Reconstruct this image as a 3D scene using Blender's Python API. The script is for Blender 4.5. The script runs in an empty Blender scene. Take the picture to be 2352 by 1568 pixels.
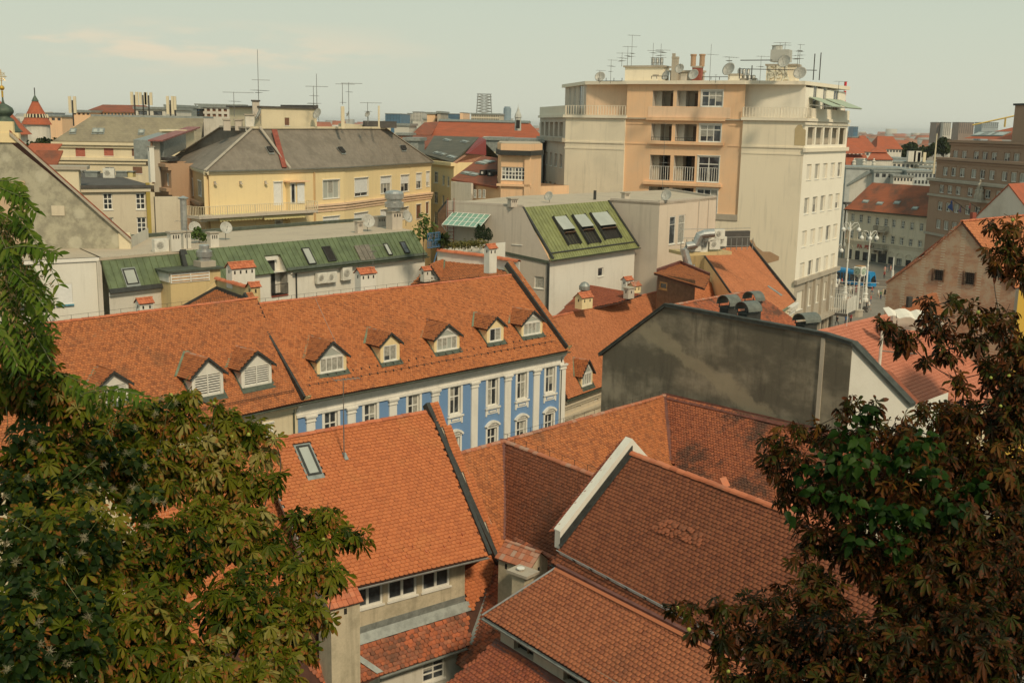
import bpy, bmesh, math, random
import numpy as np
from mathutils import Vector, Matrix
Ve=Vector
random.seed(7);RNG=np.random.default_rng(7)
scene=bpy.context.scene;COL=scene.collection
R=math.radians
# -- camera
FPX=2504.0;H=31.0
PITCH=math.atan(497/FPX);ROLL=R(1.09)
CM=Matrix.Rotation(R(90)-PITCH,3,'X')@Matrix.Rotation(ROLL,3,'Z')
CAMP=Ve((0,0,H))
def ray(x,y): return CM@Ve(((x-1176)/FPX,-(y-784)/FPX,-1))
def Z(x,y,z):
	d=ray(x,y);return CAMP+d*((z-H)/d.z)
def D(x,y,d):
	r=ray(x,y);return CAMP+r*(d/r.y)
def V(P,y):
	lo,hi=-80.0,120.0
	for k in range(60):
		m=(lo+hi)/2
		if proj((P[0],P[1],m))[1]<y: hi=m
		else: lo=m
	return lo
def proj(P):
	v=CM.transposed()@(Ve(P)-CAMP)
	return (1176+FPX*v.x/-v.z, 784-FPX*v.y/-v.z)
def c1(x,y): return (x/3.6,101.6+y/3.6)
def c2(x,y): return (580.7+x/3.6,101.6+y/3.6)
def c3(x,y): return (1197.7+x/2.9455,58.07+y/2.9455)
def c4(x,y): return (1814.7+x/2.6994,203.3+y/2.6994)
def c5(x,y): return (x/3.0858,464.6+y/3.0858)
def c6(x,y): return (580.7+x/3.0858,464.6+y/3.0858)
def c7(x,y): return (1234+x/3.0858,464.6+y/3.0858)
def c8(x,y): return (508.1+x/2.3474,900.1+y/2.3474)
def c9(x,y): return (1088.9+x/2.3474,900.1+y/2.3474)
def c10(x,y): return (1669.6+x/1.8625,725.9+y/1.8625)
def c11(x,y): return (x/2.0375,798.5+y/2.0375)
def s1(x,y): return (1858.3+x/7.2,566.2+y/7.2)
def s2(x,y): return (1916.4+x/7.2,464.6+y/7.2)
# -- mesh builder
SPLIT={'penthouse_wall','string_course','terrace_edge','parapet','flashing','ledge','wall_rib','verge','scaffold_pipe','roof_railing','cornice','front_wall','side_window','door','wall','hood_post','arm','bracket'}
class MB:
	def __init__(s): s.v=[];s.f=[];s.m=[];s.mats=[];s.uv={}
	def mi(s,m):
		if m not in s.mats: s.mats.append(m)
		return s.mats.index(m)
	def poly(s,pts,m,uv=None):
		i=len(s.v);s.v+=[tuple(p) for p in pts];s.f.append(tuple(range(i,i+len(pts))));s.m.append(s.mi(m))
		if uv: s.uv[len(s.f)-1]=uv
	def box(s,o,ax,ay,az,m):
		o=Ve(o);ax=Ve(ax);ay=Ve(ay);az=Ve(az)
		i=len(s.v);s.v+=[tuple(o+a*ax+b*ay+c*az) for c in(0,1) for b in(0,1) for a in(0,1)]
		k=s.mi(m)
		fl=ax.cross(ay).dot(az)>0
		for f in((0,2,3,1),(4,5,7,6),(0,1,5,4),(2,6,7,3),(0,4,6,2),(1,3,7,5)):
			s.f.append(tuple(i+j for j in (f if fl else f[::-1])));s.m.append(k)
	def abox(s,x0,x1,y0,y1,z0,z1,m): s.box((x0,y0,z0),(x1-x0,0,0),(0,y1-y0,0),(0,0,z1-z0),m)
	def prism(s,pts,vec,m,m2=None):
		vec=Ve(vec);pts=[Ve(p) for p in pts];n=len(pts)
		nn=Ve((0,0,0))
		for a in range(n): nn+=pts[a].cross(pts[(a+1)%n])
		q=[p+vec for p in pts]
		if nn.dot(vec)>0: pts,q=q,pts
		s.poly(pts,m);s.poly(q[::-1],m)
		for a in range(n):
			b=(a+1)%n;s.poly([pts[b],pts[a],q[a],q[b]],m2 or m)
	def tube(s,path,r,m,n=6,r2=None,cap=True):
		path=[Ve(p) for p in path];k=s.mi(m);rings=[]
		for i,p in enumerate(path):
			t=(path[min(i+1,len(path)-1)]-path[max(i-1,0)])
			if t.length<1e-9: t=Ve((0,0,1))
			t.normalize()
			a=t.cross(Ve((0,0,1)) if abs(t.z)<.9 else Ve((1,0,0))).normalized();b=t.cross(a)
			if isinstance(r,(list,tuple)): rr=r[i]
			else: rr=r if r2 is None else r+(r2-r)*i/(len(path)-1)
			j=len(s.v);rings.append(j)
			for q in range(n):
				an=2*math.pi*q/n;s.v.append(tuple(p+a*math.cos(an)*rr+b*math.sin(an)*rr))
		for i in range(len(path)-1):
			for q in range(n):
				s.f.append((rings[i]+q,rings[i]+(q+1)%n,rings[i+1]+(q+1)%n,rings[i+1]+q)[::-1]);s.m.append(k)
		if cap:
			s.f.append(tuple(rings[0]+q for q in range(n)));s.m.append(k)
			s.f.append(tuple(rings[-1]+q for q in range(n))[::-1]);s.m.append(k)
	def lathe(s,c,prof,m,n=16,axis=None):
		c=Ve(c);k=s.mi(m);az=(Ve(axis) if axis else Ve((0,0,1))).normalized()
		ax=az.cross(Ve((0,1,0)) if abs(az.y)<.9 else Ve((1,0,0))).normalized();ay=az.cross(ax);j0=len(s.v)
		for r_,h in prof:
			for q in range(n):
				an=2*math.pi*q/n;s.v.append(tuple(c+ax*math.cos(an)*r_+ay*math.sin(an)*r_+az*h))
		for i in range(len(prof)-1):
			for q in range(n):
				a=j0+i*n+q;b=j0+i*n+(q+1)%n;s.f.append((a,b,b+n,a+n));s.m.append(k)
		s.f.append(tuple(j0+q for q in range(n))[::-1]);s.m.append(k)
		s.f.append(tuple(j0+(len(prof)-1)*n+q for q in range(n)));s.m.append(k)
	def blob(s,c,r,m,seg=8,rin=6,sc=(1,1,1)):
		prof=[(max(1e-3,r*math.sin(math.pi*i/rin)),-r*math.cos(math.pi*i/rin)*sc[2]) for i in range(rin+1)]
		s.lathe(c,prof,m,seg)
	def build(s,name,parent=None,org=None,smooth=False,bevel=0):
		if parent and name in SPLIT and len(s.f)>1:
			bb=[]
			for f in s.f:
				P=[s.v[i] for i in f];bb.append([[min(p[k] for p in P)-.06 for k in range(3)],[max(p[k] for p in P)+.06 for k in range(3)]])
			g=list(range(len(s.f)))
			def fd(i):
				while g[i]!=i: i=g[i]
				return i
			for i in range(len(bb)):
				for j in range(i):
					if fd(i)!=fd(j) and all(bb[i][0][k]<bb[j][1][k] and bb[j][0][k]<bb[i][1][k] for k in range(3)): g[fd(i)]=fd(j)
			ids={}
			for i in range(len(bb)): ids.setdefault(fd(i),[]).append(i)
			if 1<len(ids)<9:
				for fs in ids.values():
					q=MB();q.mats=s.mats
					for i in fs: k=len(q.v);q.v+=[s.v[a] for a in s.f[i]];q.f.append(tuple(range(k,k+len(s.f[i]))));q.m.append(s.m[i])
					q.mats=list(s.mats);o=q._b(name,parent,org,smooth,bevel)
				return o
		return s._b(name,parent,org,smooth,bevel)
	def _b(s,name,parent=None,org=None,smooth=False,bevel=0):
		o3=Ve(org) if org is not None else (WO[parent.name] if parent else Ve((0,0,0)))
		me=bpy.data.meshes.new(name);me.from_pydata([tuple(Ve(v)-o3) for v in s.v],[],s.f)
		for m in s.mats: me.materials.append(m)
		me.polygons.foreach_set('material_index',s.m)
		if s.uv:
			uvl=me.uv_layers.new(name='UVMap')
			for fi,uv in s.uv.items():
				for li,c in zip(me.polygons[fi].loop_indices,uv): uvl.data[li].uv=c
		if smooth: me.polygons.foreach_set('use_smooth',[True]*len(s.f))
		me.update()
		ob=bpy.data.objects.new(name,me);COL.objects.link(ob)
		if parent: ob.parent=parent
		else: ob.location=o3
		WO[ob.name]=o3
		if bevel:
			b=ob.modifiers.new('bevel','BEVEL');b.width=bevel;b.segments=1;b.limit_method='ANGLE'
		return ob
WO={}
def thing(name,loc,label,cat,group=None):
	o=bpy.data.objects.new(name,None);COL.objects.link(o);o.location=Ve(loc);o.empty_display_size=.5
	WO[o.name]=Ve(loc);o['label']=label;o['category']=cat
	if group:o['group']=group
	return o
def tag(o,label=None,cat=None,group=None,kind=None):
	if label:o['label']=label
	if cat:o['category']=cat
	if group:o['group']=group
	if kind:o['kind']=kind
	return o
def copy_tree(o,parent=None,delta=Ve((0,0,0))):
	c=o.copy();COL.objects.link(c);c.parent=parent
	for ch in o.children: copy_tree(ch,c)
	return c
# -- frames on walls and roofs
class Face:
	def __init__(s,A,B):
		s.A=Ve((A[0],A[1],0));s.B=Ve((B[0],B[1],0));s.d=(s.B-s.A);s.L=s.d.length;s.d.normalize()
		s.n=Ve((s.d.y,-s.d.x,0))
	def px(s,x,y=None):
		if y is None:x,y=x
		r=ray(x,y);t=(s.A-CAMP).dot(s.n)/r.dot(s.n);P=CAMP+r*t
		return ((P-s.A).dot(s.d),P.z)
	def pt(s,u,z,o=0): return s.A+s.d*u+s.n*o+Ve((0,0,z))
	def box(s,mb,u0,u1,z0,z1,o0,o1,m): mb.box(s.pt(u0,z0,o0),s.d*(u1-u0),s.n*(o1-o0),(0,0,z1-z0),m)
	def op(s,a,b):
		u0,z1=s.px(a);u1,z0=s.px(b);return (min(u0,u1),max(u0,u1),min(z0,z1),max(z0,z1))
	def wall(s,mb,z0,z1,ops,m,depth=.22,u0=0,u1=None,mr=None):
		u1=s.L if u1 is None else u1
		us=sorted({u0,u1}|{round(min(max(q,u0),u1),4) for o in ops for q in o[:2]});zs=sorted({z0,z1}|{round(min(max(q,z0),z1),4) for o in ops for q in o[2:4]})
		for i in range(len(us)-1):
			for j in range(len(zs)-1):
				cu=(us[i]+us[i+1])/2;cz=(zs[j]+zs[j+1])/2
				if any(o[0]<cu<o[1] and o[2]<cz<o[3] for o in ops): continue
				mb.poly([s.pt(us[i],zs[j]),s.pt(us[i+1],zs[j]),s.pt(us[i+1],zs[j+1]),s.pt(us[i],zs[j+1])],m)
		for a,b,c,d in [o[:4] for o in ops]:
			for p,q in(((a,c),(a,d)),((b,d),(b,c)),((a,d),(b,d)),((b,c),(a,c))):
				mb.poly([s.pt(*p),s.pt(*q),s.pt(*q,-depth),s.pt(*p,-depth)],mr or m)
	def gable(s,mb,pts,m): mb.poly([s.pt(u,z) for u,z in pts],m)
class Slope:
	def __init__(s,P0,P1,P2):
		s.o=Ve(P0);s.u=(Ve(P1)-s.o);s.L=s.u.length;s.u.normalize()
		w=Ve(P2)-s.o;s.v=(w-s.u*w.dot(s.u)).normalized();s.n=s.u.cross(s.v)
		if s.n.z<0: s.n=-s.n
		s.nh=Ve((s.n.x,s.n.y,0)).normalized()
		s.pit=math.atan2(math.hypot(s.n.x,s.n.y),s.n.z)
	def px(s,x,y=None):
		if y is None:x,y=x
		r=ray(x,y);t=(s.o-CAMP).dot(s.n)/r.dot(s.n);P=CAMP+r*t
		return ((P-s.o).dot(s.u),(P-s.o).dot(s.v))
	def P(s,x,y=None,h=0): return s.pt(*s.px(x,y),h)
	def pt(s,u,v,h=0): return s.o+s.u*u+s.v*v+s.n*h
	def box(s,mb,u0,u1,v0,v1,h0,h1,m): mb.box(s.pt(u0,v0,h0),s.u*(u1-u0),s.v*(v1-v0),s.n*(h1-h0),m)
def inpoly(x,y,pg):
	r=np.zeros(x.shape,bool);n=len(pg)
	for i in range(n):
		x1,y1=pg[i];x2,y2=pg[(i+1)%n]
		if y1==y2: continue
		c=((y1>y)!=(y2>y))&(x<(x2-x1)*(y-y1)/(y2-y1)+x1);r^=c
	return r
def npmesh(name,V_,F,m,parent=None,org=None,attr=None):
	o3=WO[parent.name] if parent else Ve(org or (0,0,0))
	V_=V_-np.array(o3)[None,:]
	me=bpy.data.meshes.new(name)
	me.vertices.add(len(V_));me.vertices.foreach_set('co',V_.astype(np.float32).ravel())
	tot=sum(f.size for f in F);nf=sum(len(f) for f in F)
	me.loops.add(tot);me.polygons.add(nf)
	me.loops.foreach_set('vertex_index',np.concatenate([f.ravel() for f in F]).astype(np.int32))
	lt=np.concatenate([np.full(len(f),f.shape[1]) for f in F]);st=np.concatenate([[0],np.cumsum(lt)[:-1]])
	me.polygons.foreach_set('loop_start',st.astype(np.int32));me.polygons.foreach_set('loop_total',lt.astype(np.int32))
	if attr is not None:
		a=me.attributes.new('rnd','FLOAT','POINT');a.data.foreach_set('value',attr.astype(np.float32))
	me.materials.append(m);me.update(calc_edges=True);me.validate()
	ob=bpy.data.objects.new(name,me);COL.objects.link(ob)
	if parent: ob.parent=parent
	else: ob.location=o3
	WO[ob.name]=o3
	return ob
def tiles(sl,poly,m,parent,name='roof_tiles',w=.19,ex=.155,rough=1.0,holes=(),arc=True,base=0.0,stag=.5):
	"""scalloped clay tiles laid in courses over a polygon (u,v) of slope sl;every tile is modelled"""
	pg=np.array(poly);u0,v0=pg.min(0);u1,v1=pg.max(0)
	nv=int((v1-v0)/ex)+2;nu=int((u1-u0)/w)+2
	I,J=np.meshgrid(np.arange(-1,nu),np.arange(-1,nv));I=I.ravel();J=J.ravel()
	U=u0+(I+stag*(J%2))*w;Vv=v0+J*ex
	k=inpoly(U+w/2,Vv+ex*.5,poly)
	for h in holes: k&=~inpoly(U+w/2,Vv+ex*.5,h)
	U=U[k];Vv=Vv[k];n=len(U)
	sag=.036+.022*np.sin(U*.55+Vv*.33)+.014*np.sin(U*1.3-Vv*.7+1)
	ju=RNG.normal(0,.004*rough,n);jv=RNG.normal(0,.006*rough,n);jh=np.abs(RNG.normal(0,.004*rough,n));jr=RNG.normal(0,.018*rough,n)
	loose=RNG.random(n)<.006*rough;jv[loose]-=.03;jr[loose]+=.12;jh[loose]+=.01
	g=.004
	if arc: prof=[(g,ex*1.25),(g,ex*.30),(w*.15,ex*.085),(w*.5,0),(w*.85,ex*.085),(w-g,ex*.30),(w-g,ex*1.25)]
	else: prof=[(g,ex*1.25),(g,ex*.06),(w*.3,0),(w*.5,.0),(w*.7,0),(w-g,ex*.06),(w-g,ex*1.25)]
	L=[]
	for a,b in prof: L.append((a,b,.052-.036*b/ex))
	for a,b in prof[1:6]: L.append((a,b,.052-.036*b/ex-.042))
	L=np.array(L)
	X=L[None,:,0]+0*U[:,None];Y=L[None,:,1]+0*U[:,None]
	cx=w/2;cy=ex
	Xr=cx+(X-cx)*np.cos(jr)[:,None]-(Y-cy)*np.sin(jr)[:,None];Yr=cy+(X-cx)*np.sin(jr)[:,None]+(Y-cy)*np.cos(jr)[:,None]
	UU=U[:,None]+Xr+ju[:,None];VV=Vv[:,None]+Yr+jv[:,None];HH=L[None,:,2]+jh[:,None]+sag[:,None]+base
	o=np.array(sl.o);u=np.array(sl.u);v=np.array(sl.v);nn=np.array(sl.n)
	P=o+UU[...,None]*u+VV[...,None]*v+HH[...,None]*nn
	b=np.arange(n)[:,None]*12
	top=b+np.arange(7)[None,:];sides=np.concatenate([b+np.array([[1+i,7+i,8+i,2+i]]) for i in range(4)],0)
	if sl.u.cross(sl.v).dot(sl.n)<0: top=top[:,::-1];
	else: sides=sides
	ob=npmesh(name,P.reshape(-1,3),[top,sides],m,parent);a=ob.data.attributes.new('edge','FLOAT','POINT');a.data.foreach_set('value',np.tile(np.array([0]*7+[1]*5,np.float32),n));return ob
# -- materials
def newmat(name):
	m=bpy.data.materials.new(name);m.use_nodes=True;nt=m.node_tree;nt.nodes.clear()
	out=nt.nodes.new('ShaderNodeOutputMaterial');b=nt.nodes.new('ShaderNodeBsdfPrincipled');nt.links.new(b.outputs[0],out.inputs[0])
	return m,nt,b
def nd(nt,t,ins=None,**kw):
	n=nt.nodes.new(t)
	for k,v in kw.items(): setattr(n,k,v)
	for k,v in (ins or {}).items():
		if isinstance(v,bpy.types.NodeSocket): nt.links.new(v,n.inputs[k])
		else: n.inputs[k].default_value=v
	return n
def c4_(c): return (c[0],c[1],c[2],1)
def pos(nt,scale=(1,1,1)):
	g=nt.nodes.new('ShaderNodeNewGeometry');return nd(nt,'ShaderNodeVectorMath',{0:g.outputs['Position'],1:scale},operation='MULTIPLY').outputs[0]
def mix(nt,a,b,f,bt='MIX'):
	n=nt.nodes.new('ShaderNodeMix');n.data_type='RGBA';n.blend_type=bt
	for k,v in((0,f),(6,a),(7,b)):
		if isinstance(v,bpy.types.NodeSocket): nt.links.new(v,n.inputs[k])
		else: n.inputs[k].default_value=v if k==0 else c4_(v)
	return n.outputs[2]
def ramp(nt,fac,p0,p1): 
	n=nd(nt,'ShaderNodeMapRange',{0:fac,1:p0,2:p1});n.interpolation_type='SMOOTHSTEP';return n.outputs[0]
def noise(nt,v,sc,det=4,ro=.6): return nd(nt,'ShaderNodeTexNoise',{'Vector':v,'Scale':sc,'Detail':det,'Roughness':ro}).outputs[0]
def bump(nt,b,h,strength=.3,dist=.02):
	n=nd(nt,'ShaderNodeBump',{'Height':h,'Strength':strength,'Distance':dist});nt.links.new(n.outputs[0],b.inputs['Normal'])
def plaster(name,c,c2=None,stain=.35,fine=.12,sc=.35,streak=.3,rough=.9):
	c2=c2 or tuple(x*.62 for x in c);m,nt,b=newmat(name);p=pos(nt)
	f=ramp(nt,noise(nt,p,sc,6,.65),.45,.72)
	col=mix(nt,c,c2,nd(nt,'ShaderNodeMath',{0:f,1:stain},operation='MULTIPLY').outputs[0])
	s=ramp(nt,noise(nt,pos(nt,(1.6,1.6,.12)),1.4,5,.6),.5,.75)
	col=mix(nt,col,tuple(x*.7 for x in c2),nd(nt,'ShaderNodeMath',{0:s,1:streak},operation='MULTIPLY').outputs[0])
	fn=noise(nt,p,9,4,.7)
	col=mix(nt,col,(1,1,1),nd(nt,'ShaderNodeMapRange',{0:fn,1:.3,2:.7,3:0,4:fine}).outputs[0],'OVERLAY')
	nt.links.new(col,b.inputs['Base Color']);b.inputs['Roughness'].default_value=rough;bump(nt,b,fn,.25,.02);return m
def plain(name,c,rough=.6,metal=0,var=.25,sc=3):
	m,nt,b=newmat(name);f=noise(nt,pos(nt),sc,5,.65)
	col=mix(nt,tuple(x*(1-var) for x in c),tuple(min(1,x*(1+var)) for x in c),ramp(nt,f,.3,.7))
	nt.links.new(col,b.inputs['Base Color']);b.inputs['Roughness'].default_value=rough;b.inputs['Metallic'].default_value=metal;return m
def tilemat(name,cols,patch=(.10,.055,.03),pa=.45,plo=.52,phi=.72,lichen=.12,psc=.45):
	m,nt,b=newmat(name);g=nt.nodes.new('ShaderNodeNewGeometry');p=pos(nt)
	r=nt.nodes.new('ShaderNodeValToRGB');nt.links.new(g.outputs['Random Per Island'],r.inputs[0])
	e=r.color_ramp.elements;e[0].color=c4_(cols[0]);e[0].position=0;e[1].color=c4_(cols[-1]);e[1].position=1
	for i,c in enumerate(cols[1:-1]): q=e.new((i+1)/(len(cols)-1));q.color=c4_(c)
	big=noise(nt,p,psc,6,.7);col=mix(nt,r.outputs[0],patch,nd(nt,'ShaderNodeMath',{0:ramp(nt,big,plo,phi),1:pa},operation='MULTIPLY').outputs[0])
	f2=noise(nt,p,2.3,6,.75);col=mix(nt,col,(.16,.14,.10),nd(nt,'ShaderNodeMath',{0:ramp(nt,f2,.56,.7),1:lichen},operation='MULTIPLY').outputs[0])
	fn=noise(nt,p,22,4,.7);col=mix(nt,col,tuple(x*.7 for x in cols[0]),nd(nt,'ShaderNodeMath',{0:ramp(nt,fn,.5,.75),1:.35},operation='MULTIPLY').outputs[0])
	eg=nd(nt,'ShaderNodeAttribute',attribute_name='edge');col=mix(nt,col,tuple(x*.22 for x in cols[0]),nd(nt,'ShaderNodeMath',{0:eg.outputs['Fac'],1:.9},operation='MULTIPLY').outputs[0])  # tile skirts darkened in the colour, standing for shadow under lips and dirty edges
	nt.links.new(col,b.inputs['Base Color']);b.inputs['Roughness'].default_value=.85;bump(nt,b,fn,.3,.01);return m
def rowmat(name,c,c2,sc=(4,.5),rough=.9,rowh=.35,dark=.5):
	"""far roofing: courses by world height, broken up by noise"""
	m,nt,b=newmat(name);g=nt.nodes.new('ShaderNodeNewGeometry')
	sp=nd(nt,'ShaderNodeSeparateXYZ',{0:g.outputs['Position']})
	w=nd(nt,'ShaderNodeMath',{0:sp.outputs[2],1:rowh},operation='DIVIDE').outputs[0]
	fr=nd(nt,'ShaderNodeMath',{0:w},operation='FRACT').outputs[0]
	fl=nd(nt,'ShaderNodeMath',{0:w},operation='FLOOR').outputs[0]
	cell=nd(nt,'ShaderNodeCombineXYZ',{0:nd(nt,'ShaderNodeMath',{0:nd(nt,'ShaderNodeMath',{0:nd(nt,'ShaderNodeMath',{0:sp.outputs[0],1:sp.outputs[1]},operation='ADD').outputs[0],1:3.1},operation='MULTIPLY').outputs[0]},operation='FLOOR').outputs[0],1:fl,2:0.0}).outputs[0]
	wn=nd(nt,'ShaderNodeTexWhiteNoise',{0:cell}).outputs[0]
	f=noise(nt,pos(nt),sc[1],6,.7)
	col=mix(nt,c,c2,ramp(nt,f,.4,.68))
	col=mix(nt,col,tuple(x*.6 for x in c),nd(nt,'ShaderNodeMath',{0:wn,1:dark},operation='MULTIPLY').outputs[0])
	nt.links.new(col,b.inputs['Base Color']);b.inputs['Roughness'].default_value=rough
	bump(nt,b,nd(nt,'ShaderNodeMath',{0:1.0,1:fr},operation='SUBTRACT').outputs[0],.6,.06);return m
def brickmat(name,c,c2,mortar,scale=4.0,patch=None,pa=.5,plo=.45,phi=.6):
	m,nt,b=newmat(name);g=nt.nodes.new('ShaderNodeNewGeometry');sp=nd(nt,'ShaderNodeSeparateXYZ',{0:g.outputs['Position']})
	h=nd(nt,'ShaderNodeMath',{0:sp.outputs[0],1:sp.outputs[1]},operation='ADD').outputs[0]
	v=nd(nt,'ShaderNodeCombineXYZ',{0:h,1:sp.outputs[2],2:0.0}).outputs[0]
	br=nd(nt,'ShaderNodeTexBrick',{'Vector':v,'Color1':c4_(c),'Color2':c4_(c2),'Mortar':c4_(mortar),'Scale':scale,'Mortar Size':.03,'Bias':0.0})
	col=br.outputs[0];n1=noise(nt,pos(nt),.8,7,.75);n2=noise(nt,pos(nt),3.2,6,.75)
	col=mix(nt,col,tuple(x*.45 for x in c),nd(nt,'ShaderNodeMath',{0:ramp(nt,n2,.5,.7),1:.6},operation='MULTIPLY').outputs[0])
	if patch: col=mix(nt,col,patch,nd(nt,'ShaderNodeMath',{0:ramp(nt,n1,plo,phi),1:pa},operation='MULTIPLY').outputs[0])
	nt.links.new(col,b.inputs['Base Color']);b.inputs['Roughness'].default_value=.95;bump(nt,b,n2,.5,.05);return m
def glassmat(name,c=(.03,.035,.04),rough=.08):
	m,nt,b=newmat(name);f=noise(nt,pos(nt),1.1,3,.6)
	col=mix(nt,c,tuple(min(1,x*3+.05) for x in c),ramp(nt,f,.45,.75))
	nt.links.new(col,b.inputs['Base Color']);b.inputs['Roughness'].default_value=rough;b.inputs['Specular IOR Level'].default_value=.8;return m
M={}
O1=[(.30,.10,.037),(.41,.135,.046),(.50,.168,.056),(.45,.147,.048),(.54,.198,.072)]
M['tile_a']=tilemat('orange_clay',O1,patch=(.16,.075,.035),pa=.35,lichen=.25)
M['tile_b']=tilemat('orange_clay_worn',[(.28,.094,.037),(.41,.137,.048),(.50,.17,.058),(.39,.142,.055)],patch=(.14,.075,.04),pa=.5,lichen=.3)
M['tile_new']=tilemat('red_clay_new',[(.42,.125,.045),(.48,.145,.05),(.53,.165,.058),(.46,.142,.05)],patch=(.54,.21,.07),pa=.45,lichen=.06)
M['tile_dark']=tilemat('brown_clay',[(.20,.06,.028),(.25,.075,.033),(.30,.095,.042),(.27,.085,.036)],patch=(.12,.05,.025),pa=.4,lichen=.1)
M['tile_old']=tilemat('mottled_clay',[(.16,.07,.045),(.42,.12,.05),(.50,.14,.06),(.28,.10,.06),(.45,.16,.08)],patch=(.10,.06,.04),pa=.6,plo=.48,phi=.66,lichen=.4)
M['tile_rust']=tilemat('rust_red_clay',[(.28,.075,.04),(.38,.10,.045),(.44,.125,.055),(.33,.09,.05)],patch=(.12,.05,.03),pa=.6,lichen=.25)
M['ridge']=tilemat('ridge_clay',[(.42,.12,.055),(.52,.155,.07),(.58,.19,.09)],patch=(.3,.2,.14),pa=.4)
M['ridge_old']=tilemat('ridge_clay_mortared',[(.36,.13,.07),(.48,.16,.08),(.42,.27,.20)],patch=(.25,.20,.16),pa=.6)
M['under']=plain('roof_underlay',(.07,.03,.02),.95)
M['white']=plaster('white_render',(.72,.69,.61),(.52,.49,.42),.5,.1,.3,.25)
M['white2']=plaster('off_white_render',(.62,.58,.50),(.40,.37,.31),.6,.12,.25,.45)
M['cream']=plaster('cream_render',(.68,.58,.40),(.50,.42,.30),.4)
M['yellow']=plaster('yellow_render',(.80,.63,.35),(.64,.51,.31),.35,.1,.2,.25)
M['dyellow']=plaster('dirty_yellow_render',(.60,.45,.23),(.38,.30,.18),.6,.1,.4,.5)
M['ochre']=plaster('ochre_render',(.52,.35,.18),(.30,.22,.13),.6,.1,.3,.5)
M['beige']=plaster('beige_render',(.58,.50,.38),(.42,.36,.27),.4,.1,.3,.3)
M['greybeige']=plaster('grey_beige_render',(.48,.42,.33),(.34,.30,.24),.5,.12,.35,.4)
M['pinkgrey']=plaster('pinkish_grey_render',(.50,.44,.37),(.38,.33,.28),.45,.1,.25,.35)
M['pinkcream']=plaster('pink_cream_render',(.66,.55,.44),(.50,.40,.31),.35,.1,.3,.2)
M['patchpink']=plaster('patched_pink_render',(.50,.36,.24),(.4,.33,.24),.5)
M['orange']=plaster('apricot_render',(.80,.50,.30),(.68,.48,.33),.45,.1,.35,.35)
M['peach']=plaster('peach_render',(.78,.54,.37),(.56,.40,.28),.35)
M['towerwhite']=plaster('tower_white_render',(.78,.70,.56),(.6,.52,.40),.3,.1,.4,.2)
M['towershade']=plaster('tower_shaded_render',(.80,.70,.53),(.60,.53,.41),.6,.1,.12,.35)  # duller copy for the tower front, its weaker light put into the colour
M['stone']=plaster('grey_stone',(.40,.35,.28),(.25,.22,.18),.5)
M['dirtywall']=plaster('dirty_yellowish_render',(.50,.43,.31),(.30,.26,.18),.75,.2,.9,.55)
M['brown']=plaster('brown_stone',(.42,.27,.17),(.30,.20,.13),.4)
M['blue']=plaster('blue_render',(.15,.27,.48),(.21,.33,.48),.35,.08,.5,.2)
M['trim']=plaster('white_trim',(.76,.73,.66),(.55,.52,.46),.4,.1,.8,.35)
M['gable']=plaster('lichen_concrete',(.40,.37,.28),(.26,.24,.18),.7,.15,.5,.3)
def gablemat():
	m,nt,b=newmat('lichen_gable');g=nt.nodes.new('ShaderNodeNewGeometry');sp=nd(nt,'ShaderNodeSeparateXYZ',{0:g.outputs['Position']});v=nd(nt,'ShaderNodeCombineXYZ',{0:sp.outputs[0],1:sp.outputs[2],2:0.0}).outputs[0]
	vo=nd(nt,'ShaderNodeTexVoronoi',{'Vector':v,'Scale':.62,'Randomness':.75});n=noise(nt,pos(nt),1.2,7,.7);n2=noise(nt,pos(nt),7,5,.7)
	col=mix(nt,(.42,.39,.29),(.27,.25,.19),ramp(nt,n,.38,.66));d=nd(nt,'ShaderNodeMath',{0:vo.outputs['Distance'],1:nd(nt,'ShaderNodeMath',{0:n2,1:.25},operation='MULTIPLY').outputs[0]},operation='ADD').outputs[0]
	k=nd(nt,'ShaderNodeMapRange',{0:d,1:.48,2:.38}).outputs[0];col=mix(nt,col,(.52,.49,.38),nd(nt,'ShaderNodeMath',{0:k,1:.6},operation='MULTIPLY').outputs[0]);nt.links.new(col,b.inputs['Base Color']);b.inputs['Roughness'].default_value=.95;bump(nt,b,n2,.4,.03);return m
M['gable']=gablemat()
M['wood']=plain('white_painted_wood',(.74,.72,.66),.5,0,.08)
M['woodb']=plain('brown_wood',(.16,.09,.05),.6)
M['shut']=plain('white_blind',(.72,.72,.70),.6,0,.06)
M['shutred']=plain('red_blind',(.38,.11,.07),.6,0,.15)
M['shutbrown']=plain('brown_blind',(.17,.08,.045),.6,0,.15)
M['glass']=glassmat('window_glass')
M['glassl']=plain('sky_lit_glass',(.40,.42,.38),.2,0,.08,.5)  # pale sky reflection put into the pane colour
M['glassb']=glassmat('blue_glass',(.05,.12,.2),.1)
M['curtain']=plain('net_curtain',(.48,.46,.40),.8,0,.12,6)
M['dark']=plain('dark_interior',(.02,.018,.015),.9)
M['zinc']=plain('zinc',(.30,.32,.30),.5,.4,.2)
M['zincd']=plain('dark_metal',(.035,.037,.034),.75,0,.25)
M['steel']=plain('galvanised_steel',(.48,.48,.46),.35,.7,.15)
M['gutter']=plain('green_grey_metal',(.085,.10,.075),.6,.2,.25)
M['copper']=plain('pale_green_metal',(.17,.21,.14),.6,.1,.25)
M['greenmetal']=plain('green_sheet_roof',(.125,.16,.08),.5,.1,.22,1.2)
M['greenmetal2']=plain('yellow_green_sheet_roof',(.23,.245,.10),.5,.1,.18,1.2)
M['flatroof']=plaster('gravel_roof',(.44,.37,.28),(.34,.28,.22),.6,.2,.5,0)
M['tar']=plaster('tar_roof',(.07,.065,.06),(.16,.14,.12),.5,.2,.8,0)
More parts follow.
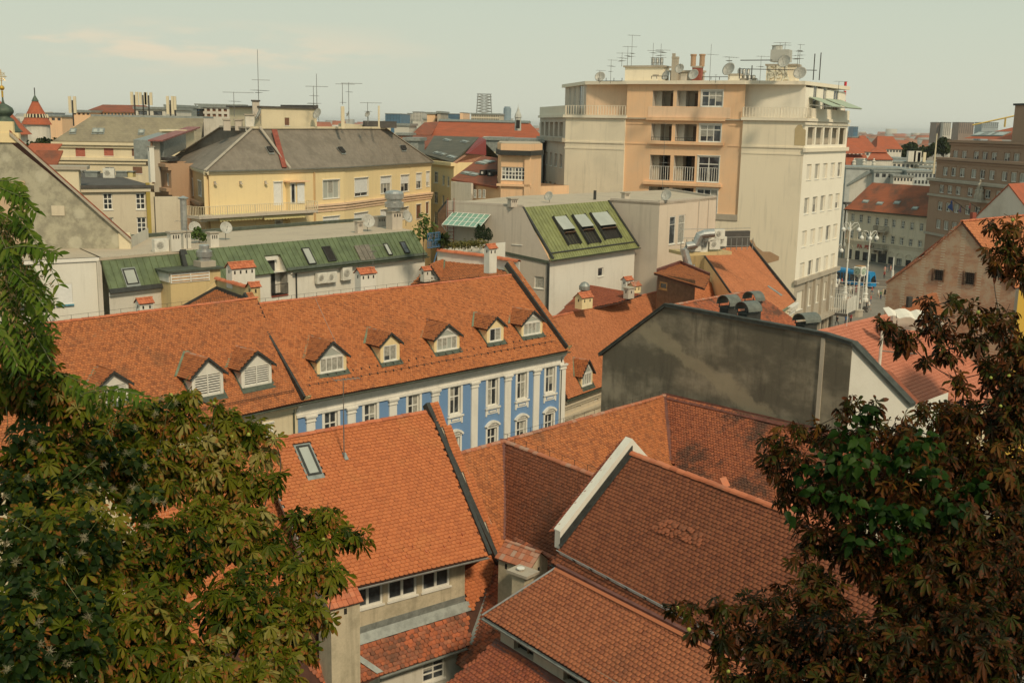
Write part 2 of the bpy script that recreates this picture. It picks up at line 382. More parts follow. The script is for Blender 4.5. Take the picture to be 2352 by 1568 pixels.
M['slate']=rowmat('grey_fibre_slates',(.24,.205,.165),(.17,.145,.115),rowh=.3,dark=.35)
M['slate2']=rowmat('olive_fibre_slates',(.29,.25,.17),(.21,.18,.13),rowh=.3,dark=.3)
M['slated']=rowmat('dark_slates',(.10,.10,.08),(.14,.13,.10),rowh=.3,dark=.4)
M['farred']=rowmat('far_red_tiles',(.42,.11,.05),(.34,.10,.05),rowh=.4,dark=.35)
M['farrust']=rowmat('far_rust_tiles',(.30,.09,.045),(.16,.07,.045),rowh=.35,dark=.5)
M['rusty']=plain('rust_red_metal',(.26,.065,.04),.7,0,.2)
M['iron']=plain('dark_iron',(.05,.045,.04),.6,.3,.2)
M['antenna']=plain('weathered_aluminium',(.22,.21,.19),.5,.5,.2)
M['dish']=plain('dish_grey',(.42,.41,.37),.6,.1,.15)
M['acw']=plain('air_unit_white',(.66,.64,.57),.5,0,.1)
M['brick']=brickmat('red_brick',(.40,.14,.07),(.30,.10,.05),(.4,.33,.25),2.2)
M['acbrick']=brickmat('crumbling_brick',(.34,.17,.10),(.42,.26,.16),(.46,.39,.29),2.2,patch=(.44,.37,.27),pa=.7,plo=.47,phi=.57)
M['awng']=plain('green_awning',(.36,.43,.33),.8,0,.1)
M['awny']=plain('yellow_awning',(.66,.57,.28),.8,0,.12)
M['cglass']=plain('green_canopy_glass',(.20,.36,.28),.25,0,.08,.5)
M['valley']=plain('brown_red_sheet',(.16,.06,.045),.6,.1,.25)
M['zincd2']=plain('aged_hood_sheet',(.15,.16,.14),.5,.2,.2)
M['coping']=plain('dark_green_grey_sheet',(.05,.057,.05),.7,0,.3)
M['tile_dark2']=tilemat('shaded_brown_clay',[(.19,.062,.03),(.25,.08,.035),(.31,.10,.045),(.22,.075,.04)],patch=(.10,.05,.03),pa=.6,lichen=.3)  # cross roof clay, shade of its slope put into the darker colour
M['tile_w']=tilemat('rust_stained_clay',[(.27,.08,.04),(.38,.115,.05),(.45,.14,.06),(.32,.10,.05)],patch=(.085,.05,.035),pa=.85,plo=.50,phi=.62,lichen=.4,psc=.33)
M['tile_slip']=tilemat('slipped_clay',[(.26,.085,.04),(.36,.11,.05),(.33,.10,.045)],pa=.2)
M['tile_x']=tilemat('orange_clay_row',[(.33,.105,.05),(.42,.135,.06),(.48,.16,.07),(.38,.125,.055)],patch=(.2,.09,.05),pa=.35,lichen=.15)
def sootmat():
	m,nt,b=newmat('sooty_render');p=pos(nt)
	n1=noise(nt,nd(nt,'ShaderNodeVectorMath',{0:p,1:(.5,.5,.8)},operation='MULTIPLY').outputs[0],.5,7,.62);n2=noise(nt,pos(nt,(1,1,.14)),1.9,7,.7);n3=noise(nt,p,7,5,.7)
	col=mix(nt,(.125,.110,.080),(.30,.26,.19),ramp(nt,n1,.42,.66))
	col=mix(nt,col,(.075,.066,.050),nd(nt,'ShaderNodeMath',{0:ramp(nt,n2,.48,.72),1:.7},operation='MULTIPLY').outputs[0])
	g=nt.nodes.new('ShaderNodeNewGeometry');sp=nd(nt,'ShaderNodeSeparateXYZ',{0:g.outputs['Position']})
	MT=lambda op,a,c:nd(nt,'ShaderNodeMath',{0:a,1:c},operation=op).outputs[0]
	d=MT('ADD',sp.outputs[2],MT('MULTIPLY',MT('SUBTRACT',sp.outputs[0],9.0),.62))
	d=MT('SUBTRACT',d,18.3);d=MT('ADD',d,MT('MULTIPLY',MT('SUBTRACT',noise(nt,p,.9,6,.6),.5),2.6))
	k=nd(nt,'ShaderNodeMapRange',{0:MT('ABSOLUTE',d,0),1:.75,2:.35}).outputs[0]
	col=mix(nt,col,(.33,.28,.19),MT('MULTIPLY',k,.7))
	col=mix(nt,col,(.2,.18,.14),MT('MULTIPLY',ramp(nt,n3,.5,.8),.25))
	nt.links.new(col,b.inputs['Base Color']);b.inputs['Roughness'].default_value=.95;bump(nt,b,n3,.3,.02);return m
M['soot']=sootmat()
M['tile_j']=tilemat('bright_orange_clay',[(.43,.15,.06),(.51,.18,.075),(.58,.215,.09),(.47,.165,.068)],patch=(.30,.12,.06),pa=.5,lichen=.15)  # brighter orange mix than most roof clays
M['annexwood']=plain('ochre_window_frame',(.5,.27,.1),.6)
M['bluepaint']=plain('blue_paint',(.10,.28,.38),.5)
M['rustgrey']=plain('brown_grey_sheet',(.17,.15,.12),.6)
M['redsheet']=plain('dull_red_sheet',(.27,.10,.085),.6)
M['yellowrust']=plaster('mustard_stripe',(.36,.27,.06),(.24,.17,.05),.6)
M['towerlit']=plaster('tower_sunlit_render',(.84,.78,.66),(.66,.60,.49),.25,.08,.4,.15)  # brighter copy for the right face, sunlight put into the colour
M['shutw']=plain('ivory_blind',(.70,.65,.55),.6,0,.06)
M['brickpatch']=plaster('peeled_brown_patch',(.42,.27,.16),(.30,.19,.12),.5,.2,1.2,.1)
M['ochre2']=plaster('bare_ochre_patch',(.48,.38,.22),(.38,.3,.18),.4)
M['groundm']=plaster('city_ground',(.16,.145,.12),(.10,.10,.085),.6,.1,.03,0)
def pavemat():
	m,nt,b=newmat('square_paving');p=pos(nt);br=nd(nt,'ShaderNodeTexBrick',{'Vector':p,'Color1':c4_((.27,.235,.19)),'Color2':c4_((.23,.20,.165)),'Mortar':c4_((.16,.14,.115)),'Scale':1.0,'Mortar Size':.012})
	col=mix(nt,br.outputs[0],(.17,.15,.12),nd(nt,'ShaderNodeMath',{0:ramp(nt,noise(nt,p,.12,5,.6),.4,.7),1:.7},operation='MULTIPLY').outputs[0]);nt.links.new(col,b.inputs['Base Color']);b.inputs['Roughness'].default_value=.85;return m
M['paving']=pavemat()
M['asphalt']=plaster('tram_road_setts',(.15,.115,.085),(.11,.09,.07),.6,.2,.3,0)
M['cream2']=plaster('palace_render',(.70,.60,.45),(.46,.41,.30),.4,.1,.2,.4)
M['palaceroof']=rowmat('stained_palace_tiles',(.34,.10,.045),(.10,.06,.04),sc=(4,.22),rowh=.35,dark=.4)
M['brown2']=plaster('brown_stone_facing',(.36,.23,.155),(.28,.18,.125),.4,.1,.15,.3)
M['redletter']=plain('red_letters',(.45,.05,.03),.5)
M['flagblue']=plain('flag_blue',(.02,.05,.18),.8);M['flagred']=plain('flag_red',(.35,.06,.05),.8);M['flagmix']=plain('flag_violet',(.14,.07,.15),.8)
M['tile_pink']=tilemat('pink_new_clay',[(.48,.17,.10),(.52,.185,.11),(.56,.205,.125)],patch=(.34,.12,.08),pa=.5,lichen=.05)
M['mustard']=plaster('mustard_render',(.62,.38,.06),(.5,.3,.06),.3)
M['clockgreen']=plain('clock_face_green',(.42,.52,.42),.5,0,.05)
M['globe']=plain('lamp_globe_glass',(.75,.74,.70),.2,0,.05)
M['tramblue']=plain('tram_blue',(.02,.22,.48),.35,0,.08)
M['signbrown']=plain('sign_brown',(.25,.07,.04),.6)
M['tankgrey']=plaster('tank_grey',(.46,.46,.42),(.36,.36,.33),.4)
M['letterstone']=plain('stone_letter',(.66,.62,.50),.7)
M['dome']=plain('oxidised_copper_dome',(.07,.10,.07),.6,.1,.35,2)
M['gold']=plain('gilding',(.75,.45,.08),.35,.8,.1)
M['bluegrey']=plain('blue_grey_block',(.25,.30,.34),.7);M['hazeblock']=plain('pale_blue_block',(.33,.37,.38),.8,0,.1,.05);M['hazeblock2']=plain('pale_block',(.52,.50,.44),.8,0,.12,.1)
M['blueblock']=plain('blue_office',(.06,.15,.24),.5,0,.15,.1);M['brownblock']=plain('brown_high_rise',(.27,.20,.16),.8,0,.1,.1)
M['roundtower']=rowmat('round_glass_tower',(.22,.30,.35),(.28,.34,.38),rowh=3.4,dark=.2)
M['redwall']=plain('dark_red_sheet_wall',(.22,.035,.03),.6,0,.15);M['redbright']=plain('vivid_red',(.62,.03,.035),.5,0,.05)
M['zincl']=plain('pale_sheet_roof',(.42,.44,.42),.55,.15,.15,.4);M['craney']=plain('crane_yellow',(.55,.38,.08),.6)
def islandmat(name,cols):
	m,nt,b=newmat(name);g=nt.nodes.new('ShaderNodeNewGeometry');r=nt.nodes.new('ShaderNodeValToRGB');nt.links.new(g.outputs['Random Per Island'],r.inputs[0]);r.color_ramp.interpolation='CONSTANT'
	e=r.color_ramp.elements;e[0].color=c4_(cols[0]);e[1].position=1/len(cols);e[1].color=c4_(cols[1])
	for i,c in enumerate(cols[2:]): q=e.new((i+2)/len(cols));q.color=c4_(c)
	sp=nd(nt,'ShaderNodeSeparateXYZ',{0:g.outputs['Position']});f=lambda a,k:nd(nt,'ShaderNodeMath',{0:nd(nt,'ShaderNodeMath',{0:nd(nt,'ShaderNodeMath',{0:a,1:k},operation='DIVIDE').outputs[0]},operation='FRACT').outputs[0],1:.5},operation='GREATER_THAN').outputs[0]
	w=nd(nt,'ShaderNodeMath',{0:f(sp.outputs[2],3.2),1:f(nd(nt,'ShaderNodeMath',{0:sp.outputs[0],1:sp.outputs[1]},operation='ADD').outputs[0],3.6)},operation='MULTIPLY').outputs[0]
	up=nd(nt,'ShaderNodeSeparateXYZ',{0:g.outputs['Normal']}).outputs[2];w=nd(nt,'ShaderNodeMath',{0:w,1:nd(nt,'ShaderNodeMath',{0:up,1:.3},operation='LESS_THAN').outputs[0]},operation='MULTIPLY').outputs[0]
	col=mix(nt,r.outputs[0],(.10,.11,.11),nd(nt,'ShaderNodeMath',{0:w,1:.55},operation='MULTIPLY').outputs[0]) if 'wall' in name else r.outputs[0]
	nt.links.new(col,b.inputs['Base Color']);b.inputs['Roughness'].default_value=.9;return m
M['citywall']=islandmat('city_wall',[(.50,.47,.40),(.40,.39,.35),(.55,.52,.46),(.33,.33,.31),(.46,.40,.32),(.28,.29,.28)])
M['cityroof']=islandmat('city_roof',[(.36,.12,.06),(.26,.13,.08),(.30,.29,.26),(.40,.14,.07),(.22,.2,.17),(.33,.17,.11)])
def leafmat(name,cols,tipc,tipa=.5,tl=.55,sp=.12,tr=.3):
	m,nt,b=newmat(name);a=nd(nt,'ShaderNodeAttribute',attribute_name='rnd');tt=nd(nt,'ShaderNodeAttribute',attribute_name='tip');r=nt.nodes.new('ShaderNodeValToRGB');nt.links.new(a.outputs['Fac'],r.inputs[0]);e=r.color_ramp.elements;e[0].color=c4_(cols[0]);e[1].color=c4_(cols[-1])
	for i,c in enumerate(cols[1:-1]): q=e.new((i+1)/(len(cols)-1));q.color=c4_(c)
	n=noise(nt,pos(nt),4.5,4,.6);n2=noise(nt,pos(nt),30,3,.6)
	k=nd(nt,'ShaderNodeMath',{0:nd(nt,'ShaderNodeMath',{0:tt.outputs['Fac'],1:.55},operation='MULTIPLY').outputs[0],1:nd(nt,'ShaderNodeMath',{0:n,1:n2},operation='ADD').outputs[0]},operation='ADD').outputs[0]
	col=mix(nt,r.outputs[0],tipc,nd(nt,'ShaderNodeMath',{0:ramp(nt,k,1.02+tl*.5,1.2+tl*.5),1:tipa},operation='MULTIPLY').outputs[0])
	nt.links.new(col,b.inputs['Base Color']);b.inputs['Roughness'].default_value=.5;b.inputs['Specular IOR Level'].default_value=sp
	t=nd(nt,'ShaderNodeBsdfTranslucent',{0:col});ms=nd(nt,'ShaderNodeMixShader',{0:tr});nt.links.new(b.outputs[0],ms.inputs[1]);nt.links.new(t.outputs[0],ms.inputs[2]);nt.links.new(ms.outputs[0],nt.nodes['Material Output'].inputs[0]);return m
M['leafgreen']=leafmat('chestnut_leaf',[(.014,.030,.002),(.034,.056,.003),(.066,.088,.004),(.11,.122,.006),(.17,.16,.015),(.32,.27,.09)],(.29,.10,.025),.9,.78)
M['leafvine']=leafmat('vine_leaf',[(.010,.024,.004),(.022,.043,.007),(.04,.066,.011)],(.1,.1,.03),.3,.8)
M['leafpin']=leafmat('pinnate_leaf',[(.03,.075,.006),(.07,.125,.01),(.13,.17,.018)],(.2,.17,.04),.4,.9)
M['seedtan']=leafmat('dry_seed',[(.24,.15,.06),(.34,.23,.10),(.42,.31,.16)],(.2,.1,.04),.3)
M['leafrust']=leafmat('rust_leaf',[(.006,.006,.003),(.012,.018,.004),(.028,.012,.004),(.020,.030,.005),(.078,.022,.005),(.030,.042,.006),(.055,.056,.008),(.13,.055,.008)],(.13,.035,.012),.8,.66)
M['leafheart']=leafmat('heart_leaf',[(.008,.026,.004),(.018,.048,.006),(.036,.075,.010)],(.1,.1,.03),.3,.9)
M['leafpark']=leafmat('park_leaf',[(.022,.034,.010),(.035,.05,.014),(.055,.07,.02)],(.06,.06,.02),.3,.8)
M['leafdark']=leafmat('cypress_leaf',[(.015,.03,.012),(.025,.045,.018),(.04,.06,.02)],(.05,.05,.02),.2,.9)
M['leafyoung']=leafmat('young_leaf',[(.05,.09,.02),(.08,.13,.03),(.11,.16,.04)],(.1,.1,.03),.2,.9)
M['leafdry']=leafmat('dry_groundcover',[(.14,.13,.04),(.22,.19,.06),(.10,.12,.04)],(.2,.15,.06),.2,.9)
M['bark']=plain('bark',(.06,.045,.032),.9,0,.3,6);M['greenstem']=plain('green_stem',(.13,.14,.05),.6);M['fruit']=plain('spiky_green_fruit',(.30,.33,.06),.6,0,.15);M['fluff']=plain('grey_seed_fluff',(.27,.23,.14),.9)
M['grassy']=plaster('hillside_soil',(.05,.06,.025),(.07,.05,.03),.5,.2,1,0);M['bluepaint2']=plain('blue_railing',(.06,.16,.30),.5)
# -- building parts
def win(face,op,parent,cols=2,rows=(.35,.65),fm='wood',gm='glass',depth=.14,fw=.07,sill=True,blind=0,bm='shut',name='window',mw=.05,surround=0,sm='trim',curt=.5,label=None):
	"""one window: frame, mullions, panes, sill;blind = share of the height covered from above"""
	b=MB();u0,u1,z0,z1=op[:4];fr=M[fm];e=.004
	B=face.box
	if blind<.98:
		B(b,u0+e,u1-e,z0+e,z0+fw,-depth,-depth+.06,fr);B(b,u0+e,u1-e,z1-fw,z1-e,-depth,-depth+.06,fr)
		B(b,u0+e,u0+fw,z0+fw,z1-fw,-depth,-depth+.06,fr);B(b,u1-fw,u1-e,z0+fw,z1-fw,-depth,-depth+.06,fr)
		W=u1-u0-2*fw;Hh=z1-z0-2*fw
		for i in range(1,cols): 
			c=u0+fw+W*i/cols;B(b,c-mw/2,c+mw/2,z0+fw,z1-fw,-depth+.002,-depth+.055,fr)
		acc=0
		for r_ in rows[:-1]:
			acc+=r_;zc=z1-fw-Hh*acc;B(b,u0+fw,u1-fw,zc-mw/2,zc+mw/2,-depth+.004,-depth+.058,fr)
		for i in range(cols):
			a=u0+fw+W*i/cols;c=a+W/cols
			zlo=z0+fw
			if random.random()<curt:
				zz=z0+fw+Hh*random.choice([0,0,.3,.5]);
				b.poly([face.pt(a,zz,-depth+.012),face.pt(c,zz,-depth+.012),face.pt(c,z1-fw,-depth+.012),face.pt(a,z1-fw,-depth+.012)],M['curtainglass'])
		b.poly([face.pt(u0,z0,-depth+.008),face.pt(u1,z0,-depth+.008),face.pt(u1,z1,-depth+.008),face.pt(u0,z1,-depth+.008)],M[gm])
	if blind>0:
		zb=z1-(z1-z0)*blind;n=max(2,int((z1-zb)/.12))
		for k in range(n):
			za=zb+(z1-zb)*k/n;zt=zb+(z1-zb)*(k+1)/n
			b.poly([face.pt(u0+.01,za,-depth+.085),face.pt(u1-.01,za,-depth+.085),face.pt(u1-.01,zt,-depth+.07),face.pt(u0+.01,zt,-depth+.07)],M[bm])
	if sill: B(b,u0-.06,u1+.06,z0-.07,z0+.005,-depth+.07,.07,fr if surround==0 else M[sm])
	if surround:
		s_=surround
		for a,c,d,f_ in((u0-s_,u0,z0,z1),(u1,u1+s_,z0,z1),(u0-s_,u1+s_,z1,z1+s_)): B(b,a,c,d,f_,-.02,.05,M[sm])
		B(b,u0-s_*1.4,u1+s_*1.4,z1+s_,z1+s_+.08,-.02,.12,M[sm])
	o=b.build(name,parent)
	if label:o['label']=label
	return o
M['curtainglass']=plain('curtained_pane',(.34,.33,.29),.25,0,.25,5)
def ridge_caps(P,Q,parent,m='ridge',r=.13,name='ridge_tiles',L=.36):
	b=MB();P=Ve(P);Q=Ve(Q);d=Q-P;n=max(1,int(d.length/L));t=d.normalized();s=t.cross(Ve((0,0,1))).normalized();up=s.cross(t)
	for i in range(n):
		a=P+d*(i/n);c=P+d*((i+1.12)/n);ra=r*random.uniform(.95,1.05);rb=ra*.86;o=up*random.uniform(-.01,.012)
		ring=[]
		for p,rr in((a,ra),(c,rb)):
			ring.append([p+o+s*math.cos(x)*rr+up*(math.sin(x)*rr*.8-.03) for x in [0,.63,1.26,1.88,2.51,3.14]])
		j=len(b.v);b.v+=[tuple(q) for q in ring[0]+ring[1]];k=b.mi(M[m])
		for q in range(5): b.f.append((j+q,j+q+1,j+q+7,j+q+6));b.m.append(k)
		b.f.append((j,j+5,j+4,j+3,j+2,j+1));b.m.append(k)
	return b.build(name,parent)
def gutter(P,Q,parent,m='gutter',r=.09,name='gutter'):
	b=MB();P=Ve(P);Q=Ve(Q);t=(Q-P).normalized();s=t.cross(Ve((0,0,1))).normalized()
	prof=[(-r,0),(-r*.8,-r*.8),(0,-r*1.1),(r*.8,-r*.8),(r,0),(r*.85,.0),(r*.65,-r*.65),(0,-r*.9),(-r*.65,-r*.65),(-r*.85,0)]
	b.prism([P+s*a+Ve((0,0,c)) for a,c in prof],Q-P,M[m]);return b.build(name,parent)
def stack(base,w,d,h,dr,parent,m='white2',roof='ridge',ov=.12,rise=.35,holes=2,name='chimney',top=None,gab=True):
	"""rendered chimney with flue openings under a little tiled gable roof;dr = unit direction of its width"""
	dr=Ve((dr[0],dr[1],0)).normalized();dn=Ve((dr.y,-dr.x,0));base=Ve(base)
	b=MB();o=base-dr*w/2-dn*d/2
	b.box(o,dr*w,dn*d,(0,0,h),M[m])
	if not gab:
		b.box(o-dr*.08-dn*.08+Ve((0,0,h)),dr*(w+.16),dn*(d+.16),(0,0,.1),M[top or 'stone'])
	hw=.13
	for sgn in(1,-1):
		for i in range(holes):
			u=w*(i+.5)/holes-hw/2;q=o+dr*u+(dn*(d+.003) if sgn==1 else dn*-.003)+Ve((0,0,h-.46))
			b.poly([q,q+dr*hw,q+dr*hw+Ve((0,0,.25)),q+Ve((0,0,.25))],M['dark'])
	for sgn in(1,-1):
		q=o+dn*(d/2-hw/2)+(dr*(w+.003) if sgn==1 else dr*-.003)+Ve((0,0,h-.42))
		b.poly([q,q+dn*hw,q+dn*hw+Ve((0,0,.25)),q+Ve((0,0,.25))],M['dark'])
	c=b.build(name,parent)
	if gab:
		zt=base.z+h;e0=base-dr*(w/2+ov);e1=base+dr*(w/2+ov);
		g=MB()
		for s_ in(1,-1): g.poly([ (base+dr*s_*w/2-dn*d/2).to_tuple()[:2]+(zt,), (base+dr*s_*w/2+dn*d/2).to_tuple()[:2]+(zt,), (base+dr*s_*w/2).to_tuple()[:2]+(zt+rise,)],M[m])
		hw2=d/2+ov;zz=zt-ov*rise/(d/2)
		for s_ in (1,-1):
			A=(e0+dn*s_*hw2);Bq=(e1+dn*s_*hw2);A.z=zz;Bq.z=zz;C=Ve((e1.x,e1.y,zt+rise));Dq=Ve((e0.x,e0.y,zt+rise))
			nrow=3;ncol=max(2,int((w+2*ov)/.2))
			for i in range(nrow):
				for j in range(ncol):
					p00=A.lerp(Bq,j/ncol).lerp(Dq.lerp(C,j/ncol),i/nrow);p10=A.lerp(Bq,(j+.94)/ncol).lerp(Dq.lerp(C,(j+.94)/ncol),i/nrow)
					up=Dq-A;q=up/nrow*1.1;lift=Ve((0,0,.05+random.uniform(0,.02)))
					g.box(p00+lift,p10-p00,q-Ve((0,0,.035)),Ve((0,0,-.03)),M[roof])
			g.poly([A,Bq,C,Dq],M['under'])
		g.build('chimney_roof',c)
		ridge_caps((e0.x,e0.y,zt+rise+.03),(e1.x,e1.y,zt+rise+.03),c,roof,.1,'chimney_ridge',.25)
	return c
def dormer(sl,pl,pr,apex,parent,wm='yellow',hs=.55,style='glazed',ov=.22,rt='tile_b',frac=None):
	"""gabled dormer on roof plane sl;pl, pr = picture corners of its foot, apex = picture point of the gable top"""
	uL,vL=sl.px(pl);uR,vR=sl.px(pr);v=(vL+vR)/2;w=uR-uL
	A=sl.pt(uL,v);Bp=sl.pt(uR,v);f=Face(A,Bp);zb=(A.z+Bp.z)/2;fx=f.px(apex);za=fx[1]
	hw=zb+(za-zb)*hs
	nb=-f.n;tp=math.tan(sl.pit)
	back=lambda z:(z-zb)/tp
	d=MB();ops=[]
	m_=M[wm];wi=w*.10
	if style=='glazed': op=(wi,w-wi,zb+.12,hw)
	elif style=='small': op=(w*.16,w*.84,zb+.12,hw-.12)
	else: op=(w*.10,w*.90,zb+.14,hw-.05)
	zt=hw if style=='glazed' else hw
	f.wall(d,zb,zt,[op],m_,.1)
	if style!='glazed': d.poly([f.pt(0,hw),f.pt(w,hw),f.pt(w/2,za-.05)],m_)
	for u in(0,w):
		p=[f.pt(u,zb),f.pt(u,hw),f.pt(u,hw)+nb*back(hw)]
		d.poly(p if u else p[::-1],m_)
	dm=d.build('dormer',parent)
	fl=MB();fl.box(sl.pt(uL-.12,v-.38,.075),sl.u*(w+.24),sl.v*.38,sl.n*.02,M['gutter']);
	fl.box(sl.pt(uL-.1,v-.1,.06),sl.u*.1,sl.v*(back(hw)/math.cos(sl.pit)+.1),sl.n*.05,M['gutter']);fl.box(sl.pt(uR,v-.1,.06),sl.u*.1,sl.v*(back(hw)/math.cos(sl.pit)+.1),sl.n*.05,M['gutter'])
	fl.build('flashing',dm)
	wb=MB();u0,u1,z0,z1=op
	if style=='louvre':
		f.box(wb,u0,u1,z0,z1,-.1,-.08,M['dark']);n=8
		for k in range(n):
			z=z0+(z1-z0)*(k+.2)/n;wb.box(f.pt(u0,z,-.07),f.d*(u1-u0),f.n*.03+Ve((0,0,-.02)),Ve((0,0,(z1-z0)/n*.36)),M['wood'])
		f.box(wb,u0-.05,u0,z0-.05,z1,-.02,.03,M['wood']);f.box(wb,u1,u1+.05,z0-.05,z1,-.02,.03,M['wood']);f.box(wb,(u0+u1)/2-.03,(u0+u1)/2+.03,z0,z1,-.03,.01,M['wood'])
		wb.build('louvre',dm)
	else:
		cols=4 if style=='glazed' else 2
		win(f,op,dm,cols,(1,),gm='glassl' if style=='glazed' else 'glass',depth=.06,fw=.07,sill=True,name='window',curt=.6)
		if style=='glazed':
			g=MB();gl=[f.pt(wi,hw+.02,-.03),f.pt(w-wi,hw+.02,-.03),f.pt(w/2,za-.28,-.03)]
			g.poly(gl,M['glassl'])
			e=[f.pt(0,hw,0),f.pt(w,hw,0),f.pt(w/2,za-.04,0)];i_=[f.pt(wi*1.6,hw+.10,0),f.pt(w-wi*1.6,hw+.10,0),f.pt(w/2,za-.38,0)]
			for a in range(3):
				c=(a+1)%3;g.prism([e[a],e[c],i_[c],i_[a]],nb*.05,M['wood'])
			g.build('gable_window',dm)
	r=MB();zr=za+.06;rise=za-hw;hwid=w/2;k_=rise/hwid;ov2=ov
	ze=hw-ov2*k_;fo=f.n*.18
	apexF=f.pt(w/2,zr)+fo;apexB=f.pt(w/2,zr)+nb*(back(zr)+.05)
	for s_ in(-1,1):
		uu=w/2+s_*(hwid+ov2);E=f.pt(uu,ze+.06)+fo;Eb=f.pt(uu,ze+.06)+nb*(back(ze+.06))
		sl2=Slope(E,Eb,apexF) if s_==1 else Slope(Eb,E,apexF)
		pg=[sl2.uv_(p) for p in (E,Eb,apexB,apexF)]
		r.prism([E,Eb,apexB,apexF],Ve((0,0,-.05)),M['under'])
		tiles(sl2,pg,M[rt],dm,'dormer_tiles',base=-.01)
		r.box(E+f.n*.01+Ve((0,0,-.1)),apexF-E,f.n*.04,Ve((0,0,.17)),M['zincd'])
		vb=Eb-apexB;sd=sl.u*(-1 if s_==-1 else 1)
		r.prism([apexB+sl.n*.07,Eb+sl.n*.07,Eb+sd*.22+sl.n*.075,apexB+sd*.16+sl.n*.075],sl.n*.03,M['copper'])
	r.build('dormer_roof',dm)
	ridge_caps(apexF,apexB,dm,'ridge_old',.1,'dormer_ridge',.3)
	return uL,uR,v,back(zr)/math.cos(sl.pit),w,back(hw)/math.cos(sl.pit),ov
def uv_(s,P): w=Ve(P)-s.o;return (w.dot(s.u),w.dot(s.v))
Slope.uv_=uv_
def dhole(q,pad=.0):
	uL,uR,v,bz,w,bh,ov=q
	return [(uL,v-.34),(uR,v-.34),(uR+.02,v+bh*.9),((uL+uR)/2,v+bz*.96),(uL-.02,v+bh*.9)]
def skylight(sl,a,b_,parent,gm='glassl',fm='zincd',open_=0,name='skylight',h=.12,fw=.09):
	u0,v1=sl.px(a);u1,v0=sl.px(b_);u0,u1=min(u0,u1),max(u0,u1);v0,v1=min(v0,v1),max(v0,v1);b=MB()
	sl.box(b,u0-.08,u1+.08,v0-.22,v1+.1,.05,.075,M['zinc'])
	for q in((u0,u1,v0,v0+fw),(u0,u1,v1-fw,v1),(u0,u0+fw,v0+fw,v1-fw),(u1-fw,u1,v0+fw,v1-fw)): sl.box(b,*q,.03,h,M[fm])
	if not open_: b.poly([sl.pt(u0,v0,h-.03),sl.pt(u1,v0,h-.03),sl.pt(u1,v1,h-.03),sl.pt(u0,v1,h-.03)],M[gm])
	else:
		b.poly([sl.pt(u0,v0,.04),sl.pt(u1,v0,.04),sl.pt(u1,v1,.04),sl.pt(u0,v1,.04)],M['dark'])
		b.box(sl.pt(u0,v1,h),sl.u*(u1-u0),(sl.pt(0,v0,open_)-sl.pt(0,v1,0)),sl.n*.05,M[gm])
	return b.build(name,parent)
def antenna(base,h,label,group='television aerials on the rooftops',elems=((.95,1.2,5),),ang=0,name='tv_antenna',m='antenna',r=.025):
	"""mast with yagi booms: elems = (height share, boom length, number of rods)"""
	base=Ve(base);t=thing(name,base,label,'antenna',group)
	b=MB();b.tube([base,base+Ve((0,0,h))],r,M[m],6,r*.7);b.build('mast',t)
	for k,(s_,L,n) in enumerate(elems):
		a=ang+k*.9;dx=Ve((math.cos(a),math.sin(a),0));dn=Ve((-dx.y,dx.x,0));p=base+Ve((0,0,h*s_));q=MB()
		L*=.6;q.tube([p-dx*L*.35,p+dx*L*.65],r*.6,M[m],5)
		for i in range(n):
			c=p+dx*L*(-.33+.95*i/max(1,n-1));l=.32*(1-.4*i/n)*max(.8,L/1.2);q.tube([c-dn*l,c+dn*l],r*.4,M[m],4)
		q.build('boom',t)
	return t
def dish(base,r,az,label,group='satellite dishes on the rooftops',pole=.8,m='dish'):
	base=Ve(base);t=thing('satellite_dish',base,label,'satellite dish',group)
	b=MB();c=base+Ve((0,0,pole));b.tube([base,c],.03,M['antenna'],6);b.build('pole',t)
	ax=Ve((math.cos(az),math.sin(az),.45)).normalized();q=MB()
	q.lathe(c+ax*.08,[(.01,0),(r*.5,.03*r/.4),(r*.85,.09*r/.4),(r,.13*r/.4),(r*.98,.115*r/.4),(r*.83,.075*r/.4),(r*.5,.015),(.01,-.015)],M[m],20,ax);q.build('reflector',t,smooth=True)
	q=MB();f=c+ax*(r*1.1);q.tube([c+ax*.1-Ve((0,0,r*.9)),f],.015,M['antenna'],4);q.lathe(f-ax*.08,[(.03,0),(.05,.08),(.03,.14)],M['dish'],8,ax);q.build('feed_arm',t);return t
def acunit(face,u,z,label,group='air conditioning units on the walls',w=.8,h=.55,d=.3,o=.12):
	base=face.pt(u,z,o);t=thing('air_conditioner',base,label,'air conditioner',group)
	b=MB();face.box(b,u-w/2,u+w/2,z,z+h,o,o+d,M['acw']);b.build('casing',t,bevel=.02)
	b=MB();c=face.pt(u-w*.12,z+h/2,o+d+.004);
	b.lathe(c,[(h*.40,0),(h*.40,.02),(h*.36,.02),(h*.36,.006)],M['acw'],18,face.n);b.lathe(c+face.n*.001,[(h*.34,0),(.001,.004)],M['zincd'],18,face.n);
	for k in range(4): b.lathe(c+face.n*.006,[(h*(.30-.07*k),0),(h*(.30-.07*k),.008),(h*(.285-.07*k),.008),(h*(.285-.07*k),0)],M['acw'],16,face.n)
	b.build('fan_grille',t)
	b=MB();
	for s_ in(-.3,.3): face.box(b,u+s_*w-.02,u+s_*w+.02,z-.05,z,-.02,o+d,M['steel'])
	b.build('bracket',t);return t
def vpipe(face,u,z0,z1,parent,m='gutter',r=.05,name='downpipe',o=.08):
	b=MB();b.tube([face.pt(u,z0,o),face.pt(u,z1,o)],r,M[m],8);return b.build(name,parent)
